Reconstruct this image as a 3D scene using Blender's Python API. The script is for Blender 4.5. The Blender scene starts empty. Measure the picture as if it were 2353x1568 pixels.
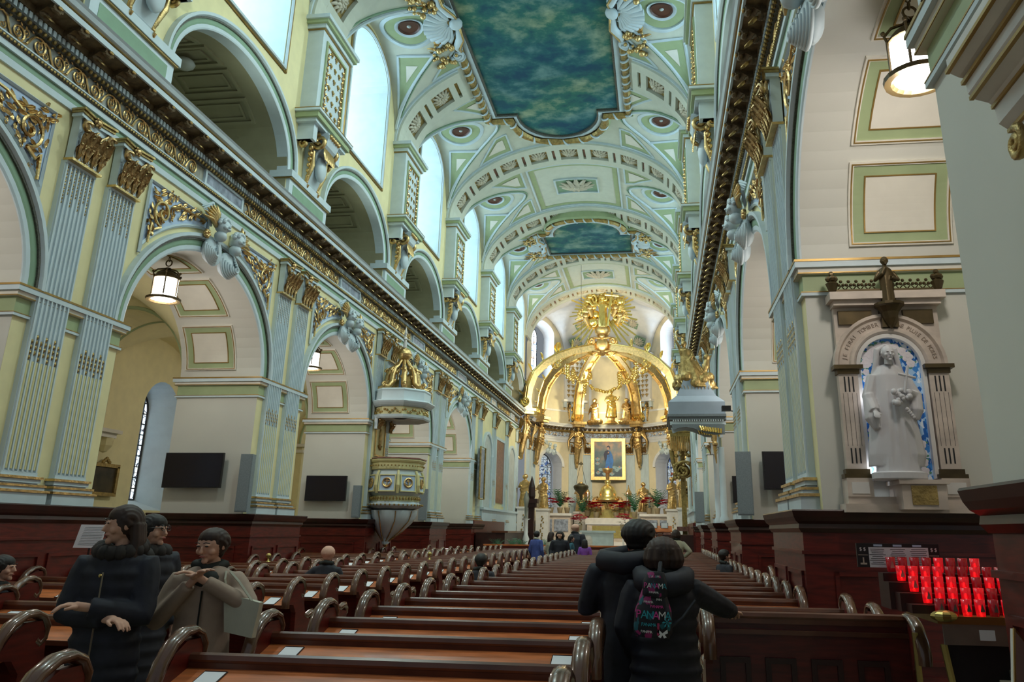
import bpy, bmesh, math, random
from math import sin, cos, pi, sqrt, atan2, radians, hypot
from mathutils import Vector, Matrix
random.seed(7)
sc = bpy.context.scene
C = sc.collection
# ------------------------------------------------------------------ camera, world, light, exposure
U = 0.8            # the modelling unit below is 0.8 m; applied to every top-level object at the end
XC, HW = -4.58, 6.98
YAW, PIT, ROL, FPX, CX, CY = radians(7.57), radians(17.36), radians(-0.74), 1839.8, 1267.4, 644.6
cam = bpy.data.cameras.new('camera'); cob = bpy.data.objects.new('camera', cam); C.objects.link(cob)
Rz = Matrix.Rotation(YAW, 4, 'Z'); Rx = Matrix.Rotation(PIT, 4, 'X'); Ry = Matrix.Rotation(ROL, 4, 'Y')
base = Matrix(((1,0,0,0),(0,0,-1,0),(0,1,0,0),(0,0,0,1)))      # camera looks along +Y, up +Z
cob.matrix_world = Matrix.Translation((0,0,2.06)) @ Rz @ Rx @ Ry @ base
cam.sensor_width = 36; cam.lens = FPX/2353*36
cam.shift_x = -(CX-1176.5)/2353; cam.shift_y = (CY-784)/2353
cam.clip_start = 0.05; cam.clip_end = 400
sc.camera = cob
w = bpy.data.worlds.new('world'); sc.world = w; w.use_nodes = True
w.node_tree.nodes['Background'].inputs[0].default_value = (0.76,0.86,0.95,1)
w.node_tree.nodes['Background'].inputs[1].default_value = 0.20
sc.view_settings.view_transform = 'Standard'; sc.view_settings.look = 'None'
sc.view_settings.gamma = 1; sc.view_settings.use_curve_mapping = False
sc.view_settings.exposure = 0.35
sc.cycles.max_bounces = 6; sc.cycles.diffuse_bounces = 3; sc.cycles.glossy_bounces = 3
sc.cycles.transmission_bounces = 4; sc.cycles.caustics_reflective = False; sc.cycles.caustics_refractive = False
sc.cycles.sample_clamp_indirect = 4

def light(name, kind, loc, power, color, size=1, rot=None, target=None, size_y=None, spot=None, label=None):
    l = bpy.data.lights.new(name, kind); l.energy = power; l.color = color
    if kind == 'AREA':
        l.size = size*U
        if size_y: l.shape = 'RECTANGLE'; l.size_y = size_y*U
    elif kind == 'SPOT':
        l.spot_size = radians(spot or 60); l.spot_blend = .6; l.shadow_soft_size = size
    else: l.shadow_soft_size = size
    o = bpy.data.objects.new(name, l); C.objects.link(o); o.location = loc
    if target is not None:
        d = Vector(target)-Vector(loc); o.rotation_euler = d.to_track_quat('-Z','Y').to_euler()
    return o
COOL = (.62,.88,1.0); WARM = (1.0,.80,.52); NEUT = (1.0,.93,.82)
PIERS = [(12.7,15.65),(22.05,25.0),(31.15,34.1),(40.25,43.2)]
CEN = [13.85+9.15*k for k in range(7)]            # rib centres
BAYS = [9.28+9.15*k for k in range(7)]           # bay centres of the upper storey
ACEN = [14.4+9.1*k for k in range(7)]; ABAY = [9.85+9.1*k for k in range(7)]   # and of the arcade
# cornice floodlights washing the vault from both sides
for k, y in enumerate((18.97, 28.07, 37.17, 46.27, 55.4)):
    for s in (-1, 1):
        l_ = light('cornice_floodlight', 'AREA', (XC+s*(HW-1.1), y, 12.1), 13, (.78,.95,.84), .8, target=(XC-s*1.0, y, 22), size_y=3); l_.data.spread = radians(120)
# downlights in the oval openings of the vault
for k, y in enumerate((9.28, 18.43, 27.58, 36.73, 45.88, 55.03)):
    for s in (-1, 1):
        light('oculus_downlight', 'SPOT', (XC+s*4.9, y, 21.2), 900, (.80,.97,.90), .25, target=(XC-s*6.0, y+1, 7.5), spot=110)
# the choir and sanctuary spots
light('sanctuary_floodlight', 'AREA', (XC, 60.5, 12.6), 470, (1,.86,.62), 3, target=(XC, 76, 13))
light('baldachin_spot', 'SPOT', (XC-3.5, 57, 13.5), 2200, (1,.82,.50), .3, target=(XC, 68, 18.5), spot=38)
light('baldachin_spot', 'SPOT', (XC+3.5, 57, 13.5), 2200, (1,.82,.50), .3, target=(XC, 68, 18.5), spot=38)
light('baldachin_spot', 'SPOT', (XC, 56, 12.2), 800, (1,.84,.55), .4, target=(XC, 70, 11.5), spot=60)
light('niche_glory_light', 'POINT', (XC-.9, 75.2, 12.8), 230, (1,.88,.5), .15)
light('altar_spot', 'SPOT', (XC+2, 60, 12.0), 700, (1,.85,.6), .3, target=(XC, 73, 5), spot=50)

# ------------------------------------------------------------------ materials
def lin(c):
    if isinstance(c, str):
        c = tuple(int(c[i:i+2],16)/255 for i in (0,2,4))
        return tuple((v/12.92 if v <= .04045 else ((v+.055)/1.055)**2.4) for v in c)
    return c
MATS = {}
def mat(name, col, rough=.6, metal=0, var=.08, scale=2.5, bump=0, bscale=60, emit=0, ecol=None, coat=0, alpha=None, trans=0, stretch=None):
    if name in MATS: return MATS[name]
    m = bpy.data.materials.new(name); m.use_nodes = True; nt = m.node_tree; b = nt.nodes['Principled BSDF']
    c = lin(col)
    b.inputs['Roughness'].default_value = rough; b.inputs['Metallic'].default_value = metal
    tc = nt.nodes.new('ShaderNodeTexCoord'); mp = nt.nodes.new('ShaderNodeMapping')
    nt.links.new(tc.outputs['Object'], mp.inputs[0])
    if stretch: mp.inputs['Scale'].default_value = stretch
    n = nt.nodes.new('ShaderNodeTexNoise'); n.inputs['Scale'].default_value = scale; n.inputs['Detail'].default_value = 4
    nt.links.new(mp.outputs[0], n.inputs['Vector'])
    r = nt.nodes.new('ShaderNodeValToRGB'); nt.links.new(n.outputs['Fac'], r.inputs[0])
    r.color_ramp.elements[0].position = .3; r.color_ramp.elements[1].position = .7
    r.color_ramp.elements[0].color = (*[max(0,v*(1-var)) for v in c],1)
    r.color_ramp.elements[1].color = (*[min(1,v*(1+var)) for v in c],1)
    nt.links.new(r.outputs[0], b.inputs['Base Color'])
    if bump:
        n2 = nt.nodes.new('ShaderNodeTexNoise'); n2.inputs['Scale'].default_value = bscale; nt.links.new(mp.outputs[0], n2.inputs['Vector'])
        bp = nt.nodes.new('ShaderNodeBump'); bp.inputs['Strength'].default_value = bump; bp.inputs['Distance'].default_value = .02
        nt.links.new(n2.outputs['Fac'], bp.inputs['Height']); nt.links.new(bp.outputs[0], b.inputs['Normal'])
    if emit:
        b.inputs['Emission Color'].default_value = (*lin(ecol or col),1); b.inputs['Emission Strength'].default_value = emit
    if coat: b.inputs['Coat Weight'].default_value = coat
    if trans: b.inputs['Transmission Weight'].default_value = trans
    MATS[name] = m; return m
mat('cream', (.84,.75,.42), .55, var=.05)
mat('pier_plaster', (.68,.67,.60), .55, var=.03, scale=.8)
mat('cream_pale', (.80,.76,.66), .55, var=.04)
mat('trim', (.62,.72,.76), .5, var=.05)
mat('vault', (.66,.68,.57), .6, var=.05)
mat('green', (.38,.46,.25), .55, var=.06)
mat('green_deep', (.24,.38,.25), .5, var=.08)
mat('blue_ground', (.52,.66,.86), .5, var=.06)
mat('dark_bead', (.10,.10,.08), .5, var=.5, scale=30)
mat('gold', (.66,.46,.20), .36, 1, var=.25, scale=6, bump=.35, bscale=25)
mat('gold_cap', (.46,.31,.14), .34, .9, var=.45, scale=9, bump=.4, bscale=30)
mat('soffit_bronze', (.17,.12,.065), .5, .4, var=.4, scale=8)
mat('frieze_white', (.66,.72,.80), .5, var=.05)
mat('gold_bright', (1.0,.72,.25), .26, 1, var=.15, scale=6, bump=.25, bscale=18)
mat('gold_dull', (.40,.28,.10), .42, .7, var=.35, scale=8, bump=.4, bscale=30)
mat('gold_line', (.38,.24,.07), .4, .5, var=.2)
mat('reed', (.72,.66,.33), .5, var=.05)
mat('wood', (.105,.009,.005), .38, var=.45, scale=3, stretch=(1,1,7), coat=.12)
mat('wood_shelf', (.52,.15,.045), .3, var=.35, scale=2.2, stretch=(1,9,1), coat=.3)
mat('wood_rail', (.11,.034,.016), .3, var=.3, scale=4, coat=.25)
mat('wood_scroll', (.12,.055,.03), .26, var=.35, scale=4, coat=.6)
mat('gallery_shaded', (.34,.32,.20), .7, var=.05)  # gallery interiors: the shade of the unlit passage is put into this darker colour
mat('wood_dark', (.030,.006,.004), .4, var=.4, scale=3)
mat('marble', (.62,.52,.44), .35, var=.18, scale=2.2, stretch=(1,1,2))
mat('marble_white', (.78,.74,.70), .35, var=.08, scale=3)
mat('marble_grey', (.30,.33,.40), .3, var=.45, scale=5)
mat('marble_red', (.26,.12,.09), .3, var=.45, scale=6)
mat('statue_white', (.60,.585,.60), .55, var=.04)
mat('screen', (.008,.006,.014), .18, var=.1)
mat('black', (.012,.012,.014), .45, var=.2)
mat('speaker_grey', (.20,.24,.26), .6, var=.12, scale=30)
mat('bronze', (.10,.07,.03), .4, .6, var=.3)
mat('iron', (.05,.04,.035), .45, .4, var=.3)
mat('lamp_glass', (1,1,1), .4, emit=9, ecol=(1,.97,.95))
mat('paper', (.80,.80,.84), .7, var=.03)
mat('grey_paint', (.30,.37,.44), .5, var=.06)
mat('stone_grey', (.52,.55,.52), .6, var=.1)
def skymat():
    m = bpy.data.materials.new('painted_sky'); m.use_nodes = True; nt = m.node_tree; b = nt.nodes['Principled BSDF']
    tc = nt.nodes.new('ShaderNodeTexCoord'); mp = nt.nodes.new('ShaderNodeMapping'); mp.inputs['Scale'].default_value = (.75,.85,1)
    n = nt.nodes.new('ShaderNodeTexNoise'); n.inputs['Scale'].default_value = .9; n.inputs['Detail'].default_value = 7; n.inputs['Roughness'].default_value = .62
    n2 = nt.nodes.new('ShaderNodeTexNoise'); n2.inputs['Scale'].default_value = .28; n2.inputs['Detail'].default_value = 2
    nt.links.new(tc.outputs['Object'], mp.inputs[0]); nt.links.new(mp.outputs[0], n.inputs['Vector']); nt.links.new(mp.outputs[0], n2.inputs['Vector'])
    r = nt.nodes.new('ShaderNodeValToRGB'); nt.links.new(n.outputs['Fac'], r.inputs[0])
    e = r.color_ramp.elements; e[0].position = .38; e[0].color = (.008,.075,.12,1); e[1].position = .66; e[1].color = (.34,.35,.29,1)
    x = e.new(.49); x.color = (.03,.14,.14,1)
    r2 = nt.nodes.new('ShaderNodeValToRGB'); nt.links.new(n2.outputs['Fac'], r2.inputs[0])
    r2.color_ramp.elements[0].position = .4; r2.color_ramp.elements[0].color = (.45,.85,1.0,1); r2.color_ramp.elements[1].position = .6; r2.color_ramp.elements[1].color = (1,1.15,.85,1)
    mx = nt.nodes.new('ShaderNodeMix'); mx.data_type = 'RGBA'; mx.blend_type = 'MULTIPLY'; mx.inputs[0].default_value = 1
    nt.links.new(r.outputs[0], mx.inputs[6]); nt.links.new(r2.outputs[0], mx.inputs[7]); nt.links.new(mx.outputs[2], b.inputs['Base Color'])
    b.inputs['Roughness'].default_value = .8; MATS['sky'] = m
skymat()

# ------------------------------------------------------------------ mesh helpers
class MB:
    def __init__(s, T=None): s.v = []; s.f = []; s.T = T
    def av(s, pts):
        n = len(s.v)
        for p in pts:
            p = Vector(p); s.v.append(tuple(s.T @ p) if s.T is not None else tuple(p))
        return n
    def quad(s, a, b, c, d): n = s.av((a,b,c,d)); s.f.append((n,n+1,n+2,n+3)); return s
    def poly(s, pts): n = s.av(pts); s.f.append(tuple(range(n,n+len(pts)))); return s
    def box(s, x0,x1,y0,y1,z0,z1):
        n = s.av([(x,y,z) for x in (x0,x1) for y in (y0,y1) for z in (z0,z1)])
        for q in ((0,1,3,2),(4,6,7,5),(0,4,5,1),(2,3,7,6),(0,2,6,4),(1,5,7,3)): s.f.append(tuple(n+i for i in q))
        return s
    def prism(s, pts, h):           # pts: list of 3d points (planar loop), h: extrusion vector
        k = len(pts); h = Vector(h); n = s.av(list(pts)+[Vector(p)+h for p in pts])
        s.f.append(tuple(range(n,n+k))); s.f.append(tuple(range(n+2*k-1,n+k-1,-1)))
        for i in range(k): j = (i+1)%k; s.f.append((n+i,n+j,n+k+j,n+k+i))
        return s
    def grid(s, rows, close=False, closev=False):
        m = len(rows[0]); n = s.av([p for r in rows for p in r]); R = len(rows)
        for i in range(R if closev else R-1):
            for j in range(m if close else m-1):
                a = n+i*m+j; b = n+i*m+(j+1)%m; i2 = (i+1)%R
                s.f.append((a,b,n+i2*m+(j+1)%m,n+i2*m+j))
        return s
    def lathe(s, prof, c=(0,0,0), seg=16, sx=1, sy=1, a0=0, a1=2*pi, flute=0, fn=8):
        full = abs(a1-a0-2*pi) < 1e-6; rows = []
        for r,z in prof:
            rows.append([(c[0]+sx*r*(1+flute*cos(fn*a))*cos(a), c[1]+sy*r*(1+flute*cos(fn*a))*sin(a), c[2]+z) for a in (a0+(a1-a0)*i/(seg if full else seg-1) for i in range(seg))])
        return s.grid(rows, close=full)
    def ball(s, c, r, seg=12, rings=8, sc=(1,1,1)):
        return s.lathe([(max(r*sin(pi*i/rings),1e-4)*1, -r*cos(pi*i/rings)*sc[2]) for i in range(rings+1)], c, seg, sc[0], sc[1])
    def tube(s, path, rad, seg=6, cap=True):
        path = [Vector(p) for p in path]; n = len(path)
        if not hasattr(rad,'__len__'): rad = [rad]*n
        rows = []; up = None
        for i,p in enumerate(path):
            t = (path[min(i+1,n-1)]-path[max(i-1,0)])
            if t.length < 1e-9: t = Vector((0,0,1))
            t.normalize()
            if up is None:
                up = Vector((0,0,1)) if abs(t.z) < .9 else Vector((1,0,0))
            u = t.cross(up)
            if u.length < 1e-6: u = t.cross(Vector((0,1,0)))
            u.normalize(); up = u.cross(t).normalized()
            rows.append([p+rad[i]*(cos(2*pi*k/seg)*u+sin(2*pi*k/seg)*up) for k in range(seg)])
        s.grid(rows, close=True)
        if cap: s.poly(rows[0]); s.poly(rows[-1])
        return s
    def add(s, o, T=None):
        n = len(s.v); s.v += [tuple(T @ Vector(p)) if T is not None else p for p in o.v]; s.f += [tuple(n+i for i in f) for f in o.f]; return s
    def mesh(s, name, m, smooth=False):
        me = bpy.data.meshes.new(name); me.from_pydata(s.v, [], s.f)
        me.materials.append(MATS[m] if isinstance(m,str) else m)
        if smooth: me.polygons.foreach_set('use_smooth', [True]*len(me.polygons))
        me.update(); return me
def put(name, me, parent=None, loc=(0,0,0), rot=(0,0,0), scale=(1,1,1), **tags):
    o = bpy.data.objects.new(name, me); C.objects.link(o); o.parent = parent
    o.location = loc; o.rotation_euler = rot; o.scale = scale
    for k,v in tags.items(): o[k] = v
    return o
def B(name, mb, m, parent=None, smooth=False, loc=(0,0,0), rot=(0,0,0), scale=(1,1,1), **tags):
    return put(name, mb.mesh(name, m, smooth), parent, loc, rot, scale, **tags)
def thing(name, label, cat, loc=(0,0,0), rz=0, group=None, scale=(1,1,1)):
    o = put(name, None, None, loc, (0,0,rz), scale); o.empty_display_size = .1
    o['label'] = label; o['category'] = cat
    if group: o['group'] = group
    return o
def struct(name, loc=(0,0,0), scale=(1,1,1)):
    o = put(name, None, None, loc, (0,0,0), scale); o['kind'] = 'structure'; return o
def kids(o): return [c for c in KID.get(o.name, [])]
def copy_tree(o, parent=None, loc=None, rz=None, label=None, skip=()):
    c = o.copy(); C.objects.link(c); c.parent = parent
    if loc is not None: c.location = loc
    if rz is not None: c.rotation_euler = (0,0,rz)
    if label: c['label'] = label
    for ch in [x for x in CH.get(o, [])]:
        if ch.name.split('.')[0] in skip: continue
        copy_tree(ch, c)
    CH.setdefault(parent, []).append(c) if parent else None
    return c
CH = {}
_put = put
def put(name, me, parent=None, *a, **k):
    o = _put(name, me, parent, *a, **k)
    if parent is not None: CH.setdefault(parent, []).append(o)
    return o
def spiral(cx, cz, r0, turns, dirn=1, a0=0, n=22, y=0, shrink=.15):
    return [(cx+r*cos(a), y, cz+r*sin(a)) for r,a in ((r0*(1-(1-shrink)*i/n), a0+dirn*2*pi*turns*i/n) for i in range(n+1))]
def leafmb(mb, T, L, W, curl=.3, n=5):
    # pointed acanthus-like leaf with a lobed rim, base at origin, growing along +z, bulging along +y
    rows = []
    for i in range(n+1):
        t = i/n; wd = W*sin(pi*min(1,.12+.88*(1-t)**.8))*(1+.22*(i%2)); z = L*t; y = curl*L*t*t
        rows.append([T @ Vector((-wd,y+.05*L,z)), T @ Vector((-wd*.5,y-.04*L,z)), T @ Vector((0,y+.05*L,z)), T @ Vector((wd*.5,y-.04*L,z)), T @ Vector((wd,y+.05*L,z))])
    mb.grid(rows)
# ------------------------------------------------------------------ nave walls (left built in local x, right is its mirror copy)
def L(p,y,z): return (-HW+p, y, z)
wall_left = struct('wall_left', (XC,0,0)); wall_left['label'] = 'cream nave wall with fluted pilasters and round arches on the left of the nave'
AY0, AY1 = -1.0, 49.4                       # arcade run
PS = [(3.3,6.3)]+PIERS                      # piers
ARCH = [(PS[i][1],PS[i+1][0]) for i in range(4)]+[(43.2,49.4)]
ZI, RISE, TH = 6.25, 2.62, 2.5              # springing, rise, wall thickness
ZE0, ZC1 = 10.04, 11.70                     # entablature bottom, cornice top
def ell(yc, hw, z0, rise, n=28, a0=0.0, a1=pi): return [(yc-hw*cos(a0+(a1-a0)*i/n), z0+rise*sin(a0+(a1-a0)*i/n)) for i in range(n+1)]
m = MB()
for (a,b) in PS+[(49.4,52.4)]:
    m.box(-HW-TH,-HW,a,b,0,ZE0)
m.box(-HW-TH,-HW,AY0,PS[0][0],0,ZE0)
for (a,b) in ARCH:
    e = ell((a+b)/2,(b-a)/2,ZI,RISE)
    m.box(-HW-TH,-HW,a-.001,a,0,ZE0)
    for (ya,za),(yb,zb) in zip(e,e[1:]):
        m.quad(L(0,ya,za),L(0,yb,zb),L(0,yb,ZE0),L(0,ya,ZE0)); m.quad(L(-TH,ya,za),L(-TH,yb,zb),L(-TH,yb,ZE0),L(-TH,ya,ZE0))
        m.quad(L(0,ya,za),L(0,yb,zb),L(-TH,yb,zb),L(-TH,ya,za))
B('arcade_wall', m, 'cream', wall_left)
m = MB()
for (a,b) in PS+[(49.4,52.4)]:
    for y in (a-.004,b+.004): m.quad((-HW-TH,y,0),(-HW-.0,y,0),(-HW-.0,y,6.3),(-HW-TH,y,6.3))
for (a,b) in ARCH:
    e = ell((a+b)/2,(b-a)/2-.004,ZI,RISE-.004)
    for (ya,za),(yb,zb) in zip(e,e[1:]): m.quad(L(0,ya,za),L(0,yb,zb),L(-TH,yb,zb),L(-TH,ya,za))
B('arch_plaster', m, 'pier_plaster', wall_left)
B('near_pier_face', MB().quad((-HW+.006,3.3,0),(-HW+.006,6.3,0),(-HW+.006,6.3,10),(-HW+.006,3.3,10)), 'pier_plaster', wall_left)
# solid core behind the entablature and the gallery floor
m = MB().box(-HW-TH,-HW+.02,AY0,67,ZE0,ZC1-.05); B('entablature_core', m, 'cream', wall_left)
def sweep_y(prof, y0, y1):                  # prof: list of (p,z)
    k = MB(); k.grid([[L(p,y,z) for p,z in prof] for y in (y0,y1)]); k.poly([L(p,y1,z) for p,z in prof]); return k
def band(name, prof, mt, y0=AY0, y1=66.8): return B(name, sweep_y(prof,y0,y1), mt, wall_left)
band('architrave_fascia', [(0,10.02),(.05,10.02),(.05,10.16),(0,10.16)], 'trim')
band('architrave_green_band', [(.03,10.16),(.04,10.17),(.04,10.30),(0,10.30)], 'green_deep')
band('architrave_upper_fascia', [(.04,10.29),(.09,10.29),(.09,10.40),(0,10.42)], 'trim')
band('architrave_bead', [(.09,10.40),(.14,10.46),(.12,10.50),(0,10.50)], 'dark_bead')
band('frieze_sill', [(.0,10.50),(.13,10.50),(.13,10.53),(0,10.54)], 'trim')
band('frieze', [(.02,10.53),(.02,10.96)], 'frieze_white')
band('egg_moulding', [(.02,10.95),(.10,10.96),(.17,11.03),(.17,11.06)], 'dark_bead')
band('dentil_backing', [(.12,11.06),(.12,11.20)], 'green')
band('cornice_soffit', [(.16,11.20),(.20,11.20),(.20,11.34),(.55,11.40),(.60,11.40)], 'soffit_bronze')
band('cornice_fascia', [(.57,11.38),(.62,11.38),(.62,11.50),(.57,11.51)], 'trim')
band('cornice_gilt_bead', [(.57,11.51),(.65,11.53),(.64,11.55),(.60,11.55)], 'gold_line')
band('cornice_cyma', [(.62,11.55),(.68,11.58),(.72,11.66),(.76,11.70),(.3,11.72),(-.3,11.72)], 'trim')
# dentils: past 300 per side they are one part; the eggs likewise
m = MB(); y = 6.0
while y < 66.6: m.box(-HW+.12,-HW+.19,y,y+.075,11.065,11.19); y += .125
B('dentil', m, 'trim', wall_left, kind='stuff')
m = MB(); y = 6.0
while y < 40: m.ball(L(.15,y,10.99),.05,6,4,(1,.8,1)); y += .13
B('egg_ornament', m, 'gold_dull', wall_left, kind='stuff')
m = MB(); y = 6.0
while y < 40: m.ball(L(.13,y,10.45),.035,5,3); y += .085
B('bead_ornament', m, 'gold_dull', wall_left, kind='stuff')
# modillions: scrolled bracket with a gilt leaf tip
m = MB(); k = [(0,0),(.34,.07),(.38,.02),(.36,-.05),(.30,-.07),(.24,-.03),(.14,-.10),(.05,-.17),(0,-.17)]
m.prism([(a,-.13,b) for a,b in k],(0,.26,0)); m.ball((.31,0,-.04),.07,8,6,(1,1.9,1)); m.ball((.10,0,-.13),.08,8,6,(1,1.7,1))
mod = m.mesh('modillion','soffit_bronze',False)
m = MB(); leafmb(m, Matrix.Translation((.05,0,-.12)) @ Matrix.Rotation(pi/2+.3,4,'Y') @ Matrix.Rotation(-pi/2,4,'Z'), .32,.09,.3)
m.ball((.40,0,.0),.035,6,4,(1,2,1)); mtip = m.mesh('leaf_tip','gold',False)
y = 6.4; 
while y < 66.4:
    o = put('modillion', mod, wall_left, L(.2,y,11.36)); put('leaf_tip', mtip, o); y += .742
# frieze scrolls, one object per scroll, and marble panels over the arches
m = MB(T=Matrix.Translation((0,0,0)))
def fs(sg):
    m.tube([Vector((0,a,b)) for a,_,b in spiral(0,.0*sg,.155,1.6,sg,-pi/2*sg,26)], .028, 5)
fs(1)
m2 = MB()
m2.tube([(0,a,b) for a,_,b in spiral(0,-.01,.175,1.75,1,-pi*.6,34)], [.024-.0003*i for i in range(35)], 5)
m2.tube([(0,-.52,.12),(0,-.42,.17),(0,-.30,.12),(0,-.22,-.04),(0,-.14,-.15),(0,-.02,-.185)], [.014,.022,.026,.026,.024,.016], 5)
m2.tube([(0,a-.36,b) for a,_,b in spiral(0,-.09,.085,1.3,-1,pi*.4,16)], .016, 5)
for (dy,dz,an) in ((-.47,.03,.6),(-.26,.15,-.5),(.19,.13,.9),(-.18,-.17,2.2),(-.46,-.15,2.0),(-.10,.17,-1.0),(.0,.0,.3),(.0,.0,2.5)):
    leafmb(m2, Matrix.Translation((.0,dy,dz)) @ Matrix.Rotation(an,4,'X') @ Matrix.Rotation(-pi/2,4,'Z'), .09,.026,.2,3)
scr = m2.mesh('frieze_scroll','gold',False)
MPAN = [(17.75,19.75),(27.1,29.15),(36.3,38.3),(45.3,47.4),(8.6,10.7),(55.2,57.0),(63.0,64.6)]
y = 6.6; flip = 1
while y < 66:
    if not any(a-.25 < y < b+.55 for a,b in MPAN):
        put('frieze_scroll', scr, wall_left, L(.05,y,10.75), scale=(1,1,flip)); flip = -flip
    y += .53
for a,b in MPAN:
    f = MB(); 
    for y0,y1,z0,z1 in ((a,b,10.54,10.60),(a,b,10.90,10.96),(a,a+.08,10.6,10.9),(b-.08,b,10.6,10.9)): f.box(-HW+.02,-HW+.09,y0,y1,z0,z1)
    o = B('marble_panel_frame', f, 'trim', wall_left); B('marble_panel', MB().box(-HW+.02,-HW+.05,a+.08,b-.08,10.6,10.9), 'marble_grey', o)

# archivolts
def arcband(hw, rise, yc, z0, w0, w1, p0, p1, n=36):
    k = MB(); r = []
    for i in range(n+1):
        a = pi*i/n; f = []
        for (wd,pp) in ((w0,0),(w0,p0),(w0*.7+w1*.3,p1),(w1,p1),(w1,0)):
            f.append(L(pp, yc-(hw+wd)*cos(a), z0+(rise+wd)*sin(a)))
        r.append(f)
    k.grid(r); return k
def archivolt(yc, hw, z0, rise, pb=0, sc_=1.0):
    o = B('archivolt', arcband(hw,rise,yc,z0,-.01,.13*sc_,pb+.03,pb+.05), 'trim', wall_left)
    B('green_band', arcband(hw,rise,yc,z0,.13*sc_,.28*sc_,pb+.05,pb+.06), 'green_deep', o)
    B('bead_band', arcband(hw,rise,yc,z0,.28*sc_,.33*sc_,pb+.10,pb+.10), 'dark_bead', o)
    B('outer_moulding', arcband(hw,rise,yc,z0,.33*sc_,.45*sc_,pb+.10,pb+.16), 'trim', o)
for a,b in ARCH: archivolt((a+b)/2,(b-a)/2,ZI,RISE)

# impost mouldings round the piers (far and near face), white with gilt edges and a green frieze
def ringbox(x0,x1,y0,y1,z0,z1,e): return MB().box(x0-e,x1+e,y0-e,y1+e,z0,z1)
def impost(a,b, nave=.0, x0=-HW-TH, x1=-HW):
    o = B('impost_moulding', ringbox(x0,x1+nave,a,b,6.13,6.25,.14), 'trim', wall_left)
    o2 = MB().box(x0-.09,x1+nave+.09,a-.09,b+.09,6.03,6.13); B('moulding_step', o2, 'cream_pale', o)
    B('gilt_edge', MB().box(x0-.15,x1+nave+.15,a-.15,b+.15,6.225,6.262), 'gold_line', o)
    B('gilt_edge', MB().box(x0-.10,x1+nave+.10,a-.10,b+.10,6.035,6.055), 'gold_line', o)
    B('green_frieze', MB().box(x0-.02,x1+nave+.02,a-.02,b+.02,5.74,6.03), 'green', o)
    B('lower_bead', MB().box(x0-.06,x1+nave+.06,a-.06,b+.06,5.68,5.74), 'trim', o)
    B('gilt_edge', MB().box(x0-.065,x1+nave+.065,a-.065,b+.065,5.73,5.745), 'gold_line', o)
for a,b in PS+[(49.4,52.4)]: impost(a,b)

# coffered arch soffits: gilt line, green band, gilt line, pale field
def soffit(yc, hw, z0, rise, a0, a1, x0, x1, name, off, mt, parent, frame=None, n=8):
    pts = lambda aa, x, o: (x, yc-(hw-o)*cos(aa), z0+(rise-o)*sin(aa))
    k = MB(); wd = frame
    def strip(u0,u1,b0,b1):
        k.grid([[pts(b0+(b1-b0)*i/n, u0, 0), pts(b0+(b1-b0)*i/n,u0,off), pts(b0+(b1-b0)*i/n,u1,off), pts(b0+(b1-b0)*i/n,u1,0)] for i in range(n+1)])
        k.quad(pts(b0,u0,0),pts(b0,u1,0),pts(b0,u1,off),pts(b0,u0,off)); k.quad(pts(b1,u0,0),pts(b1,u1,0),pts(b1,u1,off),pts(b1,u0,off))
    if frame is None: strip(x0,x1,a0,a1)
    else:
        da = wd/((hw+rise)/2)
        strip(x0,x0+wd,a0,a1); strip(x1-wd,x1,a0,a1); strip(x0+wd,x1-wd,a0,a0+da); strip(x0+wd,x1-wd,a1-da,a1)
    return B(name, k, mt, parent)
def coffers(yc, hw, z0, rise, x0, x1, n=5, gap=.10, pad=.24, dark=False, a00=.09):
    R = (hw+rise)/2; span = (pi-2*a00-(n-1)*gap)/n
    for i in range(n):
        a0 = a00+i*(span+gap); a1 = a0+span; d = lambda t: t/R
        f = soffit(yc,hw,z0,rise,a0,a1,x0,x1,'coffer_frame',.06,'cream_pale',wall_left,.07)
        soffit(yc,hw,z0,rise,a0+d(.03),a1-d(.03),x0+.03,x1-.03,'gilt_line',.075,'gold_line',f,.02)
        soffit(yc,hw,z0,rise,a0+d(.07),a1-d(.07),x0+.07,x1-.07,'green_band',.025,'green',f,.17)
        soffit(yc,hw,z0,rise,a0+d(.24),a1-d(.24),x0+.24,x1-.24,'gilt_line',.05,'gold_line',f,.022)
        soffit(yc,hw,z0,rise,a0+d(.255),a1-d(.255),x0+.255,x1-.255,'inner_panel',.035,'cream_pale',f)
for a,b in ARCH: coffers((a+b)/2,(b-a)/2,ZI,RISE,-HW-2.33,-HW-.75)

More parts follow.
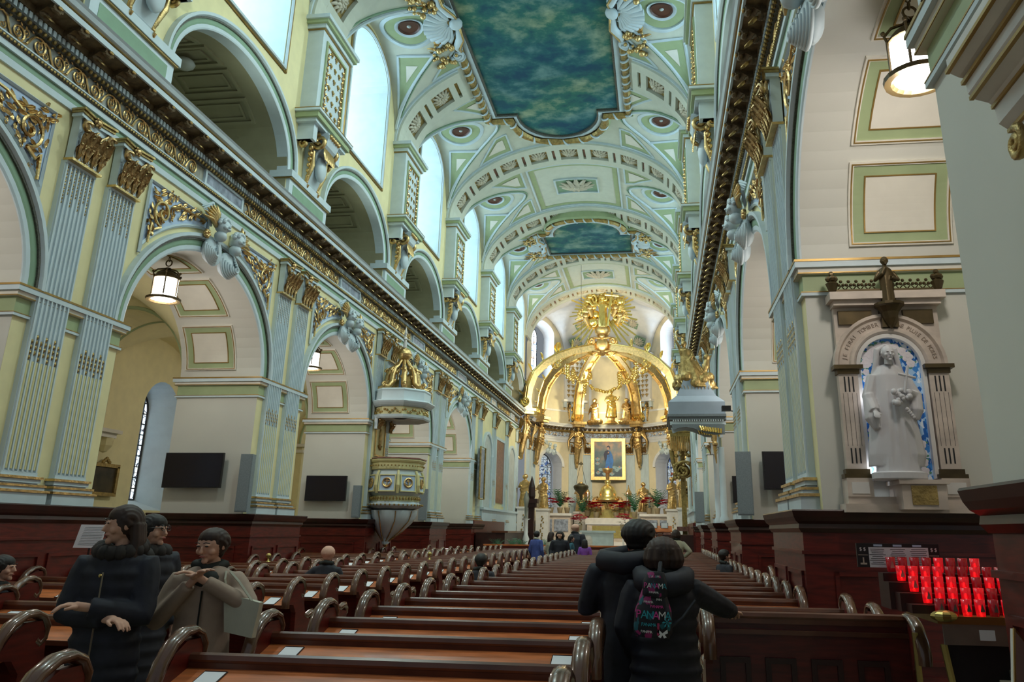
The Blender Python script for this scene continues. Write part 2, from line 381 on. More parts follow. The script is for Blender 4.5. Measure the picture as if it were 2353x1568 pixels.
# pilasters
def capital_mesh():
    w2 = .47; H = 1.04; bell = MB(); bell.box(-.02,.16,-w2*.84,w2*.84,0,H*.86)
    bell.prism([(0,-w2*1.0,H*.86),(.24,-w2*1.02,H*.86),(.17,0,H*.86),(.24,w2*1.02,H*.86),(0,w2*1.0,H*.86)],(0,0,.07))
    lv = MB()
    for r,(z,l,n_,ww) in enumerate(((0.0,.36,5,.095),(.0,.60,4,.105),(.30,.34,5,.06))):
        for i in range(n_+ (0)):
            yy = (i-(n_-1)/2)*w2*1.75/n_
            leafmb(lv, Matrix.Translation((.15+.03*r,yy,z)) @ Matrix.Rotation(-pi/2,4,'Z'), l,ww,.38)
            lv.ball((.24+.04*r,yy,z+l*.93),.045,6,5)
    for sg in (-1,1):
        lv.tube([(.20+.012*i,sg*(w2*.78)+sg*a*1.0,H*.70+b) for i,(a,_,b) in enumerate(spiral(0,0,.15,1.4,-sg,pi/2,18))],.034,5)
        lv.tube([(.16,sg*.10,H*.42),(.19,sg*.18,H*.62),(.22,sg*.36,H*.80)],.03,5)
        lv.tube([(.18,sg*.13+sg*a,H*.70+b) for a,_,b in spiral(0,0,.08,1.2,sg,pi/2,12)],.022,5)
    lv.ball((.22,0,H*.93),.085,8,6); 
    for i in range(6): lv.ball((.24,.085*cos(i*pi/3),H*.93+.085*sin(i*pi/3)),.035,5,4)
    ab = MB(); ab.prism([(0,-w2*1.03,H*.93),(.27,-w2*1.06,H*.93),(.19,0,H*.93),(.27,w2*1.06,H*.93),(0,w2*1.03,H*.93)],(0,0,.055))
    ab.prism([(0,-w2*1.06,H*.985),(.31,-w2*1.10,H*.985),(.22,0,H*.985),(.31,w2*1.10,H*.985),(0,w2*1.06,H*.985)],(0,0,.045))
    nb = MB().box(-.02,.19,-w2*.93,w2*.93,-.05,0)
    return bell.mesh('capital','trim'), lv.mesh('acanthus_leaves','gold_cap'), ab.mesh('abacus','gold_dull'), nb.mesh('necking','gold')
CAP = capital_mesh()
def put_capital(parent, loc, scale=(1,1,1)):
    c = put('capital', CAP[0], parent, loc, scale=scale)
    for n_,mm in zip(('acanthus_leaves','abacus','necking'), CAP[1:]): put(n_, mm, c)
    return c
def pil_meshes(wid, z0, z1):
    w2 = wid/2; s_ = MB().box(-.02,.10,-w2,w2,z0,z1); fl = MB(); nf = 7; pit = (wid-.07)/nf
    g = MB(); hk = MB(); hd = MB()
    for i in range(nf+1):
        y = -w2+.035+pit*i; fl.box(.10,.135,y-.017,y+.017,z0+.05,z1-.05)
    zr = z0+(z1-z0)*.335
    for i in range(nf):
        y = -w2+.035+pit*(i+.5)
        g.lathe([(pit*.34,z0+.10),(pit*.34,zr)],(.095,y,0),7,a0=-pi/2,a1=pi/2)
        for q in range(4): hk.ball((.115,y,zr+.06+.10*q+(.10 if i%2 else 0)),.030,5,4,(1,1,1.6))
        for q in range(8+3*((i+1)%2) ): hd.ball((.105,y,z1-.12-.075*q),.026,5,3,(1,1,1.2))
    fl.box(.10,.135,-w2,w2,z1-.06,z1); fl.box(.10,.135,-w2,w2,z0,z0+.06)
    bs = MB(); bg = MB()
    for (e,a,b) in ((.16,-.50,-.30),(.12,-.26,-.20),(.06,-.13,-.06)): bs.box(-.02,.12+e,-w2-e,w2+e,a+z0,b+z0)
    for (e,a,b) in ((.19,-.30,-.255),(.14,-.20,-.16),(.09,-.06,-.015)): bg.box(-.02,.12+e,-w2-e,w2+e,a+z0,b+z0)
    bs.box(-.02,.15,-w2-.03,w2+.03,z0-.5,z0)
    return [x.mesh(n_,mt) for x,n_,mt in ((s_,'pilaster','trim'),(fl,'flute_ridge','trim'),(g,'gilded_reeding','reed'),(hk,'husk_ornament','gold_dull'),(hd,'bead_drop','gold_dull'),(bs,'pilaster_base','trim'),(bg,'gilt_torus','gold'))]
PM = pil_meshes(.86, 2.90, 8.96)
def pilaster(y, caponly=False):
    o = put('pilaster', PM[0], wall_left, L(0,y,0))
    for n_,mm in zip(('flute_ridge','gilded_reeding','husk_ornament','bead_drop','pilaster_base','gilt_torus'), PM[1:]): put(n_, mm, o)
    c = put('capital', CAP[0], wall_left, L(.06,y,9.0))
    for n_,mm in zip(('acanthus_leaves','abacus','necking'), CAP[1:]): put(n_, mm, c)
for a,b in PIERS: pilaster(a+.78); pilaster(a+2.10)
for y in (49.85,52.0,56.6,61.6,66.2): pilaster(y)

# foliage spandrel panels in the corners above the arches
def spandrel(yc, hw, sg):
    e = [(y,z) for y,z in ell(yc,hw+.62,ZI,RISE+.62,40) ]
    yp = yc+sg*(hw-.08)
    pts = [(y,z) for y,z in e if (y-yc)*sg > .55 and (y-yc)*sg < hw-.08]
    if sg < 0: pts = pts[::-1]
    ztop = 9.74
    pts = [(y,z) for y,z in pts if z < ztop-.05]
    y0 = pts[0][0]
    yv = yp; zlow = pts[-1][1]
    loop = [(y0,ztop)]+pts+[(yv,zlow-.2),(yv,ztop)]
    o = B('spandrel_panel', MB().prism([L(.0,y,z) for y,z in loop],(.03,0,0)), 'blue_ground', wall_left)
    fr = MB(); P_ = [Vector(L(.05,y,z)) for y,z in loop]+[Vector(L(.05,*loop[0]))]
    fr.tube(P_,.045,4); B('panel_frame', fr, 'trim', o)
    g2 = MB(); P2 = [Vector(L(.07,y,z))+Vector((0,0,0)) for y,z in loop]+[Vector(L(.07,*loop[0]))]
    g2.tube(P2,.02,4); B('gilt_bead', g2, 'gold_line', o)
    fo = MB(); rn = random.Random(3)
    cyy, czz = yv-sg*.55, ztop-.62
    fo.tube([(L(.10,cyy+sg*a,czz+b)) for a,_,b in spiral(0,0,.36,1.4,1,-pi/2,26)], .035,5)
    stem = [L(.10,yv-sg*.16,zlow+.1),L(.10,yv-sg*.2,zlow+.6),L(.10,yv-sg*.30,czz-.5),L(.10,cyy,czz-.36)]
    fo.tube(stem,.035,5)
    stem2 = [L(.10,cyy-sg*.3,czz+.25),L(.10,cyy-sg*.7,czz+.42),L(.10,y0+sg*.25,ztop-.14)]; fo.tube(stem2,.03,5)
    def lf(y,z,an,l=.30): leafmb(fo, Matrix.Translation(L(.06,y,z)) @ Matrix.Rotation(an,4,'X') @ Matrix.Rotation(-pi/2,4,'Z'), l,.05,.25,3)
    def inside(y,z):
        c_ = False; n_ = len(loop)
        for a_ in range(n_):
            (y1,z1),(y2,z2) = loop[a_],loop[(a_+1)%n_]
            if (z1 > z) != (z2 > z) and y < (y2-y1)*(z-z1)/(z2-z1)+y1: c_ = not c_
        return c_
    z = zlow-.05
    while z < ztop:
        y = min(y0,yv); 
        while y < max(y0,yv):
            yy, zz = y+rn.uniform(-.05,.05), z+rn.uniform(-.05,.05)
            if all(inside(yy+a_,zz+b_) for a_,b_ in ((.08,0),(-.08,0),(0,.09),(0,-.07))):
                an = atan2(zz-czz,yy-cyy)*-1+(.9 if rn.random() < .5 else -.3); lf(yy,zz,an,rn.uniform(.15,.22))
            y += .15
        z += .14
    B('gilt_foliage', fo, 'gold', o)
for a,b in ARCH:
    for sg in (-1,1): spandrel((a+b)/2,(b-a)/2,sg)

# winged cherub pair over each arch
def cherub_meshes():
    b = MB(); g = MB()
    for sg,dz in ((-1,0.0),(1,-.12)):
        c = Vector((.28,sg*.36,.28+dz))
        b.ball(c,.19,12,9,(.9,.9,1.05)); b.ball(c+Vector((.18,0,-.03)),.035,6,5); b.ball(c+Vector((.16,0,-.09)),.04,6,4,(.6,1.3,.5))                 # head, nose
        for q in range(9): a = q*pi/8; b.ball(c+Vector((.02,.18*cos(a),.15*sin(a)+.05)),.06,6,5); b.ball(c+Vector((.10,.13*cos(a),.11*sin(a)+.08)),.05,6,5)   # curls
        for q in (-1,1): b.ball(c+Vector((.12,q*.08,-.06)),.06,6,5)
        b.ball(c+Vector((-.02,0,-.27)),.15,8,6)
        for q in range(7):                                                                       # swirling drapery
            r = .38-.05*q
            b.tube([Vector((.12+.03*q,sg*(.36+.02*q)+r*cos(t)*.9,-.38+dz-.02*q+r*sin(t))) for t in [pi*.9+pi*1.5*i/12 for i in range(13)]],.030,5)
        b.ball((.06,sg*.36,-.38+dz),.30,10,8,(.5,1,1.1))
        for q in range(6):                                                                       # wings
            a = .15+.24*q; g.tube([c+Vector((-.08,sg*.15,-.05)), c+Vector((-.02,sg*(.15+.30*cos(a)),-.05+.28*sin(a)+.05)), c+Vector((-.06,sg*(.12+.62*cos(a)),-.05+.55*sin(a)))],[.05,.06,.02],5)
    for q in range(4): b.tube([(.06+.02*q,-.95+.02*q,.62-.05*q),(.16,-.72-.06*q,.80-.1*q),(.08,-.42-.03*q,.55-.1*q)],[.02,.05,.03],5)
    for q in range(6): g.ball((.14,-.72+.07*cos(q),-.05+.07*sin(q)),.06,5,4)
    return b.mesh('keystone_cherubs','trim',True), g.mesh('gilt_wings','gold',True)
KM = cherub_meshes()
for a,b in ARCH:
    o = put('keystone_cherubs', KM[0], wall_left, L(.08,(a+b)/2-.1,9.28), scale=(1.15,1.1,1.0)); put('gilt_wings', KM[1], o)

# wooden wainscot jacket round each pier
def wainscot_meshes(Ln, nave=.34):
    x0,x1 = -TH-.12, nave; y0,y1 = -.12, Ln+.12
    c = MB().box(x0,x1,y0,y1,0,2.24)
    cap = MB(); prof = ((2.08,.02),(2.14,.06),(2.20,.05),(2.24,.10),(2.30,.13),(2.38,.15),(2.40,.14))
    rows = []
    for z,e in prof: rows.append([(x0-e,y0-e,z),(x1+e,y0-e,z),(x1+e,y1+e,z),(x0-e,y1+e,z)])
    cap.grid(rows, close=True); cap.poly(rows[-1]); 
    rail = MB(); 
    for z0,z1,e in ((1.78,1.83,.035),(0,.22,.04)): rail.box(x0-e,x1+e,y0-e,y1+e,z0,z1)
    pan = []
    def pnl(ax, c0, c1, fix, d, z0=.35, z1=1.55):
        k = MB()
        for (a0,a1,b0,b1) in ((c0,c1,z0,z0+.06),(c0,c1,z1-.06,z1),(c0,c0+.06,z0,z1),(c1-.06,c1,z0,z1)):
            if ax == 'x': k.box(a0,a1,min(fix,fix+d),max(fix,fix+d),b0,b1)
            else: k.box(min(fix,fix+d),max(fix,fix+d),a0,a1,b0,b1)
        pan.append(k)
    pnl('x', x0+.35, x1-.85 if False else x1-.4, y0, -.035)
    half = (y0+y1)/2
    for q in ((y0+.15,half-.1),(half+.1,y1-.15)): pnl('y', q[0], q[1], x1, .035)
    return c.mesh('wainscot','wood'), cap.mesh('wainscot_cornice','wood_dark'), rail.mesh('rail_moulding','wood'), [k.mesh('panel_moulding','wood') for k in pan]
WMr = wainscot_meshes(2.97)
WM0 = wainscot_meshes(2.97,.03)
for a,b in PS+[(49.4,52.4)]:
    WM = WM0 if a < 5 else WMr
    o = put('wainscot', WM[0], wall_left, (-HW,a,0)); put('wainscot_cornice', WM[1], o); put('rail_moulding', WM[2], o)
    for q in WM[3]: put('panel_moulding', q, o)

# ---------------- gallery storey
GP = .33                                     # face of the gallery wall, proud of the arcade
ZG, GR, GHW = 12.66, 2.10, 3.10              # gallery arch springing, rise, half width
WY, WZ0, WZ1, WR, WHW = 0.0, 15.76, 20.1, 1.35, 2.05
def barrel(xo): return 18.41+4.4*sqrt(max(0,1-(xo/6.68)**2))
def lun(xo, dy):
    if abs(dy) >= 3.35: return -1
    zc = 21.85+(6.68-abs(xo))*.115
    return 18.0+(zc-18.0)*sqrt(max(0,1-(dy/3.35)**2))
def vz(xo, dy): return max(barrel(xo), lun(xo,dy))
GB = BAYS[0:7]
ys = set()
for yc in GB:
    for i in range(33): ys.add(round(yc-3.35+6.7*i/32,4))
    for q in (GHW,): ys.add(round(yc-q+.0005,4)); ys.add(round(yc+q-.0005,4)); ys.add(round(yc-q-.0005,4)); ys.add(round(yc+q+.0005,4))
    for q in (WHW,): ys.add(round(yc-q+.0005,4)); ys.add(round(yc+q-.0005,4)); ys.add(round(yc-q-.0005,4)); ys.add(round(yc+q+.0005,4))
    for i in range(13):
        a = pi*i/12; ys.add(round(yc-WHW*.999*cos(a),4)); ys.add(round(yc-GHW*.999*cos(a),4))
ys = sorted(y for y in ys if y < 67.5)+[67.6]
ys = [5.0]+[y for y in ys if y > 5.2]
def prof_at(y):
    yc = min(GB, key=lambda c: abs(c-y)); d = y-yc
    top = max(vz(6.68-.01,d), 18.5)+.1
    zo = ZG+GR*sqrt(1-(d/GHW)**2) if abs(d) < GHW else None
    zw = WZ1+WR*sqrt(1-(d/WHW)**2) if abs(d) < WHW else None
    return zo, zw, top
m = MB(); rv = MB(); gi = MB()
for y0,y1 in zip(ys,ys[1:]):
    a = prof_at(y0); b = prof_at(y1)
    g = a[0] is not None and b[0] is not None; wv = a[1] is not None and b[1] is not None
    za, zb = (a[0],b[0]) if g else (11.7,11.7)
    def q(p,za0,zb0,za1,zb1): m.quad(L(p,y0,za0),L(p,y1,zb0),L(p,y1,zb1),L(p,y0,za1))
    if wv:
        q(GP,za,zb,WZ0,WZ0); q(GP,a[1],b[1],a[2],b[2])
        # splayed reveal (soffit and sill)
        f = lambda y: (min(GB,key=lambda c:abs(c-y))+(y-min(GB,key=lambda c:abs(c-y)))*1.0)
        zs = lambda z: z
        rv.quad(L(GP,y0,a[1]),L(GP,y1,b[1]),L(GP-2.7,f(y1),zs(b[1])),L(GP-2.7,f(y0),zs(a[1])))
        rv.quad(L(GP,y0,WZ0),L(GP,y1,WZ0),L(GP-2.7,f(y1),WZ0),L(GP-2.7,f(y0),WZ0))
    else: q(GP,za,zb,a[2],b[2])
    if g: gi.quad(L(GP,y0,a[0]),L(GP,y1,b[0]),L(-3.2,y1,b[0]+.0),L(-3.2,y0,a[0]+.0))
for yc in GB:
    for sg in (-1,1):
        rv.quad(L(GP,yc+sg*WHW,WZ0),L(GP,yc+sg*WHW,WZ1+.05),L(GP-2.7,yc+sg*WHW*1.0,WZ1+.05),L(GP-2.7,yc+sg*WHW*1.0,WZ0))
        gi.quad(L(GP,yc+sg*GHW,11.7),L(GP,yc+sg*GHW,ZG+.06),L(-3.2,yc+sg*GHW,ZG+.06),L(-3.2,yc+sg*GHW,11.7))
B('gallery_wall', m, 'cream', wall_left); B('window_reveal', rv, 'trim', wall_left); B('gallery_passage', gi, 'gallery_shaded', wall_left)
m = MB().box(-HW-3.25,-HW-3.2,5,67,11,16); m.box(-HW-3.2,-HW+.1,5,67,11.68,11.71); B('gallery_back', m, 'gallery_shaded', wall_left)
def strip_loop(pts, rad, name, mt, parent, seg=5): return B(name, MB().tube(pts,rad,seg), mt, parent)
GLOBE = MB().ball((0,0,0),.30,12,8,(1,1,.55)); GLM = GLOBE.mesh('gallery_lamp','stone_grey',True)
fleur = MB()
fleur.tube([(0,0,-.11),(0,0,.16)],[.02,.001],4); fleur.ball((0,0,.05),.045,6,5,(.6,1,2.0))
for sg in (-1,1): fleur.tube([(0,0,-.02),(0,sg*.05,.06),(0,sg*.09,.08),(0,sg*.11,.03),(0,sg*.085,.0)],[.03,.032,.03,.022,.012],5)
fleur.box(-.02,.03,-.07,.07,-.03,-.005); fleur.tube([(0,0,-.03),(0,.05,-.11)],[.02,.01],4); fleur.tube([(0,0,-.03),(0,-.05,-.11)],[.02,.01],4)
FLM = fleur.mesh('fleur_de_lis','gold_dull')
def console_meshes():
    b = MB(); g = MB()
    prof = [(0,0),(.75,0),(.80,-.15),(.70,-.42),(.42,-.70),(.30,-1.05),(.30,-1.35),(.18,-1.75),(0,-2.05)]
    b.prism([(x,-.42,z) for x,z in prof],(0,.84,0))
    for sg in (-1,1):
        g.tube([(.52+a,sg*.52,-.38+bb) for a,_,bb in spiral(0,0,.30,1.6,1,pi/2,20)],.075,6)
        g.tube([(.35,sg*.50,-.7),(.34,sg*.47,-1.2),(.12,sg*.40,-1.85)],[.06,.09,.05],6)
        g.tube([(.12+a,sg*.42,-1.85+bb) for a,_,bb in spiral(0,0,.13,1.3,-1,0,12)],.045,5)
        for i in range(7): g.ball((.30-.02*i,sg*(.60-.03*i),-.62-.19*i),.10-.006*i,6,5)
        b.box(0,.55,sg*.95-.14,sg*.95+.14,-.55,0); b.box(0,.45,sg*.95-.12,sg*.95+.12,-.55,-.30)
        g.tube([(.2+a,sg*.95,-.62+bb) for a,_,bb in spiral(0,0,.17,1.3,1,pi/2,12)],.06,5)
    for i in range(5): g.ball((.80,-.32+.16*i,-.12),.09,6,5); leafmb(g, Matrix.Translation((.60,-.3+.15*i,-.45)) @ Matrix.Rotation(pi*.85,4,'Y') @ Matrix.Rotation(-pi/2,4,'Z'), .5,.12,.25)
    sh = MB(); sh.ball((.42,0,-1.15),.30,10,8,(.55,1,1.5))
    return b.mesh('console_bracket','trim'), g.mesh('gilt_scrollwork','gold',True), sh.mesh('shield','trim',True)
KB = console_meshes()
def gpil(yc):
    W2 = 1.13; d = .55
    o = B('gallery_pilaster', MB().box(0,d,-W2,W2,14.9,18.0), 'trim', wall_left, loc=L(GP,yc,0))
    fr = MB()
    for a0,a1,b0,b1 in ((-.86,.86,15.0,15.08),(-.86,.86,17.62,17.70),(-.86,-.78,15.0,17.7),(.78,.86,15.0,17.7)): fr.box(d,d+.05,a0,a1,b0,b1)
    f = B('panel_frame', fr, 'green', o)
    fr = MB()
    for a0,a1,b0,b1 in ((-.76,.76,15.10,15.12),(-.76,.76,17.58,17.60),(-.76,-.74,15.1,17.6),(.74,.76,15.1,17.6)): fr.box(d,d+.04,a0,a1,b0,b1)
    B('gilt_line', fr, 'gold_line', o)
    vine = MB()
    for sg in (-1,1):
        vine.tube([(d+.03,sg*(.63+.05*(-1)**i),15.2+.115*i) for i in range(20)],.022,4)
        for i in range(12): vine.ball((d+.05,sg*(.63+.04*(-1)**i),15.25+.19*i),.045,4,3)
    B('gilt_vine', vine, 'gold', o)
    for r in range(6):
        for c in range(3): put('fleur_de_lis', FLM, o, (d+.02,-.36+.36*c,15.35+.42*r), scale=(.8,.75,.85))
    for nme,e,a,b,mt in (('pilaster_cap',.10,18.0,18.14,'trim'),('cap_moulding',.20,18.14,18.27,'green'),('cap_moulding',.27,18.27,18.41,'trim'),('gilt_edge',.05,17.96,18.0,'gold_line')):
        B(nme, MB().box(0,d+e,-W2-e,W2+e,a,b), mt, o)
    for nme,e,a,b,mt in (('shelf',.30,14.80,14.9,'trim'),('shelf_moulding',.22,14.62,14.8,'green'),('shelf_moulding',.12,14.5,14.62,'trim'),('gilt_edge',.31,14.885,14.91,'gold_line')):
        B(nme, MB().box(0,d+e,-W2-e,W2+e,a,b), mt, o)
    k = put('console_bracket', KB[0], wall_left, L(GP,yc,14.5)); put('gilt_scrollwork', KB[1], k); put('shield', KB[2], k)
    # pedestal between gallery arches
    pa, pb = yc-(4.575-GHW)+.04, yc+(4.575-GHW)-.04
    pd = B('gallery_pedestal', MB().box(-HW-.2,-HW+GP+.12,pa,pb,11.7,12.46), 'trim', wall_left)
    B('pedestal_cap', MB().box(-HW-.2,-HW+GP+.22,pa-.1,pb+.1,12.46,12.68), 'trim', pd)
    B('gilt_edge', MB().box(-HW-.2,-HW+GP+.19,pa-.06,pb+.06,12.42,12.46), 'gold_line', pd)
    B('dark_inset', MB().box(-HW+GP+.12,-HW+GP+.13,pa+.25,pb-.25,11.95,12.3), 'green_deep', pd)
for k,yc in enumerate(CEN):
    if yc < 68: gpil(yc)
for yc in GB:
    archivolt(yc,GHW,ZG,GR,GP,.95)
    for q,aa in enumerate((0.12,.52,.92,1.32,1.72,2.12)):
        f = soffit(yc,GHW,ZG,GR,aa,aa+.34,-HW-2.4,-HW-.5,'coffer_frame',.07,'gallery_shaded',wall_left,.10)
        soffit(yc,GHW,ZG,GR,aa+.07,aa+.27,-HW-2.15,-HW-.75,'coffer_frame',.05,'gallery_shaded',f,.07)
    put('gallery_lamp', GLM, wall_left, L(-1.4,yc-.2,ZG+GR-.25))
    fr = [Vector(L(GP+.05,yc-WHW-.06,WZ0-.06))]+[Vector(L(GP+.05,yc-(WHW+.06)*cos(pi*i/20),WZ1+(WR+.06)*sin(pi*i/20))) for i in range(21)]+[Vector(L(GP+.05,yc+WHW+.06,WZ0-.06)),Vector(L(GP+.05,yc-WHW-.06,WZ0-.06))]
    o = strip_loop(fr,.06,'window_surround','trim',wall_left)
    fr2 = [Vector(v)+Vector((-.02,(.13 if v.y>yc else -.13),(.13 if v.z>WZ1 else -.10 if v.z<WZ0+.1 else 0))) for v in fr]
    strip_loop(fr2,.035,'gilt_line','gold_line',o,4)
# mirror for the right wall
wall_right = copy_tree(wall_left); wall_right.name = 'wall_right'; wall_right.scale = (-1,1,1)
wall_right['label'] = 'cream nave wall with fluted pilasters and round arches on the right of the nave'

# clerestory windows: pale frosted panes that give the daylight
mat('daylight', (.75,.9,1), .5, emit=3.0, ecol=(.66,.88,1.0))
mat('lead', (.02,.02,.025), .5)
n_ = 0
for s in (-1,1):
    for yc in GB:
        n_ += 1
        o = struct('window_%d' % n_, (XC+s*(HW-GP+2.7),yc,0))
        pts = [(0,-WHW*1.0,WZ0)]+[(0,-WHW*1.0*cos(pi*i/12),WZ1+WR*sin(pi*i/12)) for i in range(13)]+[(0,WHW*1.0,WZ0)]
        B('pane', MB().poly(pts), 'daylight', o)
        fr = MB().tube([Vector(p)+Vector((-s*.03,0,0)) for p in pts+[pts[0]]],.04,4)
        B('window_frame', fr, 'lead', o)
# ------------------------------------------------------------------ vault
ceil = struct('ceiling', (XC,0,0)); ceil['label'] = 'pale green and cream vault with rosette ribs, oval windows and painted sky panels'
NT = 44
def tgrid(yc, y0, y1, ny=40):
    rows = []
    for j in range(ny+1):
        d = y0+(y1-y0)*(.5-.5*cos(pi*j/ny)); 
        rows.append([(6.68*sin(-pi/2+pi*i/NT), yc+d, vz(6.68*sin(-pi/2+pi*i/NT), d)) for i in range(NT+1)])
    return rows
m = MB()
for yc in BAYS: m.grid(tgrid(yc,-4.575,4.575))
B('vault_shell', m, 'vault', ceil, True)
# arc-length table of the barrel
TAB = []; s_ = 0; px = None
for i in range(401):
    t = pi/2*i/400; q = (6.68*sin(t), 18.41+4.4*cos(t))
    if px: s_ += hypot(q[0]-px[0], q[1]-px[1])
    TAB.append((s_, t)); px = q
def at_s(s, off=0):
    sg = 1 if s >= 0 else -1; a = abs(s)
    for (s0,t0),(s1,t1) in zip(TAB,TAB[1:]):
        if s1 >= a: t = t0+(t1-t0)*((a-s0)/(s1-s0)); break
    else: t = pi/2
    x, z = 6.68*sin(t), 4.4*cos(t); nx, nz = x/6.68**2, z/4.4**2; l = hypot(nx,nz)
    return sg*(x-off*nx/l), 18.41+z-off*nz/l, sg*nx/l, nz/l
def slab(k, s0, s1, d0, d1, o0, o1, n=None):
    n = n or max(1,int(abs(s1-s0)/.35)); R = []
    for i in range(n+1):
        s = s0+(s1-s0)*i/n; a = at_s(s,o0); b = at_s(s,o1)
        R.append([(a[0],d0,a[1]),(b[0],d0,b[1]),(b[0],d1,b[1]),(a[0],d1,a[1])])
    k.grid(R); k.poly(R[0]); k.poly(R[-1])
SE = TAB[-1][0]
rib = MB(); fl_ = MB(); ed = MB(); gl = MB(); RO = []
slab(fl_,-SE,SE,-.64,.64,.0,.03,50)
for sg in (-1,1): slab(rib,-SE,SE,*sorted((sg*.62,sg*1.22)),0,.20,50); slab(ed,-SE,SE,*sorted((sg*1.20,sg*1.30)),0,.10,50)
pit = 1.78; cur = -SE
holes = []
for q in range(-4,5): holes.append((q*pit-.52,q*pit+.52)); 
for q in range(-4,4): holes.append((q*pit+pit/2-.08,q*pit+pit/2+.08))
holes.sort()
for a,b in holes: slab(rib,cur,a,-.62,.62,0,.20); cur = b
slab(rib,cur,SE,-.62,.62,0,.20)
for q in range(-4,4): slab(gl,q*pit+pit/2-.07,q*pit+pit/2+.07,-.60,.60,.03,.06,1)
RIBM = [rib.mesh('transverse_rib','vault'), fl_.mesh('coffer_floor','gold_dull'), ed.mesh('rib_edge','trim'), gl.mesh('slot_floor','marble_red')]
ros = MB()
for r_,n_,h in ((.40,12,.05),(.26,9,.11)):
    for i in range(n_):
        a = 2*pi*i/n_; ros.tube([(.06*cos(a),.06*sin(a),-h),(r_*.6*cos(a),r_*.6*sin(a),-h-.05),(r_*cos(a),r_*sin(a),-h*.3)],[.03,.07,.04],5)
ros.ball((0,0,-.15),.07,8,6); ROM = ros.mesh('rosette','gold_dull',True)
mat('ros', (.62,.57,.45), .45, .25, var=.2)
ROM.materials[0] = MATS['ros']
SR = [MB() for _ in range(4)]
for sg in (-1,1):
    a_, b_ = sorted((sg*4.1,sg*SE)); slab(SR[1],a_,b_,-.64,.64,0,.03,16)
    for s2 in (-1,1): slab(SR[0],a_,b_,*sorted((s2*.62,s2*1.22)),0,.20,16); slab(SR[2],a_,b_,*sorted((s2*1.20,s2*1.30)),0,.10,16)
    hs = [h for h in holes if a_ < h[0] and h[1] < b_]; cur = a_
    for a,b in hs: slab(SR[0],cur,a,-.62,.62,0,.20); cur = b
    slab(SR[0],cur,b_,-.62,.62,0,.20)
SR = [k.mesh(n_,mt) for k,n_,mt in zip(SR,('transverse_rib','coffer_floor','rib_edge','slot_floor'),('vault','gold_dull','trim','marble_red'))]
for yc in CEN:
    if yc > 69.5: continue
    under = 20 < yc < 36
    RM = SR if under else RIBM
    o = put('transverse_rib', RM[0], ceil, (0,yc,0))
    for n_,mm in zip(('coffer_floor','rib_edge','slot_floor'),RM[1:]): put(n_,mm,o)
    for q in range(-4,5):
        if under and abs(q) < 3: continue
        x,z,nx,nz = at_s(q*pit,.0)
        put('rosette', ROM, o, (x,0,z), (0,atan2(nx,nz),0), (1.15,1.38,1.1))
# inlays that follow the vault surface
def inlay(name, pts, mt, parent, yc, off=.03, nsub=5, th=.03):
    k = MB()
    def P_(x,d): return Vector((x, yc+d, vz(x,d)-off))
    c = (sum(p[0] for p in pts)/len(pts), sum(p[1] for p in pts)/len(pts))
    for a,b in zip(pts, pts[1:]+pts[:1]):
        for i in range(nsub):
            rows = []
            for t in (i/nsub,(i+1)/nsub):
                rows.append([P_(c[0]+(a[0]-c[0])*t+(b[0]-a[0])*t*u/nsub, c[1]+(a[1]-c[1])*t+(b[1]-a[1])*t*u/nsub) for u in range(nsub+1)])
            k.grid(rows)
    return B(name,k,mt,parent)
def ring(name, x0, d0, r0, r1, mt, parent, yc, off0, off1, n=32, ry=1.0):
    k = MB(); rows = []
    for i in range(n+1):
        a = 2*pi*i/n; row = []
        for r,o in ((r0,0),(r0,off0),(r1,off1),(r1,0)):
            x,d = x0+r*cos(a), d0+ry*r*sin(a); row.append((x,yc+d,vz(x0+r*cos(a),d)-o))
        rows.append(row)
    k.grid(rows); return B(name,k,mt,parent)
def outline(pts, yc, rad, off, mt, name, parent, nsub=8):
    P_ = []
    for a,b in zip(pts, pts[1:]+pts[:1]):
        for i in range(nsub):
            x = a[0]+(b[0]-a[0])*i/nsub; d = a[1]+(b[1]-a[1])*i/nsub; P_.append((x,yc+d,vz(x,d)-off))
    P_.append(P_[0]); return B(name, MB().tube(P_,rad,5), mt, parent)
def shrink(pts,k): 
    c = (sum(p[0] for p in pts)/len(pts), sum(p[1] for p in pts)/len(pts)); return [(c[0]+(x-c[0])*k, c[1]+(y-c[1])*k) for x,y in pts]
def dx_at(d):                              # where lunette and barrel meet
    for i in range(200):
        x = 6.6-i*.025
        if x < 3.0: return 3.0
        if lun(x,d) < barrel(x): return x
    return 3.0
mat('oculus_dark', (.10,.035,.02), .4, var=.2)
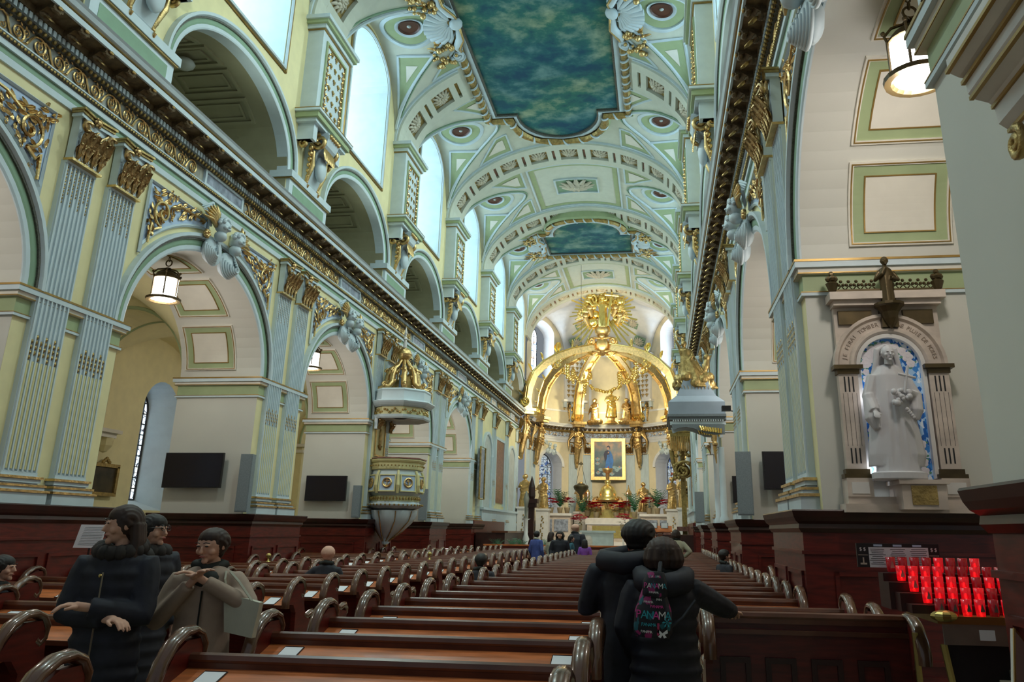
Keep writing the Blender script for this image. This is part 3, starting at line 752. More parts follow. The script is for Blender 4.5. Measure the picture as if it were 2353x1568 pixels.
for bi, yc in enumerate(BAYS):
    panel = bi in (1,2,3) and bi != 0
    for s in (-1,1):
        x0 = s*5.2
        o = ring('oculus_surround', x0,0,1.02,1.20,'trim',ceil,yc,.10,.04)
        ring('green_ring', x0,0,.60,1.0,'green',o,yc,.03,.03)
        ring('inner_ring', x0,0,.45,.60,'trim',o,yc,.03,.09)
        ring('gilt_ring', x0,0,.39,.45,'oculus_dark',o,yc,.05,.10)
        inlay('oculus_opening', [(x0+.40*cos(a*pi/8),.40*sin(a*pi/8)) for a in range(16)],'oculus_dark',o,yc,.04,3)
        B('oculus_lamp', MB().ball((x0,yc,vz(x0,0)-.04),.10,8,6,(1,1,.6)), 'stone_grey', o, True)
        # the rounded rim of the lunette
        rim = []
        for i in range(41):
            d = -3.3*cos(pi*i/40); x = dx_at(d); rim.append((s*x,yc+d,barrel(x)-.03))
        o = B('lunette_rim', MB().tube(rim,.07,5), 'trim', ceil)
        rim2 = [(x+s*.16*abs(cos(pi*i/40))*0+s*.0, yc+(y-yc)*1.035, barrel(abs(x)-.12)-.03) for i,(x,y,z) in enumerate(rim)]
        rim2 = [(a[0]-s*.14,a[1],barrel(abs(a[0])-.14)-.03) for a in rim2]
        B('green_rim', MB().tube(rim2,.05,4), 'green_deep', o)
        for sg in (-1,1):                    # green triangle on each flank of the lunette
            tri = [(s*4.75,sg*1.25),(s*6.35,sg*1.45),(s*6.35,sg*2.95)]
            tri = [(s*4.55,sg*1.6),(s*6.1,sg*1.4),(s*6.45,sg*3.0)]
            o = inlay('triangle_panel', tri, 'green', ceil, yc, .02)
            outline(tri, yc, .07, .03, 'trim', 'panel_moulding', o)
            inlay('triangle_centre', shrink(tri,.33), 'cream_pale', o, yc, .05,3)
            if bi in (3,4,6,5):
                # frames between lunette and crown panel
                t2 = [(s*3.05,sg*3.15),(s*3.05,sg*.9 if bi in (4,6) else sg*1.2),(s*3.6,sg*1.3),(s*4.8,sg*3.1)]
                if bi in (1,2): continue
                o = inlay('spandrel_panel', t2, 'green', ceil, yc, .02); outline(t2,yc,.06,.03,'trim','panel_moulding',o)
                inlay('spandrel_centre', shrink(t2,.55), 'cream_pale', o, yc, .05,3)
            elif bi in (1,2):
                t2 = [(s*3.75,sg*3.2),(s*3.75,sg*1.9),(s*5.0,sg*3.15)]
                o = inlay('spandrel_panel', t2, 'green', ceil, yc, .02); outline(t2,yc,.06,.03,'trim','panel_moulding',o)
    if bi in (4,6):                          # crown panel with a large rosette
        for (hx,hd,wd,mt,nme,of) in ((2.75,3.15,.10,'trim','crown_panel_moulding',.10),(2.62,3.02,.28,'green','green_band',.03),(1.35,1.05,.09,'trim','inner_moulding',.12)):
            k = MB(); n = 12
            for (a0,a1,b0,b1) in ((-hx,hx,-hd,-hd+wd),(-hx,hx,hd-wd,hd),(-hx,-hx+wd,-hd+wd,hd-wd),(hx-wd,hx,-hd+wd,hd-wd)):
                k.grid([[(a0+(a1-a0)*i/n,yc+b,barrel(a0+(a1-a0)*i/n)-o_) for b,o_ in ((b0,0),(b0,of),(b1,of),(b1,0))] for i in range(n+1)])
            o = B(nme,k,mt,ceil)
        inlay('rosette_ground', [(-1.25,-.95),(1.25,-.95),(1.25,.95),(-1.25,.95)], 'green_deep', ceil, yc, .02)
        put('rosette', ROM, ceil, (0,yc,vz(0,0)-.02), scale=(2.7,2.0,1.6))
# painted sky panels
def sky_panel(yc, hx, hy, lobe_near, lobe_far, z=22.22, lw=2.0, ornaments=()):
    pts = []
    def lobe(y, sg):
        r = 2.3; a = [(-lw*cos(pi*i/14)*1.0, y+sg*(.25+r*sin(pi*i/14))) for i in range(15)]
        return a if sg > 0 else [(-x,yy) for x,yy in a]
    pts.append((-hx,yc+hy)); 
    if lobe_far: pts += [(-lw,yc+hy)]+lobe(yc+hy,1)+[(lw,yc+hy)]
    pts.append((hx,yc+hy)); pts.append((hx,yc-hy))
    if lobe_near: pts += [(lw,yc-hy)]+lobe(yc-hy,-1)+[(-lw,yc-hy)]
    pts.append((-hx,yc-hy))
    c = (0,yc)
    def sc_(k): return [(x+(1 if x>0 else -1)*k*(1 if abs(x)>=hx-.01 else .75 if abs(x)>.5 else 0), y+(1 if y>yc else -1)*k) for x,y in pts]
    o = B('sky_painting', MB().poly([(x,y,z) for x,y in pts]), 'sky', ceil)
    def curb(k0,k1,z0,z1,name,mt,par):
        A = sc_(k0); D = sc_(k1); k = MB(); rows = []
        for a,d in zip(A+A[:1],D+D[:1]): rows.append([(a[0],a[1],z),(a[0],a[1],z0),(d[0],d[1],z1),(d[0],d[1],z1+.9)])
        k.grid(rows); return B(name,k,mt,par)
    curb(0,.10,z-.10,z-.10,'dark_fillet','dark_bead',o); curb(.10,.34,z-.16,z-.05,'white_moulding','trim',o)
    curb(.74,.86,z-.12,z+.0,'outer_moulding','green',o)
    G = sc_(.54); P_ = []
    for a,b in zip(G,G[1:]+G[:1]):
        n = max(1,int(hypot(b[0]-a[0],b[1]-a[1])/.3))
        for i in range(n): P_.append(Vector((a[0]+(b[0]-a[0])*i/n,a[1]+(b[1]-a[1])*i/n,z-.10)))
    P_.append(P_[0]); n = len(P_)
    B('garland_core', MB().tube(P_,[.17+.04*((i//2)%2) for i in range(n)],7), 'gold_dull', o)
    k = MB(); i = 0
    for i in range(0,n-2,2):
        t = (P_[i+1]-P_[i]).normalized(); nn = Vector((t.y,-t.x,0))
        k.tube([P_[i]+nn*.20*cos(a)+Vector((0,0,-.20*sin(a)))+t*(.32*a/pi) for a in [pi*q/6 for q in range(7)]],[.02,.045,.06,.06,.06,.045,.02],5)
    B('garland_leaves', k, 'trim', o, kind='stuff')
sky_panel(27.62, 3.05, 8.0, True, True)
sky_panel(55.1, 3.05, 1.9, True, False, 22.2, 2.3)
# shell cartouches where the panels meet the side bays
w_ = MB(); g = MB()
for i in range(11):
    a = -1.25+2.5*i/10; w_.tube([(.05,0,-.1),(.75*cos(a),.85*sin(a),-.30),(1.25*cos(a),1.30*sin(a),-.12)],[.05,.11,.15],6)
for sg in (-1,1):
    w_.tube([(-.2,sg*.3,-.2),(-.1,sg*.9,-.42),(.2,sg*1.5,-.32),(.15,sg*2.1,-.15)],[.10,.2,.16,.1],7)
    g.tube([(-.25,sg*.3,-.3),(-.2,sg*.9,-.56),(.1,sg*1.55,-.46),(.1,sg*2.15,-.2)],.06,6)
    w_.tube([(.30+a,sg*2.3+b,-.22) for a,_,b in spiral(0,0,.32,1.5,sg,0,16)],.09,6)
    rn = random.Random(5)
    for i in range(26): g.ball((.6+rn.uniform(-.3,1.0)*.8,sg*(1.4+rn.uniform(-.3,1.2)),-.22+rn.uniform(-.15,.1)),rn.uniform(.07,.16),6,4)
    g.tube([(1.3+a,sg*2.9+b,-.05) for a,_,b in spiral(0,0,.3,1.4,-sg,pi,16)],.07,6)
    for i in range(5): leafmb(g, Matrix.Translation((.5+.25*i,sg*(1.2+.25*i),-.15)) @ Matrix.Rotation(.5*i,4,'Z') @ Matrix.Rotation(pi/2,4,'X'), .6,.16,.3)
w_.ball((-.15,0,-.32),.30,10,7,(1,1.2,.7))
CM = (w_.mesh('shell_cartouche','trim',True), g.mesh('gilt_clusters','gold',True))
def cartouche(x, y, z, s, rx=0, sc_=1.0):
    o = put('shell_cartouche', CM[0], ceil, (x,y,z), (0, 0, 0), (s*sc_,sc_,sc_)); o.rotation_euler = (rx,s*.35,0); put('gilt_clusters', CM[1], o)
for s in (-1,1): cartouche(s*3.45,27.6,22.2,s,0,.95)
for s in (-1,1): cartouche(s*3.5,54.6,22.15,s,0,.8)

# ------------------------------------------------------------------ choir side walls and apse
R0 = HW; AC = (XC, 70.6)
apse = struct('wall_back', (XC,70.6,0)); apse['label'] = 'curved apse wall with tall windows behind the altar'
m = MB().box(-HW-TH,-HW,52.4,67.4,0,ZE0+.02); cw = B('choir_wall', m, 'cream', wall_left)
m = MB().box(-HW-TH,-HW,52.4,67.4,0,ZE0+.02); B('choir_wall', m, 'cream', wall_right)
for wl in (wall_left, wall_right):
    for (a,b) in ((53.1,55.9),(62.4,65.4)):
        e = ell((a+b)/2,(b-a)/2,6.9,1.35)
        B('choir_niche', MB().prism([L(0,a,3.4)]+[L(0,y,z) for y,z in e]+[L(0,b,3.4)],(.05,0,0)), 'stone_grey', wl)
        o = B('niche_archivolt', arcband((b-a)/2,1.35,(a+b)/2,6.9,0,.22,.12,.16,20), 'trim', wl)
        for q in (a,b): B('niche_jamb', MB().box(-HW,-HW+.14,q-.11,q+.11,3.4,6.9), 'trim', o)
    o = B('red_marble_panel', MB().box(-HW,-HW+.06,57.6,60.6,3.9,8.3), 'marble_red', wl)
    B('panel_frame', MB().box(-HW,-HW+.10,57.35,57.6,3.7,8.5).box(-HW,-HW+.10,60.6,60.85,3.7,8.5).box(-HW,-HW+.1,57.6,60.6,8.3,8.5), 'trim', o)
    B('dado', MB().box(-HW,-HW+.25,52.6,66.8,0,3.3).box(-HW,-HW+.38,52.5,66.9,3.3,3.45), 'trim', wl)
def acyl(r, ph, z): return (r*sin(ph), r*cos(ph), z)
PHW, PHU = radians(50), radians(62)
# lower wall with two arched windows
def wallstrip(phs, lo, hi, openf, name, mt):
    k = MB(); rvl = MB()
    for p0,p1 in zip(phs,phs[1:]):
        o0, o1 = openf(p0), openf(p1); 
        h0 = hi(p0) if callable(hi) else hi; h1 = hi(p1) if callable(hi) else hi
        if o0 and o1:
            k.quad(acyl(R0,p0,lo),acyl(R0,p1,lo),acyl(R0,p1,o1[0]),acyl(R0,p0,o0[0])); k.quad(acyl(R0,p0,o0[1]),acyl(R0,p1,o1[1]),acyl(R0,p1,h1),acyl(R0,p0,h0))
            for z0,z1 in ((o0[1],o1[1]),(o0[0],o1[0])): rvl.quad(acyl(R0,p0,z0),acyl(R0,p1,z1),acyl(R0+1.6,p1,z1),acyl(R0+1.6,p0,z0))
        else: k.quad(acyl(R0,p0,lo),acyl(R0,p1,lo),acyl(R0,p1,h1),acyl(R0,p0,h0))
        if bool(o0) != bool(o1):
            p,oo = (p0,o0) if o0 else (p1,o1); rvl.quad(acyl(R0,p,oo[0]),acyl(R0,p,oo[1]),acyl(R0+1.6,p,oo[1]),acyl(R0+1.6,p,oo[0]))
    B(name,k,mt,apse); return rvl
def samp(c0, hw): 
    s = set(round(-pi/2+pi*i/60,5) for i in range(61))
    for c in (-c0,c0):
        for i in range(13): s.add(round(c-hw*.9999*cos(pi*i/12),5))
        s.add(round(c-hw*1.0003,5)); s.add(round(c+hw*1.0003,5))
    return sorted(s)
h1 = radians(11.5); h2 = radians(15)
def op1(p):
    d = abs(abs(p)-PHW); return (3.6, 7.75+1.35*sqrt(1-(d/h1)**2)) if d < h1 else None
def op2(p):
    d = abs(abs(p)-PHU); return (WZ0, WZ1+1.3*sqrt(1-(d/h2)**2)) if d < h2 else None
def lunA(p):
    d = (abs(p)-PHU)*R0; return 18.0+3.9*sqrt(1-(d/3.1)**2) if abs(d) < 3.1 else 0
mat('apse_white', (.80,.80,.80), .5, var=.03); mat('apse_cream', (.82,.72,.50), .5, var=.04)
r1 = wallstrip(samp(PHW,h1),0,10.04,op1,'apse_lower_wall','apse_cream')
r2 = wallstrip(samp(PHU,h2),11.6,lambda p: max(18.5,lunA(p))+.05,op2,'apse_upper_wall','apse_cream')
B('window_reveal', r1.add(r2), 'apse_white', apse)
k = MB(); NP = 60; rows = []
for i in range(25):
    t = pi/2*i/24; r = 6.9*sin(t); rows.append([(r*sin(p),r*cos(p), max(18.41+4.4*cos(t), lunA(p)+(6.9-r)*.10 if r > 3.2 else 0)) for p in [-pi/2+pi*j/NP for j in range(NP+1)]])
k.grid(rows); B('apse_half_dome', k, 'apse_white', apse, True)
m = MB().box(-HW,HW,-3.3,0.02,22.85,22.95); 
rows = [[(6.68*sin(-pi/2+pi*i/NT), y, barrel(6.68*sin(-pi/2+pi*i/NT))) for i in range(NT+1)] for y in (-1.65,.05)]
B('apse_arch', MB().grid(rows), 'vault', apse)
def ringprof(prof, mt, name, p0=-pi/2, p1=pi/2, n=48, par=None):
    k = MB(); k.grid([[acyl(R0-p,p0+(p1-p0)*i/n,z) for p,z in prof] for i in range(n+1)]); return B(name,k,mt,par or apse)
for nme,prof,mt in (('architrave',[(0,10.02),(.05,10.02),(.05,10.2),(.09,10.3),(.09,10.42),(.13,10.5),(.13,10.53)],'apse_white'),('frieze',[(.03,10.53),(.03,10.96)],'blue_ground'),
   ('egg_moulding',[(.03,10.95),(.17,11.03),(.12,11.06),(.12,11.2)],'gold_dull'),('cornice',[(.16,11.2),(.2,11.34),(.6,11.40),(.62,11.5),(.66,11.55),(.76,11.7),(.2,11.75)],'apse_white'),
   ('upper_band',[(.0,12.9),(.06,12.9),(.08,13.05),(0,13.06)],'apse_white')):
    ringprof(prof,mt,nme)
for i in range(-13,14):
    p = radians(i*6.4)
    put('frieze_scroll', scr, apse, acyl(R0-.06,p,10.75), (0,0,-p-pi/2), scale=(1,1,1 if i%2 else -1))
for i in range(-22,23):
    p = radians(i*3.9); put('modillion', mod, apse, acyl(R0-.2,p,11.36), (0,0,-p-pi/2))
# pilasters of the apse (shared mesh), both storeys
for p in (-82,-72,-29,-17,17,29,72,82):
    a = radians(p); o = put('pilaster', PM[0], apse, acyl(R0,a,0), (0,0,-a-pi/2)); 
    for n2,mm in zip(('flute_ridge','pilaster_base','gilt_torus'), (PM[1],PM[5],PM[6])): put(n2,mm,o)
    o = put('capital', CAP[0], apse, acyl(R0-.06,a,9.0), (0,0,-a-pi/2), scale=(1,.8,1))
    for n2,mm in zip(('acanthus_leaves','abacus','necking'), CAP[1:]): put(n2,mm,o)
for p in (-29,29):
    a = radians(p); T_ = (0,0,-a-pi/2)
    o = put('fleur_pilaster', MB().box(0,.5,-1.0,1.0,14.0,18.0).mesh('fleur_pilaster','apse_white'), apse, acyl(R0,a,0), T_)
    for r in range(8):
        for c in range(4): put('fleur_de_lis', FLM, o, (.52,-.66+.44*c,14.4+.45*r), scale=(1.2,1.4,1.4))
    B('pilaster_cap', MB().box(0,.75,-1.2,1.2,18.0,18.4).box(0,.85,-1.3,1.3,18.25,18.4), 'apse_white', o)
    B('pilaster_shelf', MB().box(0,.8,-1.25,1.25,13.8,14.0), 'apse_white', o)
    kk = put('console_bracket', KB[0], apse, acyl(R0,a,13.8), T_, scale=(.8,1,.9)); put('gilt_scrollwork', KB[1], kk)
    # dome rib with two rosettes
    for rr,zz in ((6.3,19.6),(5.2,21.2)):
        put('rosette', ROM, apse, (rr*sin(a),rr*cos(a),zz), (radians(50)*-cos(a), radians(50)*sin(a), 0), (1.2,1.2,1))
        B('rosette_ground', MB().box(-.55,.55,-.55,.55,-.0,.04), 'green_deep', apse, loc=(rr*1.01*sin(a),rr*1.01*cos(a),zz+.05), rot=(radians(50)*-cos(a), radians(50)*sin(a), 0))
# shallow gold-lit niche shell behind the Virgin group
B('niche_shell', MB().grid([[acyl(R0-.05-1.2*0,p,z) for p in [radians(-15+30*i/10) for i in range(11)]] for z in (11.8,17.6)]), 'apse_cream', apse)
for p in (-15,15): ringprof([(0,11.7),(.22,11.7),(.22,17.4),(0,17.4)],'apse_white','niche_jamb',radians(p-1),radians(p+1),2)
# stained glass windows of the apse and aisles
def stained():
    m = bpy.data.materials.new('stained_glass'); m.use_nodes = True; nt = m.node_tree; b = nt.nodes['Principled BSDF']
    tc = nt.nodes.new('ShaderNodeTexCoord'); v = nt.nodes.new('ShaderNodeTexVoronoi'); v.inputs['Scale'].default_value = 4.5
    v2 = nt.nodes.new('ShaderNodeTexVoronoi'); v2.feature = 'DISTANCE_TO_EDGE'; v2.inputs['Scale'].default_value = 4.5
    nt.links.new(tc.outputs['Object'], v.inputs['Vector']); nt.links.new(tc.outputs['Object'], v2.inputs['Vector'])
    r = nt.nodes.new('ShaderNodeValToRGB'); r.color_ramp.interpolation = 'CONSTANT'; e = r.color_ramp.elements
    e[0].color = (.75,.90,1.0,1); e[1].position = .55; e[1].color = (.6,.8,.9,1)
    for p_,c_ in ((.66,(.10,.22,.55,1)),(.72,(.75,.8,.75,1)),(.86,(.5,.10,.03,1)),(.91,(.65,.75,.9,1))):
        x = e.new(p_); x.color = c_
    nt.links.new(v.outputs['Color'], r.inputs[0])
    l = nt.nodes.new('ShaderNodeMath'); l.operation = 'GREATER_THAN'; l.inputs[1].default_value = .045; nt.links.new(v2.outputs['Distance'], l.inputs[0])
    mx = nt.nodes.new('ShaderNodeMix'); mx.data_type = 'RGBA'; mx.inputs[6].default_value = (.02,.02,.03,1); nt.links.new(l.outputs[0], mx.inputs[0]); nt.links.new(r.outputs[0], mx.inputs[7])
    nt.links.new(mx.outputs[2], b.inputs['Emission Color']); b.inputs['Emission Strength'].default_value = 1.7; b.inputs['Base Color'].default_value = (.05,.05,.06,1); b.inputs['Roughness'].default_value = .2
    MATS['glass'] = m
    m2 = m.copy(); m2.node_tree.nodes['Principled BSDF'].inputs['Emission Strength'].default_value = .45; MATS['glass_dim'] = m2
    m3 = m.copy(); m3.node_tree.nodes['Principled BSDF'].inputs['Emission Strength'].default_value = 7; MATS['glass_bright'] = m3
stained()
def gwin(o, hw, z0, z1, rise, mt='glass', nh=6):
    pts = [(0,-hw,z0)]+[(0,-hw*cos(pi*i/14),z1+rise*sin(pi*i/14)) for i in range(15)]+[(0,hw,z0)]
    B('pane', MB().poly(pts), mt, o)
    f = MB().tube([(-.03*0+.03,y,z) for _,y,z in pts]+[(.03,-hw,z0)],.05,4)
    for i in range(1,nh+2):
        z = z0+(z1-z0)*i/nh; ww = hw if z <= z1 else hw*.8; f.box(.0,.05,-ww,ww,z-.018,z+.018)
    for y in (-hw*.62,hw*.62): f.box(.0,.05,y-.015,y+.015,z0,z1+rise*.75)
    B('window_frame', f, 'lead', o); return o
for i,p in enumerate((-PHU,PHU)):
    n_ = 15+i; o = struct('window_%d' % n_, (XC+(R0+1.5)*sin(p)*1.0, 70.6+(R0+1.5)*cos(p), 0)); o.rotation_euler = (0,0,-p-pi/2)
    gwin(o, 1.25, WZ0, WZ1, 1.0, 'glass_bright')
for i,p in enumerate((-PHW,PHW)):
    n_ = 17+i; o = struct('window_%d' % n_, (XC+(R0+1.2)*sin(p), 70.6+(R0+1.2)*cos(p), 0)); o.rotation_euler = (0,0,-p-pi/2)
    gwin(o, 1.25, 3.6, 7.75, 1.2, 'glass_dim')
    # archivolt and cherub cartouche over the lower windows
    q = MB(); hw_ = R0*sin(h1)
    rows = []
    for j in range(25):
        a = pi*j/24; rows.append([acyl(R0-d, p-(h1+e/R0)*cos(a), 7.75+(1.35+e)*sin(a)) for e,d in ((0,0),(0,.12),(.22,.16),(.25,0))])
    q.grid(rows); oo = B('archivolt', q, 'apse_white', apse)
    put('keystone_cherubs', KM[0], apse, acyl(R0-.1,p,9.45), (0,0,-p-pi/2), (.9,.9,.8)); 

# ------------------------------------------------------------------ side aisles
ais = struct('wall_front', (XC,0,0)); ais.name = 'wall_aisle_left'; ais['label'] = 'outer wall and vault of the left aisle'
AX0, AX1, AZ = -HW-TH, -14.42, 6.25
xm, ha = (AX0+AX1)/2, (AX0-AX1)/2
def aw(x,y):                                 # aisle vault: barrel along the aisle crossed by bay arches
    a = AZ+2.7*sqrt(max(0,1-((x-xm)/ha)**2)); yc = min(ABAY,key=lambda c: abs(c-y)); d = (y-yc)/3.3
    b = AZ+2.7*sqrt(1-d*d) if abs(d) < 1 else 0
    return max(a,b)
m = MB(); rows = []
for yc in ABAY[:6]:
    for j in range(29):
        y = yc-4.55+9.1*(.5-.5*cos(pi*j/28)); rows.append([(xm+ha*sin(-pi/2+pi*i/20),y,aw(xm+ha*sin(-pi/2+pi*i/20),y)) for i in range(21)])
m.grid(rows); B('aisle_vault', m, 'cream', ais, True)
for yc in ACEN[:6]:
    rows = [[(xm+(ha-d)*cos(pi*i/24), yc+e, AZ+(2.7-d)*sin(pi*i/24)) for e,d in ((-.85,0),(-.85,.30),(.85,.30),(.85,0))] for i in range(25)]
    o = B('transverse_arch', MB().grid(rows), 'cream', ais)
    for e in (-.87,.87):
        B('arch_moulding', MB().tube([(xm+(ha-.28)*cos(pi*i/24), yc+e, AZ+(2.42)*sin(pi*i/24)) for i in range(25)],.06,5), 'green', o)
    B('wall_respond', MB().box(AX1,AX1+.45,yc-.85,yc+.85,0,AZ), 'cream', o)
    B('respond_cap', MB().box(AX1,AX1+.65,yc-1.05,yc+1.05,AZ-.15,AZ).box(AX1,AX1+.55,yc-.95,yc+.95,AZ-.45,AZ-.3), 'cream_pale', o)
m = MB()
AWC = [yc+.8 for yc in ABAY[:6]]
for k_,yc in enumerate(ABAY[:6]):
    c = AWC[k_]; a,b = c-1.1,c+1.1; e = ell(c,1.1,6.3,1.1,12)
    m.quad((AX1,yc-4.55,0),(AX1,a,0),(AX1,a,9.2),(AX1,yc-4.55,9.2)); m.quad((AX1,b,0),(AX1,yc+4.55,0),(AX1,yc+4.55,9.2),(AX1,b,9.2)); m.quad((AX1,a,0),(AX1,b,0),(AX1,b,2.6),(AX1,a,2.6))
    for (ya,za),(yb,zb) in zip(e,e[1:]): m.quad((AX1,ya,za),(AX1,yb,zb),(AX1,yb,9.2),(AX1,ya,9.2))
B('aisle_wall', m, 'cream', ais)
m = MB()
for c in AWC:
    e = [(c-1.1,2.6)]+ell(c,1.1,6.3,1.1,12)+[(c+1.1,2.6),(c-1.1,2.6)]
    for (ya,za),(yb,zb) in zip(e,e[1:]): m.quad((AX1,ya,za),(AX1,yb,zb),(AX1-1.1,c+(yb-c)*.62,3.0+(zb-2.6)*.9),(AX1-1.1,c+(ya-c)*.62,3.0+(za-2.6)*.9))
B('window_reveal', m, 'trim', ais)
m = MB().box(AX1,AX1+.06,6,56,1.9,2.02); B('dado_rail', m, 'trim', ais)
m = MB().box(AX1,AX1+.05,6,56,0,1.9); B('aisle_wainscot', m, 'wood_dark', ais)
ais_r = copy_tree(ais); ais_r.name = 'wall_aisle_right'; ais_r.scale = (-1,1,1); ais_r['label'] = 'outer wall and vault of the right aisle'
n_ = 18
for s in (-1,1):
    for c in AWC:
        n_ += 1; o = struct('window_%d' % n_, (XC+s*(14.42+1.05),c,0)); o.rotation_euler = (0,0,0 if s < 0 else pi); gwin(o,.70,3.0,6.25,.85,'glass',8)
# end walls closing aisles and the west end of the nave
m = MB().box(-14.6,-HW,56.2,56.4,0,9.5).box(HW,14.6,56.2,56.4,0,9.5); B('wall_end', m, 'cream', None, loc=(XC,0,0), kind='structure').name = 'wall_aisle_end'

# ------------------------------------------------------------------ floor
m = bpy.data.materials.new('floor_tiles'); m.use_nodes = True; nt = m.node_tree; b = nt.nodes['Principled BSDF']
tc = nt.nodes.new('ShaderNodeTexCoord'); br = nt.nodes.new('ShaderNodeTexBrick'); br.inputs['Scale'].default_value = 1.6; br.offset = 0
br.inputs['Color1'].default_value = (.40,.36,.24,1); br.inputs['Color2'].default_value = (.32,.29,.20,1); br.inputs['Mortar'].default_value = (.06,.05,.04,1); br.inputs['Mortar Size'].default_value = .012
nt.links.new(tc.outputs['Object'], br.inputs['Vector']); nt.links.new(br.outputs['Color'], b.inputs['Base Color']); b.inputs['Roughness'].default_value = .35; MATS['tiles'] = m
B('floor', MB().box(-20,12,-6,80,-.2,0), 'tiles', None, kind='structure')
o = B('chancel_platform', MB().box(XC-6.2,XC+6.2,46.5,77.6,0,.35).box(XC-5.8,XC+5.8,47.6,77.6,.35,.7), 'marble_white', None, kind='structure'); o.name = 'floor_chancel'
# ------------------------------------------------------------------ pews
def lab(i, total, a, b): return a
def pew_proto(Wd, deep=.98, panelled=False):
    t = thing('pew','x','pew'); h = Wd/2
    D = .085 if panelled else -.075
    B('back', MB().box(-h+.05,h-.05,-.04,.02,.12,1.16+D), 'wood', t)
    B('top_rail', MB().tube([(-h+.03,-.03,1.195+D),(h-.03,-.03,1.195+D)],.045,8).box(-h+.04,h-.04,-.07,.03,1.13+D,1.175+D), 'wood_rail', t)
    if not panelled:
        k = MB().prism([(-h+.05,-.06,1.14+D),(-h+.05,-.40,1.035+D),(-h+.05,-.40,1.005+D),(-h+.05,-.04,1.10+D)],(Wd-.1,0,0))
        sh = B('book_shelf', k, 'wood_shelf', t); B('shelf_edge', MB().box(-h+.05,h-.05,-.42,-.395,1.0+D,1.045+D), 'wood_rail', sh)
        for x,sg in ((-h+.34,1),(h-.34,-1)):
            c = MB(); f = lambda yy: 1.14+D+(.105/.34)*(yy+.06)+.004
            x0,x1 = x-.085,x+.085
            c.prism([(x0,-.36,f(-.36)),(x1,-.36,f(-.36)),(x1,-.13,f(-.13)),(x0,-.13,f(-.13))],(0,0,.004))
            cd = B('notice_card', c, 'paper', t, label='white printed card in a dark frame on the shelf')
            B('card_frame', MB().tube([(x0,-.37,f(-.37)),(x1,-.37,f(-.37)),(x1,-.12,f(-.12)),(x0,-.12,f(-.12)),(x0,-.37,f(-.37))],.007,4), 'wood_dark', cd)
    else:
        for i in range(4):
            a = -h+.16+(Wd-.3)*i/4; b_ = a+(Wd-.3)/4-.14; k = MB()
            for q in ((a,b_,.20,.25),(a,b_,.86,.91),(a,a+.05,.25,.86),(b_-.05,b_,.25,.86)): k.box(q[0],q[1],-.075,-.04,q[2],q[3])
            B('panel_moulding', k, 'wood_dark', t)
        B('base_rail', MB().box(-h+.05,h-.05,-.09,.02,0,.14), 'wood', t); B('ledge_moulding', MB().box(-h+.03,h-.03,-.10,.0,1.12,1.16), 'wood_rail', t)
    B('seat', MB().box(-h+.05,h-.05,.02,.58,.50,.56), 'wood_rail', t)
    B('kneeler', MB().box(-h+.12,h-.12,-.66,-.48,.16,.26), 'wood_dark', t)
    for s in (-1,1):
        e = MB(); prof = [(-.14,0),(.60,0),(.60,.10),(.50,.16),(.52,.40),(.62,.62),(.60,.70),(.40,.72),(.24,.78),(.16,.95),(.13,1.15),(.06,1.25),(-.12,1.25),(-.26,1.18),(-.36,1.05),(-.38,.98),(-.22,.96),(-.12,.85),(-.10,.30)]
        e.prism([(s*h-s*.05-.035,y,z) for y,z in prof],(.07,0,0)); ep = B('end_panel', e, 'wood', t)
        sc2 = [(-.41,.93),(-.42,1.02),(-.37,1.13),(-.27,1.24),(-.14,1.305),(-.02,1.315),(.08,1.28),(.14,1.20),(.14,1.10),(.08,1.06),(.03,1.10)]
        k = MB(); P_ = [(s*h-s*.05,y,z) for y,z in sc2]
        rows = []
        for i,(x,y,z) in enumerate(P_):
            a = P_[min(i+1,len(P_)-1)]; c = P_[max(i-1,0)]; ty,tz = a[1]-c[1],a[2]-c[2]; l = hypot(ty,tz); ny,nz = -tz/l,ty/l; w2 = .062 if i < 8 else .045; r = .038
            rows.append([(x+w2*cos(b2),y+ny*r*sin(b2),z+nz*r*sin(b2)) for b2 in [2*pi*q/10 for q in range(10)]])
        k.grid(rows,close=True); k.poly(rows[0]); k.poly(rows[-1]); B('scroll_cap', k, 'wood_scroll', ep, True)
        k = MB(); arm = [(.12,.86),(.22,.79),(.34,.76),(.46,.79),(.56,.80),(.64,.74),(.64,.66),(.58,.64)]
        k.tube([(s*h-s*.05,y,z) for y,z in arm],[.03,.04,.05,.055,.055,.05,.045,.03],7); B('arm_scroll', k, 'wood_scroll', ep, True)
    return t
def pew_bank(xa, xb, ys, wording, group, panel_first=None):
    Wd = xb-xa; pr = pew_proto(Wd); n = len(ys); first = True
    for i,y in enumerate(ys):
        if first: o = pr; o.location = ((xa+xb)/2,y,0); first = False
        else: o = copy_tree(pr, loc=((xa+xb)/2,y,0))
        o['label'] = wording(i,n); o['group'] = group
def ordn(i):
    return ('nearest','second','third','fourth','fifth','sixth','seventh','eighth','ninth','tenth','eleventh','twelfth','thirteenth','fourteenth','fifteenth','sixteenth','seventeenth','eighteenth','nineteenth','twentieth')[i]
def word(bank, row='row'):
    def f(i,n):
        if i < 20: return ('%s brown wooden pew of the %s' % (ordn(i), bank)) if i else 'nearest brown wooden pew of the %s' % bank
        j = n-1-i
        return ('farthest' if j == 0 else ordn(j)+' from the far end')+', brown wooden pew of the %s' % bank
    return f
YB = [4.83+1.325*i for i in range(29)]
pew_bank(-3.56,-.50,YB,word('bank left of the couple\'s aisle'),'pews between the two aisles')
YC_ = [5.55+1.36*i for i in range(28)]
pew_bank(-8.05,-5.38,YC_,word('bank beyond the centre aisle'),'pews left of the centre aisle')
longs, shorts = [], []
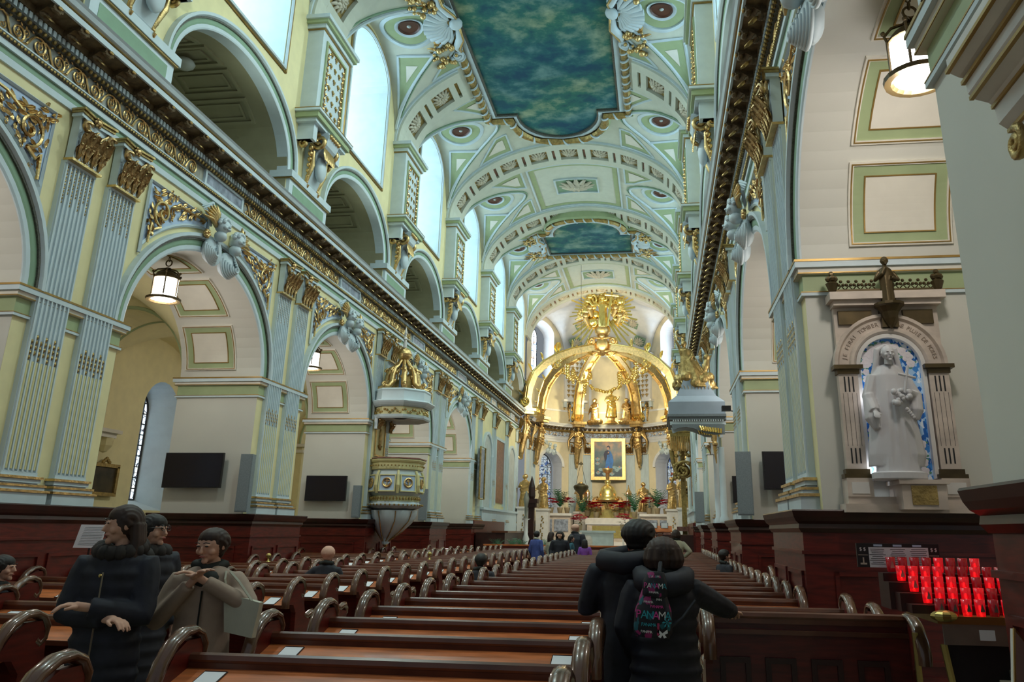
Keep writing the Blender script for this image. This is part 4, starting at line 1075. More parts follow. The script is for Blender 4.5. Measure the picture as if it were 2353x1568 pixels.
for i in range(25):
    y = 7.2+1.36*i; (shorts if any(a-.8 < y < b+.75 for a,b in PIERS) else longs).append((i,y))
ql = [y for _,y in longs]; qs = [y for _,y in shorts]
pew_bank(-13.4,-8.95,ql,word('left side bank, long ones reaching under the arches'),'long pews under the left arches')
pew_bank(-11.15,-8.95,qs,word('left side bank, short ones ending at a pier wainscot'),'short pews beside the left piers')
YE = [8.75,9.95,11.3]+[12.75+1.30*i for i in range(22)]
pe = pew_proto(2.02, panelled=True); pe.location = (1.40,8.75,0); pe['label'] = 'tall panelled back pew the woman with the backpack rests her hand on'; pe['group'] = 'pews of the right bank'
pew_bank(.40,2.36,YE[1:3],lambda i,n: 'brown wooden pew in the right bank, %s behind the panelled one' % ('directly' if i == 0 else 'second'),'pews of the right bank')
pew_bank(.40,2.02,YE[3:],word('right bank alongside the stone piers'),'pews of the right bank beside the piers')
# right aisle pews seen through the arches
for nme,(ya,yb) in {'second right arch':(16.4,21.5),'third right arch':(25.6,30.6)}.items():
    n = int((yb-ya)/1.36)+1; pew_bank(2.5,6.6,[ya+1.36*i for i in range(n)],(lambda nm: lambda i,n: '%s wooden pew under the %s' % (ordn(i),nm))(nme),'pews under the right arches')
# wooden front screen closing the pews before the chancel
t = thing('pew_screen','low wooden screen with panels closing the pews before the chancel steps','screen',(XC-.2,44.6,0))
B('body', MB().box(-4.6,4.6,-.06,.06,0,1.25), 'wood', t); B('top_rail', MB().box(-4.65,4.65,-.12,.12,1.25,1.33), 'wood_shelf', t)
for i in range(7): B('panel', MB().box(-4.4+1.27*i,-3.3+1.27*i,-.09,-.06,.25,1.05), 'wood_rail', t)

# ------------------------------------------------------------------ lanterns
lant = []
def lantern_proto():
    t = thing('hanging_lantern','x','lamp'); 
    B('ceiling_canopy', MB().lathe([(0.001,1.36),(.19,1.36),(.19,1.31),(.10,1.22),(.04,1.16),(.02,1.10)],(0,0,0),12), 'bronze', t)
    ch = MB()
    for i in range(3): ch.tube([(.035*cos(a)*(i%2),.035*cos(a)*((i+1)%2),1.05-.11*i+.06*sin(a)) for a in [2*pi*q/8 for q in range(9)]],.012,4)
    ch.tube([(.085*cos(a),0,.73+.085*sin(a)) for a in [2*pi*q/12 for q in range(13)]],.018,5); B('chain', ch, 'bronze', t)
    B('dome_cap', MB().lathe([(.001,.62),(.05,.60),(.12,.56),(.06,.52),(.16,.48),(.26,.40),(.32,.32),(.33,.28)],(0,0,0),16), 'bronze', t)
    fr = MB()
    for i in range(6):
        a = 2*pi*i/6; x,y = .33*cos(a),.33*sin(a); fr.tube([(x,y,-.18),(x,y,.30),(.36*cos(a),.36*sin(a),.38),(.26*cos(a),.26*sin(a),.50),(.08*cos(a),.08*sin(a),.56)],.020,5); fr.ball((.37*cos(a),.37*sin(a),.42),.035,6,4)
    B('lantern_frame', fr, 'bronze', t)
    B('glass_cylinder', MB().lathe([(.30,-.18),(.30,.28)],(0,0,0),18), 'lamp_glass', t)
    B('lower_ring', MB().lathe([(.30,-.18),(.43,-.24),(.42,-.30),(.34,-.30),(.30,-.26)],(0,0,0),20), 'bronze', t)
    B('glass_bottom', MB().lathe([(.001,-.27),(.2,-.27),(.32,-.25)],(0,0,0),18), 'lamp_glass', t)
    return t
lp = lantern_proto(); first = True
for s,nm in ((-1,'left'),(1,'right')):
    for i,(a,b) in enumerate(ARCH):
        loc = (XC+s*(HW+1.05),(a+b)/2-(.35 if i else -.05),ZI+RISE-.95)
        if first: lp.location = loc; o = lp; first = False
        else: o = copy_tree(lp, loc=loc)
        o['label'] = 'lit glass and bronze lantern hanging in the %s %s arch' % (('first','second','third','fourth','fifth')[i], nm); o['group'] = 'lanterns hanging in the side arches'
        light('lantern_light','POINT',(loc[0],loc[1],loc[2]-.55),(56 if s<0 else 76),(1,.93,.84),.2)

# ------------------------------------------------------------------ screens and loudspeakers on the piers
def tv(loc, w, h, label):
    t = thing('television', label, 'television', loc, 0, 'flat screens on the piers')
    B('bezel', MB().box(-w/2,w/2,-.05,.03,-h/2,h/2), 'black', t); B('screen', MB().box(-w/2+.03,w/2-.03,-.056,-.05,-h/2+.03,h/2-.03), 'screen', t); B('wall_mount', MB().box(-.3,.3,.03,.12,-.2,.2), 'iron', t)
tv((-13.09,22.05-.22,3.57),1.76,.97,'large black flat screen on the first left pier, wider than the others in view')
tv((-12.9,31.15-.22,3.53),1.66,.96,'black flat screen on the second left pier, between lantern arch and pulpit')
tv((-13.0,40.25-.22,3.45),1.7,.95,'small distant black flat screen on the third left pier behind the pulpit')
tv((3.55,22.0-.22,3.61),1.72,.97,'black flat screen on the right pier half hidden by the fluted pilasters')
tv((3.55,31.15-.22,3.58),1.72,.97,'black flat screen sliver beside the grey speaker on the right')
def spk(loc, w, h, label, rz=0):
    t = thing('column_speaker', label, 'loudspeaker', loc, rz, 'slim grey loudspeakers on the piers')
    B('cabinet', MB().box(-w/2,w/2,-.12,.12,0,h), 'speaker_grey', t); B('grille', MB().box(-w/2+.02,w/2-.02,-.13,-.12,.03,h-.03), 'speaker_grey', t); B('bracket', MB().box(-.05,.05,.12,.25,h*.4,h*.5), 'iron', t)
spk((-11.47,21.8,2.44),.34,1.57,'slim grey column speaker beside the fluted pilasters of the first left pier',.1)
spk((2.2,21.75,2.49),.40,1.59,'slim grey column speaker on the first right pier next to the flat screen',-.1)
spk((-11.55,39.9,2.45),.40,1.5,'slim grey column speaker on the third left pier near the small screen',.1)
spk((1.9,39.9,2.5),.42,1.4,'slim grey column speaker standing behind the right canopy in the choir',-.1)
spk((-11.6,30.9,2.44),.3,1.2,'grey column speaker partly behind the pulpit on the second left pier',.1)

# ------------------------------------------------------------------ organ loft support at the near right
mo = MB(); pr = [(1.90,4.88),(1.96,4.84),(1.99,4.83),(2.0,4.72),(2.03,4.68),(2.11,4.65),(2.14,4.62),(2.15,4.50),(2.22,4.44),(2.24,4.36),(2.4,4.36),(2.4,4.97),(1.90,4.97)]
t = B('loft_entablature', mo.prism([(x,4.76,z) for x,z in pr],(0,-3.4,0)), 'marble_white'); t['label'] = 'stepped white entablature with gilt edges at the upper right corner'; t['category'] = 'entablature'
for x,z in ((1.90,4.885),(1.985,4.80),(2.02,4.69),(2.14,4.62),(2.21,4.45)): B('gilt_edge', MB().box(x-.014,x+.012,1.3,4.772,z-.012,z+.012), 'gold_line', t)
t = thing('ionic_column','near right column with a gilt scroll capital under the stepped entablature','column',(2.36,4.36,0))
B('shaft', MB().lathe([(.24,2.4),(.24,2.55),(.19,2.65),(.17,3.9),(.17,4.12)],(0,0,0),20), 'cream_pale', t, True)
k = MB()
for sg in (-1,1): k.tube([(-.24,sg*.15+a,4.24+b) for a,_,b in spiral(0,0,.10,1.6,sg,pi/2,20)],.03,6); k.tube([(-.24,sg*.15,4.24),(.1,sg*.15,4.24)],.085,10)
B('volute', k, 'gold_dull', t, True); B('abacus', MB().box(-.20,.1,-.25,.25,4.30,4.36), 'marble_white', t)

# ------------------------------------------------------------------ marble shrine with the white statue
SY = 12.58
t = thing('marble_shrine','veined marble shrine with blue mosaic arch on the right pier','shrine',(3.52,SY,0))
X = lambda v: v-3.52
def bx(k,x0,x1,y0,y1,z0,z1): return k.box(X(x0),X(x1),y0,y1,z0,z1)
B('base_block', bx(bx(MB(),2.64,4.48,-.30,.1,2.36,2.48),2.70,4.42,-.22,.1,2.48,2.58), 'marble', t)
for a,b in ((2.70,3.06),(4.0,4.38)):
    o = B('plinth', bx(MB(),a,b,-.24,.1,2.58,2.84), 'marble', t); B('plinth_panel', bx(MB(),a+.06,b-.06,-.25,-.24,2.62,2.78), 'marble_white', o)
B('centre_pedestal', bx(bx(MB(),3.36,3.95,-.55,.1,2.40,2.76),3.32,3.99,-.60,.1,2.74,2.80), 'marble', t)
B('bronze_plaque', bx(MB(),3.48,3.82,-.565,-.55,2.46,2.72), 'gold_dull', t, label='dark bronze plaque on the pedestal')
B('back_wall', bx(MB(),2.78,4.32,-.02,.10,2.84,5.58), 'marble', t)
for a in (2.72,4.02):
    o = B('pilaster', bx(MB(),a+.02,a+.30,-.16,.0,2.97,4.37), 'marble', t)
    fl = MB(); 
    for q in range(3):
        for z0,z1 in ((3.05,3.27),(4.10,4.33)): bx(fl,a+.09+.06*q,a+.11+.06*q,-.166,-.16,z0,z1)
    for q in range(4): bx(fl,a+.06+.065*q,a+.065+.065*q,-.162,-.16,3.3,4.08)
    B('flute', fl, 'black', o)
    B('pilaster_base', bx(bx(MB(),a-.04,a+.36,-.22,0,2.84,2.90),a-.01,a+.33,-.19,0,2.90,2.97), 'bronze', o)
    B('pilaster_cap', bx(bx(MB(),a-.05,a+.37,-.24,0,4.44,4.50),a,a+.32,-.19,0,4.37,4.44), 'bronze', o)
cx_, zs_ = X(3.52), 4.50
k = MB(); rows = []
for i in range(25):
    a = pi*i/24; rows.append([(cx_-r*cos(a),yy,zs_+r*.98*sin(a)) for r,yy in ((.50,0),(.50,-.12),(.54,-.16),(.58,-.16),(.60,-.10),(.74,-.10),(.77,-.15),(.82,-.15),(.82,0))])
k.grid(rows); B('arch', k, 'marble', t)
# the opening frame in white and the mosaic behind it
k = MB(); rows = []
for i in range(25):
    a = pi*i/24; rows.append([(cx_-r*cos(a),yy,zs_+r*.98*sin(a)) for r,yy in ((.44,-.02),(.44,-.13),(.50,-.13))])
k.grid(rows); 
for sg in (-1,1): k.box(cx_+sg*.47-.03,cx_+sg*.47+.03,-.13,0,2.84,4.5)
B('arch_lining', k, 'marble_white', t)
def mosaic():
    m = bpy.data.materials.new('mosaic'); m.use_nodes = True; nt = m.node_tree; b = nt.nodes['Principled BSDF']
    tc = nt.nodes.new('ShaderNodeTexCoord'); v = nt.nodes.new('ShaderNodeTexVoronoi'); v.inputs['Scale'].default_value = 26
    mp = nt.nodes.new('ShaderNodeMapping'); mp.inputs['Rotation'].default_value = (0,.5,0); mp.inputs['Scale'].default_value = (1,1,.55)
    nt.links.new(tc.outputs['Object'], mp.inputs[0]); nt.links.new(mp.outputs[0], v.inputs['Vector'])
    r = nt.nodes.new('ShaderNodeValToRGB'); e = r.color_ramp.elements; r.color_ramp.interpolation = 'CONSTANT'
    e[0].color = (.02,.14,.50,1); e[1].position = .35; e[1].color = (.06,.28,.72,1)
    for p_,c_ in ((.55,(.45,.68,.95,1)),(.72,(.85,.92,1,1))): x = e.new(p_); x.color = c_
    nt.links.new(v.outputs['Color'], r.inputs[0]); nt.links.new(r.outputs[0], b.inputs['Base Color']); b.inputs['Roughness'].default_value = .25; MATS['mosaic'] = m
mosaic()
pts = [(cx_-.44,-.03,2.82)]+[(cx_-.44*cos(pi*i/20),-.03,zs_+.43*sin(pi*i/20)) for i in range(21)]+[(cx_+.44,-.03,2.82)]
mo = B('blue_mosaic', MB().poly(pts), 'mosaic', t)
mat('petal', (.85,.78,.80), .5, var=.1); mat('petal_core', (.6,.3,.32), .5); mat('mosaic_leaf', (.12,.32,.20), .5)
rn = random.Random(11); pos = []
for i in range(15): pos.append((cx_-.345,2.92+.125*i,rn.uniform(.05,.075)))
for i in range(9): a = .15+2.85*i/8; pos.append((cx_-.32*cos(a),zs_+.31*sin(a),rn.uniform(.065,.10)))
for i in range(4): pos.append((cx_+.33,2.95+.13*i,.07))
for (x,z,r) in pos:
    f = MB(); 
    for q in range(5): a = q*1.257+x*9; f.ball((x+r*.5*cos(a),-.034,z+r*.5*sin(a)),r*.52,8,5,(1,.12,1))
    f.ball((x,-.040,z),r*.3,8,5,(1,.12,1)); fo = B('mosaic_rose', f, 'petal', mo)
    g_ = MB()
    for q in range(3): a = q*2.1+z*7; g_.ball((x+r*1.0*cos(a),-.032,z+r*1.0*sin(a)),r*.42,6,4,(1,.1,.6))
    B('mosaic_leaf', g_, 'mosaic_leaf', fo)
B('entablature', bx(bx(MB(),2.76,4.34,-.18,.1,5.44,5.52),2.70,4.40,-.26,.1,5.52,5.64), 'marble', t)
for a,b in ((2.84,3.34),(3.80,4.24)): B('grille', MB().add(bx(MB(),a,b,-.07,-.02,5.16 if a<3 else 5.16,5.38)), 'bronze', t)
cr = MB(); bx(cr,2.76,4.32,-.20,-.15,5.64,5.69)
for i in range(13):
    x = 2.90+i*.115
    if abs(x-3.56) < .14: continue
    for dx,dz in ((0,.13),(-.032,.075),(.032,.075)): cr.ball((X(x)+dx,-.18,5.69+dz),.028,6,4)
    cr.tube([(X(x)-.05,-.18,5.69),(X(x),-.18,5.75),(X(x)+.05,-.18,5.69)],.010,4)
B('bronze_cresting', cr, 'bronze', t)
for x in (2.76,4.32):
    k = MB().lathe([(.02,0),(.06,.05),(.10,.16),(.05,.20),(.03,.26)],(X(x),-.2,5.62),8)
    for q in range(4): k.ball((X(x)+.05*cos(q*1.6),-.2+.05*sin(q*1.6),5.86),.05,6,4)
    k.ball((X(x),-.2,5.94),.045,6,5); B('finial', k, 'bronze', t)
B('console', MB().lathe([(.001,0),(.05,.06),(.10,.16),(.13,.26),(.19,.34),(.22,.36),(.22,.40)],(X(3.57),-.22,5.04),12).box(X(3.57)-.12,X(3.57)+.12,-.2,0,5.08,5.40), 'bronze', t, label='dark bronze corbel carrying the small friar figure')
# inscription cut round the arch
def text(name, s, size, mt, parent, loc, rot, depth=.004, align='CENTER'):
    cu = bpy.data.curves.new(name,'FONT'); cu.body = s; cu.size = size; cu.extrude = depth; cu.align_x = align; cu.align_y = 'CENTER'; cu.resolution_u = 2
    ob = bpy.data.objects.new(name,cu); C.objects.link(ob); dg = bpy.context.evaluated_depsgraph_get(); me = bpy.data.meshes.new_from_object(ob.evaluated_get(dg)); bpy.data.objects.remove(ob)
    me.materials.clear(); me.materials.append(MATS[mt]); return put(name, me, parent, loc, rot)
mat('engraved', (.34,.26,.20), .6)
s1, s2 = 'JE FERAI TOMBER', 'UNE PLUIE DE ROSES'
for st,a0,a1 in ((s1,.18,1.36),(s2,1.80,2.96)):
    for i,chh in enumerate(st):
        if chh == ' ': continue
        a = a0+(a1-a0)*i/(len(st)-1); text('letter', chh, .085, 'engraved', t, (cx_-.665*cos(a),-.105,zs_+.665*.98*sin(a)), (pi/2,a-pi/2,0))
# generic draped figure
def remesh(mb, name, mt, parent, vox=.02, smooth=2, loc=(0,0,0), rot=(0,0,0), scale=(1,1,1), **tags):
    me = mb.mesh(name, mt, True); ob = bpy.data.objects.new('tmp',me); C.objects.link(ob)
    r = ob.modifiers.new('r','REMESH'); r.mode = 'VOXEL'; r.voxel_size = vox; r.use_smooth_shade = True
    if smooth: q = ob.modifiers.new('s','SMOOTH'); q.iterations = smooth; q.factor = .5
    dg = bpy.context.evaluated_depsgraph_get(); me2 = bpy.data.meshes.new_from_object(ob.evaluated_get(dg)); bpy.data.objects.remove(ob)
    me2.name = name; me2.materials.clear(); me2.materials.append(MATS[mt]); me2.polygons.foreach_set('use_smooth',[True]*len(me2.polygons))
    return put(name, me2, parent, loc, rot, scale, **tags)
def loft(k, secs, n=20):        # secs: (cx,cy,z,rx,ry,fold amplitude, fold count)
    rows = []
    for (cx,cy,z,rx,ry,fa,fn) in secs: rows.append([(cx+rx*(1+fa*cos(fn*a+z*1.3))*cos(a), cy+ry*(1+fa*cos(fn*a+z*1.3))*sin(a), z) for a in [2*pi*i/n for i in range(n)]])
    k.grid(rows, close=True); k.poly(rows[0]); k.poly(rows[-1]); return k
def head(k, c, r, yaw=0, pitch=0, feats=True):   # face looks along -y before the yaw; r = half the head height
    M_ = Matrix.Translation(c) @ Matrix.Rotation(yaw,4,'Z') @ Matrix.Rotation(pitch,4,'X')
    h = MB(); h.ball((0,.08*r,.10*r),.80*r,16,12,(1,1.14,1.12)); h.ball((0,-.22*r,-.42*r),.50*r,12,9,(1,1.0,1.05))
    if feats:
        h.tube([(0,-.86*r,.12*r),(0,-.99*r,-.20*r),(0,-.80*r,-.24*r)],[.07*r,.14*r,.10*r],6)
        h.ball((0,-.80*r,-.46*r),.13*r,8,6,(1.7,.8,.55)); h.ball((0,-.66*r,-.80*r),.20*r,8,6)
        for s in (-1,1): h.ball((s*.28*r,-.80*r,.20*r),.13*r,8,6,(1.5,.6,.5)); h.ball((s*.80*r,.05*r,-.02*r),.20*r,8,6,(.4,.8,1.2)); h.ball((s*.42*r,-.55*r,-.22*r),.22*r,8,6)
    h.tube([(0,.1*r,-.5*r),(0,.18*r,-1.35*r)],[.42*r,.46*r],10)
    k.add(h, M_); return M_
def hand(k, T_, r=1.0, curl=.5, mir=1):         # palm from origin along +x, fingers unequal and bent, thumb from the side
    k2 = MB(); k2.ball((.045,0,0),.045,10,8,(1.1,.9,.42)); k2.tube([(-.05,0,0),(.03,0,0)],.028,8)
    for i,(y,l) in enumerate(((.032,.072),(.011,.082),(-.011,.076),(-.032,.060))):
        p0 = (.075,y,0); p1 = (.075+l*.45,y*1.15,-.012*curl*2); p2 = (.075+l*.45+l*.33*cos(curl),y*1.2,-.02*curl*2-l*.33*sin(curl)); p3 = (p2[0]+l*.26*cos(curl*1.8),y*1.2,p2[2]-l*.26*sin(curl*1.8))
        k2.tube([p0,p1,p2,p3],[.0115,.0105,.0095,.008],6); k2.ball(p3,.0082,6,4)
    k2.tube([(.02,mir*.035,-.005),(.055,mir*.062,-.012),(.085,mir*.068,-.022)],[.015,.0125,.010],6); k2.ball((.085,mir*.068,-.022),.010,6,4)
    k.add(k2, T_ @ Matrix.Scale(r,4)); return k
# white statue of a veiled nun holding roses and a crucifix
st = thing('nun_statue','white stone statue of a veiled nun holding roses and a crucifix','statue',(3.42,12.3,2.80))
k = MB(); S_ = .505/1.0
loft(k,[(0,0,.02,.33,.24,.05,9),(0,0,.12,.32,.24,.05,9),(0,.0,.45,.27,.22,.04,9),(0,0,.8,.24,.20,.03,9),(0,0,1.15,.21,.17,.02,7),(0,.01,1.45,.20,.15,0,5),(0,.01,1.62,.19,.13,0,5),(0,.02,1.72,.10,.09,0,5)])
loft(k,[(-.02,.05,.18,.40,.24,.05,7),(0,.04,.35,.42,.25,.05,7),(0,.04,.8,.36,.24,.04,7),(0,.04,1.2,.29,.21,.03,7),(0,.03,1.55,.25,.17,.02,7),(0,.03,1.68,.17,.13,0,5)])
for s,pp in ((-1,[(-.22,.02,1.55),(-.33,.0,1.22),(-.30,-.18,.98)]),(1,[(.22,.02,1.55),(.36,-.02,1.22),(.14,-.22,1.26)])):
    k.tube(pp,[.10,.105,.085],8)
k.tube([(-.33,-.02,1.25),(-.32,-.10,.88),(-.28,-.14,.72)],[.10,.12,.05],8); k.tube([(.36,-.02,1.25),(.34,-.10,1.0),(.32,-.08,.86)],[.10,.10,.05],8)
for i in range(7): a = -1.2+.4*i; k.tube([(.30*sin(a),-.23*cos(a)+.02,.20),(.27*sin(a),-.22*cos(a)+.02,.75),(.20*sin(a),-.19*cos(a)+.02,1.3)],[.028,.022,.012],5)
for a in [i*.35-1.75 for i in range(11)]: k.tube([(0,.0,2.03),(.135*sin(a),.0+.11*cos(a),1.95),(.17*sin(a),.02+.08*cos(a),1.74),(.24*sin(a),.05,1.5)],[.03,.05,.045,.04],6)
hand(k, Matrix.Translation((-.30,-.20,.98)) @ Matrix.Rotation(-pi/2,4,'Z') @ Matrix.Rotation(.5,4,'Y'),1.1,.5)
hand(k, Matrix.Translation((.20,-.24,1.27)) @ Matrix.Rotation(pi,4,'Z') @ Matrix.Rotation(-.15,4,'Y'),1.1,.3,-1)
remesh(k,'figure','statue_white',st,.014,1,scale=(1,.9,.99))
hk_ = MB(); head(hk_,(0,-.115,1.86),.125,.10,.10); remesh(hk_,'head','statue_white',st,.006,1)
k = MB(); rn = random.Random(4)
for i in range(16): c = (.10+rn.uniform(-.14,.12),-.30+rn.uniform(-.03,.03),1.16+rn.uniform(-.14,.10)); k.ball(c,rn.uniform(.035,.055),7,5)
for i in range(5): k.ball((.14+.02*i,-.30,.98-.03*i),.035,6,4)
B('rose_bouquet', k, 'statue_white', st, True)
B('crucifix', MB().tube([(.12,-.33,1.22),(.20,-.36,1.62)],.022,6).tube([(.05,-.355,1.50),(.30,-.345,1.44)],.020,6), 'statue_white', st)
B('plinth', MB().lathe([(.001,-.02),(.38,-.02),(.40,.0),(.40,.08),(.36,.10),(.001,.10)],(0,0,-.0),24,1,.72), 'statue_white', st)
for o in CH[st]: pass
st.scale = (.94,.92,.965); st.location = (3.40,12.22,2.82)
light('shrine_lamp','POINT',(3.13,12.40,3.0),1.8,(.75,.88,1),.04); light('shrine_lamp','POINT',(3.16,12.42,4.0),.8,(.8,.9,1),.04)
fr_ = thing('friar_figure','small bronze friar figure standing on the corbel above the shrine','statue',(3.57,12.36,5.40))
k = MB(); loft(k,[(0,0,0,.11,.09,.08,7),(0,0,.3,.10,.08,.06,7),(0,0,.52,.11,.08,.03,7),(0,0,.60,.09,.06,0,5),(0,0,.64,.04,.04,0,5)])
k.tube([(-.10,0,.56),(-.17,-.02,.42),(-.08,-.10,.50),(-.03,-.11,.60)],.035,7); k.tube([(.10,0,.56),(.17,-.02,.42),(.05,-.10,.44)],.035,7)
head(k,(0,-.01,.74),.075,0,0); remesh(k,'figure','bronze',fr_,.010,1)
fr_.scale = (1.0,1.0,.98)

# ------------------------------------------------------------------ candle rack with red votive glasses
def glassmat(name, col, em):
    m = bpy.data.materials.new(name); m.use_nodes = True; b = m.node_tree.nodes['Principled BSDF']
    b.inputs['Base Color'].default_value = (*col,1); b.inputs['Roughness'].default_value = .12; b.inputs['Transmission Weight'].default_value = .35
    b.inputs['Emission Color'].default_value = (*col,1); b.inputs['Emission Strength'].default_value = em; MATS[name] = m
glassmat('red_glass_lit', (.85,.010,.025), .13); glassmat('red_glass', (.50,.01,.02), .05)
mat('flame', (1,.4,.1), .5, emit=22, ecol=(1,.25,.10)); mat('brass', (.45,.35,.12), .3, .9, var=.2); mat('steel', (.35,.35,.30), .35, .8, var=.2)
rk = thing('candle_rack','wrought iron votive candle rack with brass trays beside the panelled pew','candle stand',(2.55,8.0,0))
B('front_tray', MB().box(-.28,.75,-.45,.45,1.36,1.42), 'brass', rk); B('tray_apron', MB().box(-.24,.72,-.44,-.42,1.20,1.36), 'steel', rk)
B('sticker', MB().box(.04,.16,-.446,-.44,1.24,1.32), 'paper', rk, label='torn white sticker'); B('coin_box', MB().box(.36,.56,-.47,-.44,1.24,1.33), 'black', rk, label='small black box on the front apron')
B('frame', MB().tube([(-.24,-.40,1.2),(-.10,-.40,0)],.028,6).tube([(.70,-.40,1.2),(.70,-.40,0)],.028,6).tube([(-.24,.40,1.2),(-.24,.40,0)],.028,6).tube([(.70,.40,1.2),(.70,.40,0)],.028,6), 'brass', rk)
B('cloth_back', MB().box(-.2,.68,-.36,-.34,.02,1.2), 'black', rk)
k = MB().tube([(.26,-.40,.72),(.26,-.40,1.02)],.014,5).tube([(.16,-.40,.93),(.36,-.40,.93)],.014,5)
for s in (-1,1): k.tube([(.26+s*(.06+a),-.40,.70+b) for a,_,b in spiral(0,0,.16,.9,s,pi/2,12)],.014,5)
B('iron_cross', k, 'steel', rk); B('knob', MB().ball((-.22,-.44,1.42),.08,10,8,(1.4,1,.6)), 'brass', rk)
tiers = [(-.36,1.42,10,-.22),(-.18,1.50,10,-.26),(.0,1.58,9,-.31),(.18,1.66,9,-.36),(.34,1.73,8,-.40)]
B('tier_step', MB().box(-.42,.72,-.27,-.09,1.42,1.49).box(-.46,.70,-.09,.09,1.42,1.57).box(-.5,.66,.09,.26,1.42,1.65).box(-.5,.62,.26,.44,1.42,1.72), 'wood_dark', rk)
cup = MB().lathe([(.001,0),(.036,0),(.040,.03),(.044,.13),(.041,.13),(.036,.03)],(0,0,0),10)
CU = [cup.mesh('cup','red_glass_lit',True), cup.mesh('cup','red_glass',True)]; FLm = MB().ball((0,0,.045),.010,6,5,(1,1,1.7)).mesh('flame','flame'); tag_ = MB().prism([(-.018,-.052,.035),(.018,-.052,.035),(.016,-.052,.05),(0,-.052,.10),(-.016,-.052,.05)],(0,-.003,0)).mesh('leaf_tag','steel')
rn = random.Random(2)
for ti,(yy,zz,n,x0) in enumerate(tiers):
    for i in range(n):
        lit = rn.random() < (.75 if ti < 3 else .55)
        where = 'tier %s' % ('lowest','second lowest','middle','second highest','top')[ti]
        col = ('at the left end','second from the left','third from the left','fourth from the left','left of the middle','right of the middle','fourth from the right','third from the right','second from the right','at the right end')[i if i < 5 else i+(10-n)]
        o = thing('votive_candle','%s red glass votive candle, %s tier, %s' % ('lit' if lit else 'unlit', ('lowest','second','middle','fourth','top')[ti], col),'candle',(2.55+x0+.107*i,8.0+yy,zz),0,'red votive candles on the rack')
        put('cup', CU[0 if lit else 1], o); 
        if lit: put('flame', FLm, o)
        if ti == 0 or i == 0: put('leaf_tag', tag_, o)
for x in (2.45,2.8,3.1): light('candle_glow','POINT',(x,7.75,1.75),.10,(1,.08,.05),.06)
sg_ = thing('prayer_sign','framed prayer sign with three text columns behind the candles','sign',(2.27,8.52,1.78))
B('sign_board', MB().box(-.38,.38,-.01,.02,-.02,.20), 'black', sg_); B('paper', MB().box(-.27,.28,-.014,-.01,-.02,.165), 'paper', sg_)
k = MB(); rn = random.Random(9)
for c_ in range(3):
    for r_ in range(9): wd = rn.uniform(.05,.08); k.box(-.19+.19*c_-wd,-.19+.19*c_+wd,-.0155,-.014,.145-.017*r_,.150-.017*r_)
B('printed_lines', k, 'black', sg_)
for x in (-.325,.33):
    text('price','$ $',.045,'petal',sg_,(x,-.012,.145),(pi/2,0,0)); B('candle_picture', MB().box(x-.006,x+.006,-.014,-.01,.02,.07).box(x-.03,x+.03,-.014,-.01,.005,.02).box(x-.045,x+.045,-.013,-.01,.09,.095), 'marble', sg_)
for x in (-.18,0,.18): B('heading_strip', MB().box(x-.04,x+.04,-.016,-.01,.172,.190), 'blue_ground', sg_)
ts = thing('thin_taper','two thin white tapers standing in front of the red glasses','candle',(3.02,7.56,1.42)); B('stick', MB().tube([(0,0,0),(0,0,.13)],.006,5).tube([(.05,0,0),(.055,0,.12)],.006,5), 'petal', ts)
nb = thing('notice_board','tilted pale notice sheet in a gilt frame at the lower right edge','notice',(2.16,5.75,1.12),0); nb.rotation_euler = (0,.45,pi*.30)
B('sheet', MB().box(-.15,.15,-.01,.01,0,.36), 'cream_pale', nb); B('notice_frame', MB().tube([(-.15,-.012,0),(.15,-.012,0),(.15,-.012,.36),(-.15,-.012,.36),(-.15,-.012,0)],.008,4), 'gold_line', nb)
# left aisle things
pn = thing('framed_painting','dark oil painting in a carved gilt frame on the left aisle wall','painting',(-18.9,26.0,3.0))
B('canvas', MB().box(0,.03,-.62,.62,.08,1.0), 'gold_dull', pn).data.materials[0] = mat('dark_canvas',(.05,.035,.015),.4,var=.7,scale=2)
k = MB(); 
for q in ((-.74,.74,0,.12),(-.74,.74,.96,1.08),(-.74,-.62,.1,1.0),(.62,.74,.1,1.0)): k.box(0,.09,*q)
for i in range(5): k.ball((.06,-.16+.08*i,1.12+.06*(2-abs(i-2))),.07,6,5)
B('carved_frame', k, 'gold_dull', pn)
wb = thing('corbel_shelf','cream moulded wall corbel above the painting in the left aisle','corbel',(-18.9,25.0,4.75)); B('shelf', MB().box(0,.55,-.9,.9,.3,.42).box(0,.42,-.8,.8,.15,.3), 'cream_pale', wb); B('bracket', MB().lathe([(.001,-.35),(.12,-.3),(.25,-.1),(.3,.15)],(.15,.6,0),8), 'cream', wb)
sh = thing('music_sheet','large white sheet with printed lines standing behind the woman in black','sheet',(-10.15,13.9,1.66),0); B('sheet', MB().prism([(-.29,0,0),(.24,0,0),(.30,0,.40),(-.20,0,.40)],(0,.01,0)), 'paper', sh)
k = MB()
for r_ in range(12): k.box(-.2+.008*r_,.2+.008*r_,-.002,0,.05+.027*r_,.056+.027*r_)
B('printed_lines', k, 'speaker_grey', sh); B('stand', MB().tube([(0,.05,0),(0,.05,-1.6)],.02,5), 'wood_dark', sh)
rp = thing('step_ladder','slim aluminium ladder leaning in the left passage behind the second arch','ladder',(-12.3,26.8,0)); B('rail', MB().tube([(-.12,0,0),(.02,0,2.6)],.03,5), 'steel', rp); B('rail', MB().tube([(.12,0,0),(.06,0,2.6)],.03,5), 'steel', rp); B('rung', MB().tube([(-.1,0,.5),(.1,0,.5)],.02,4).tube([(-.07,0,1.0),(.1,0,1.0)],.02,4).tube([(-.04,0,1.5),(.08,0,1.5)],.02,4), 'steel', rp)
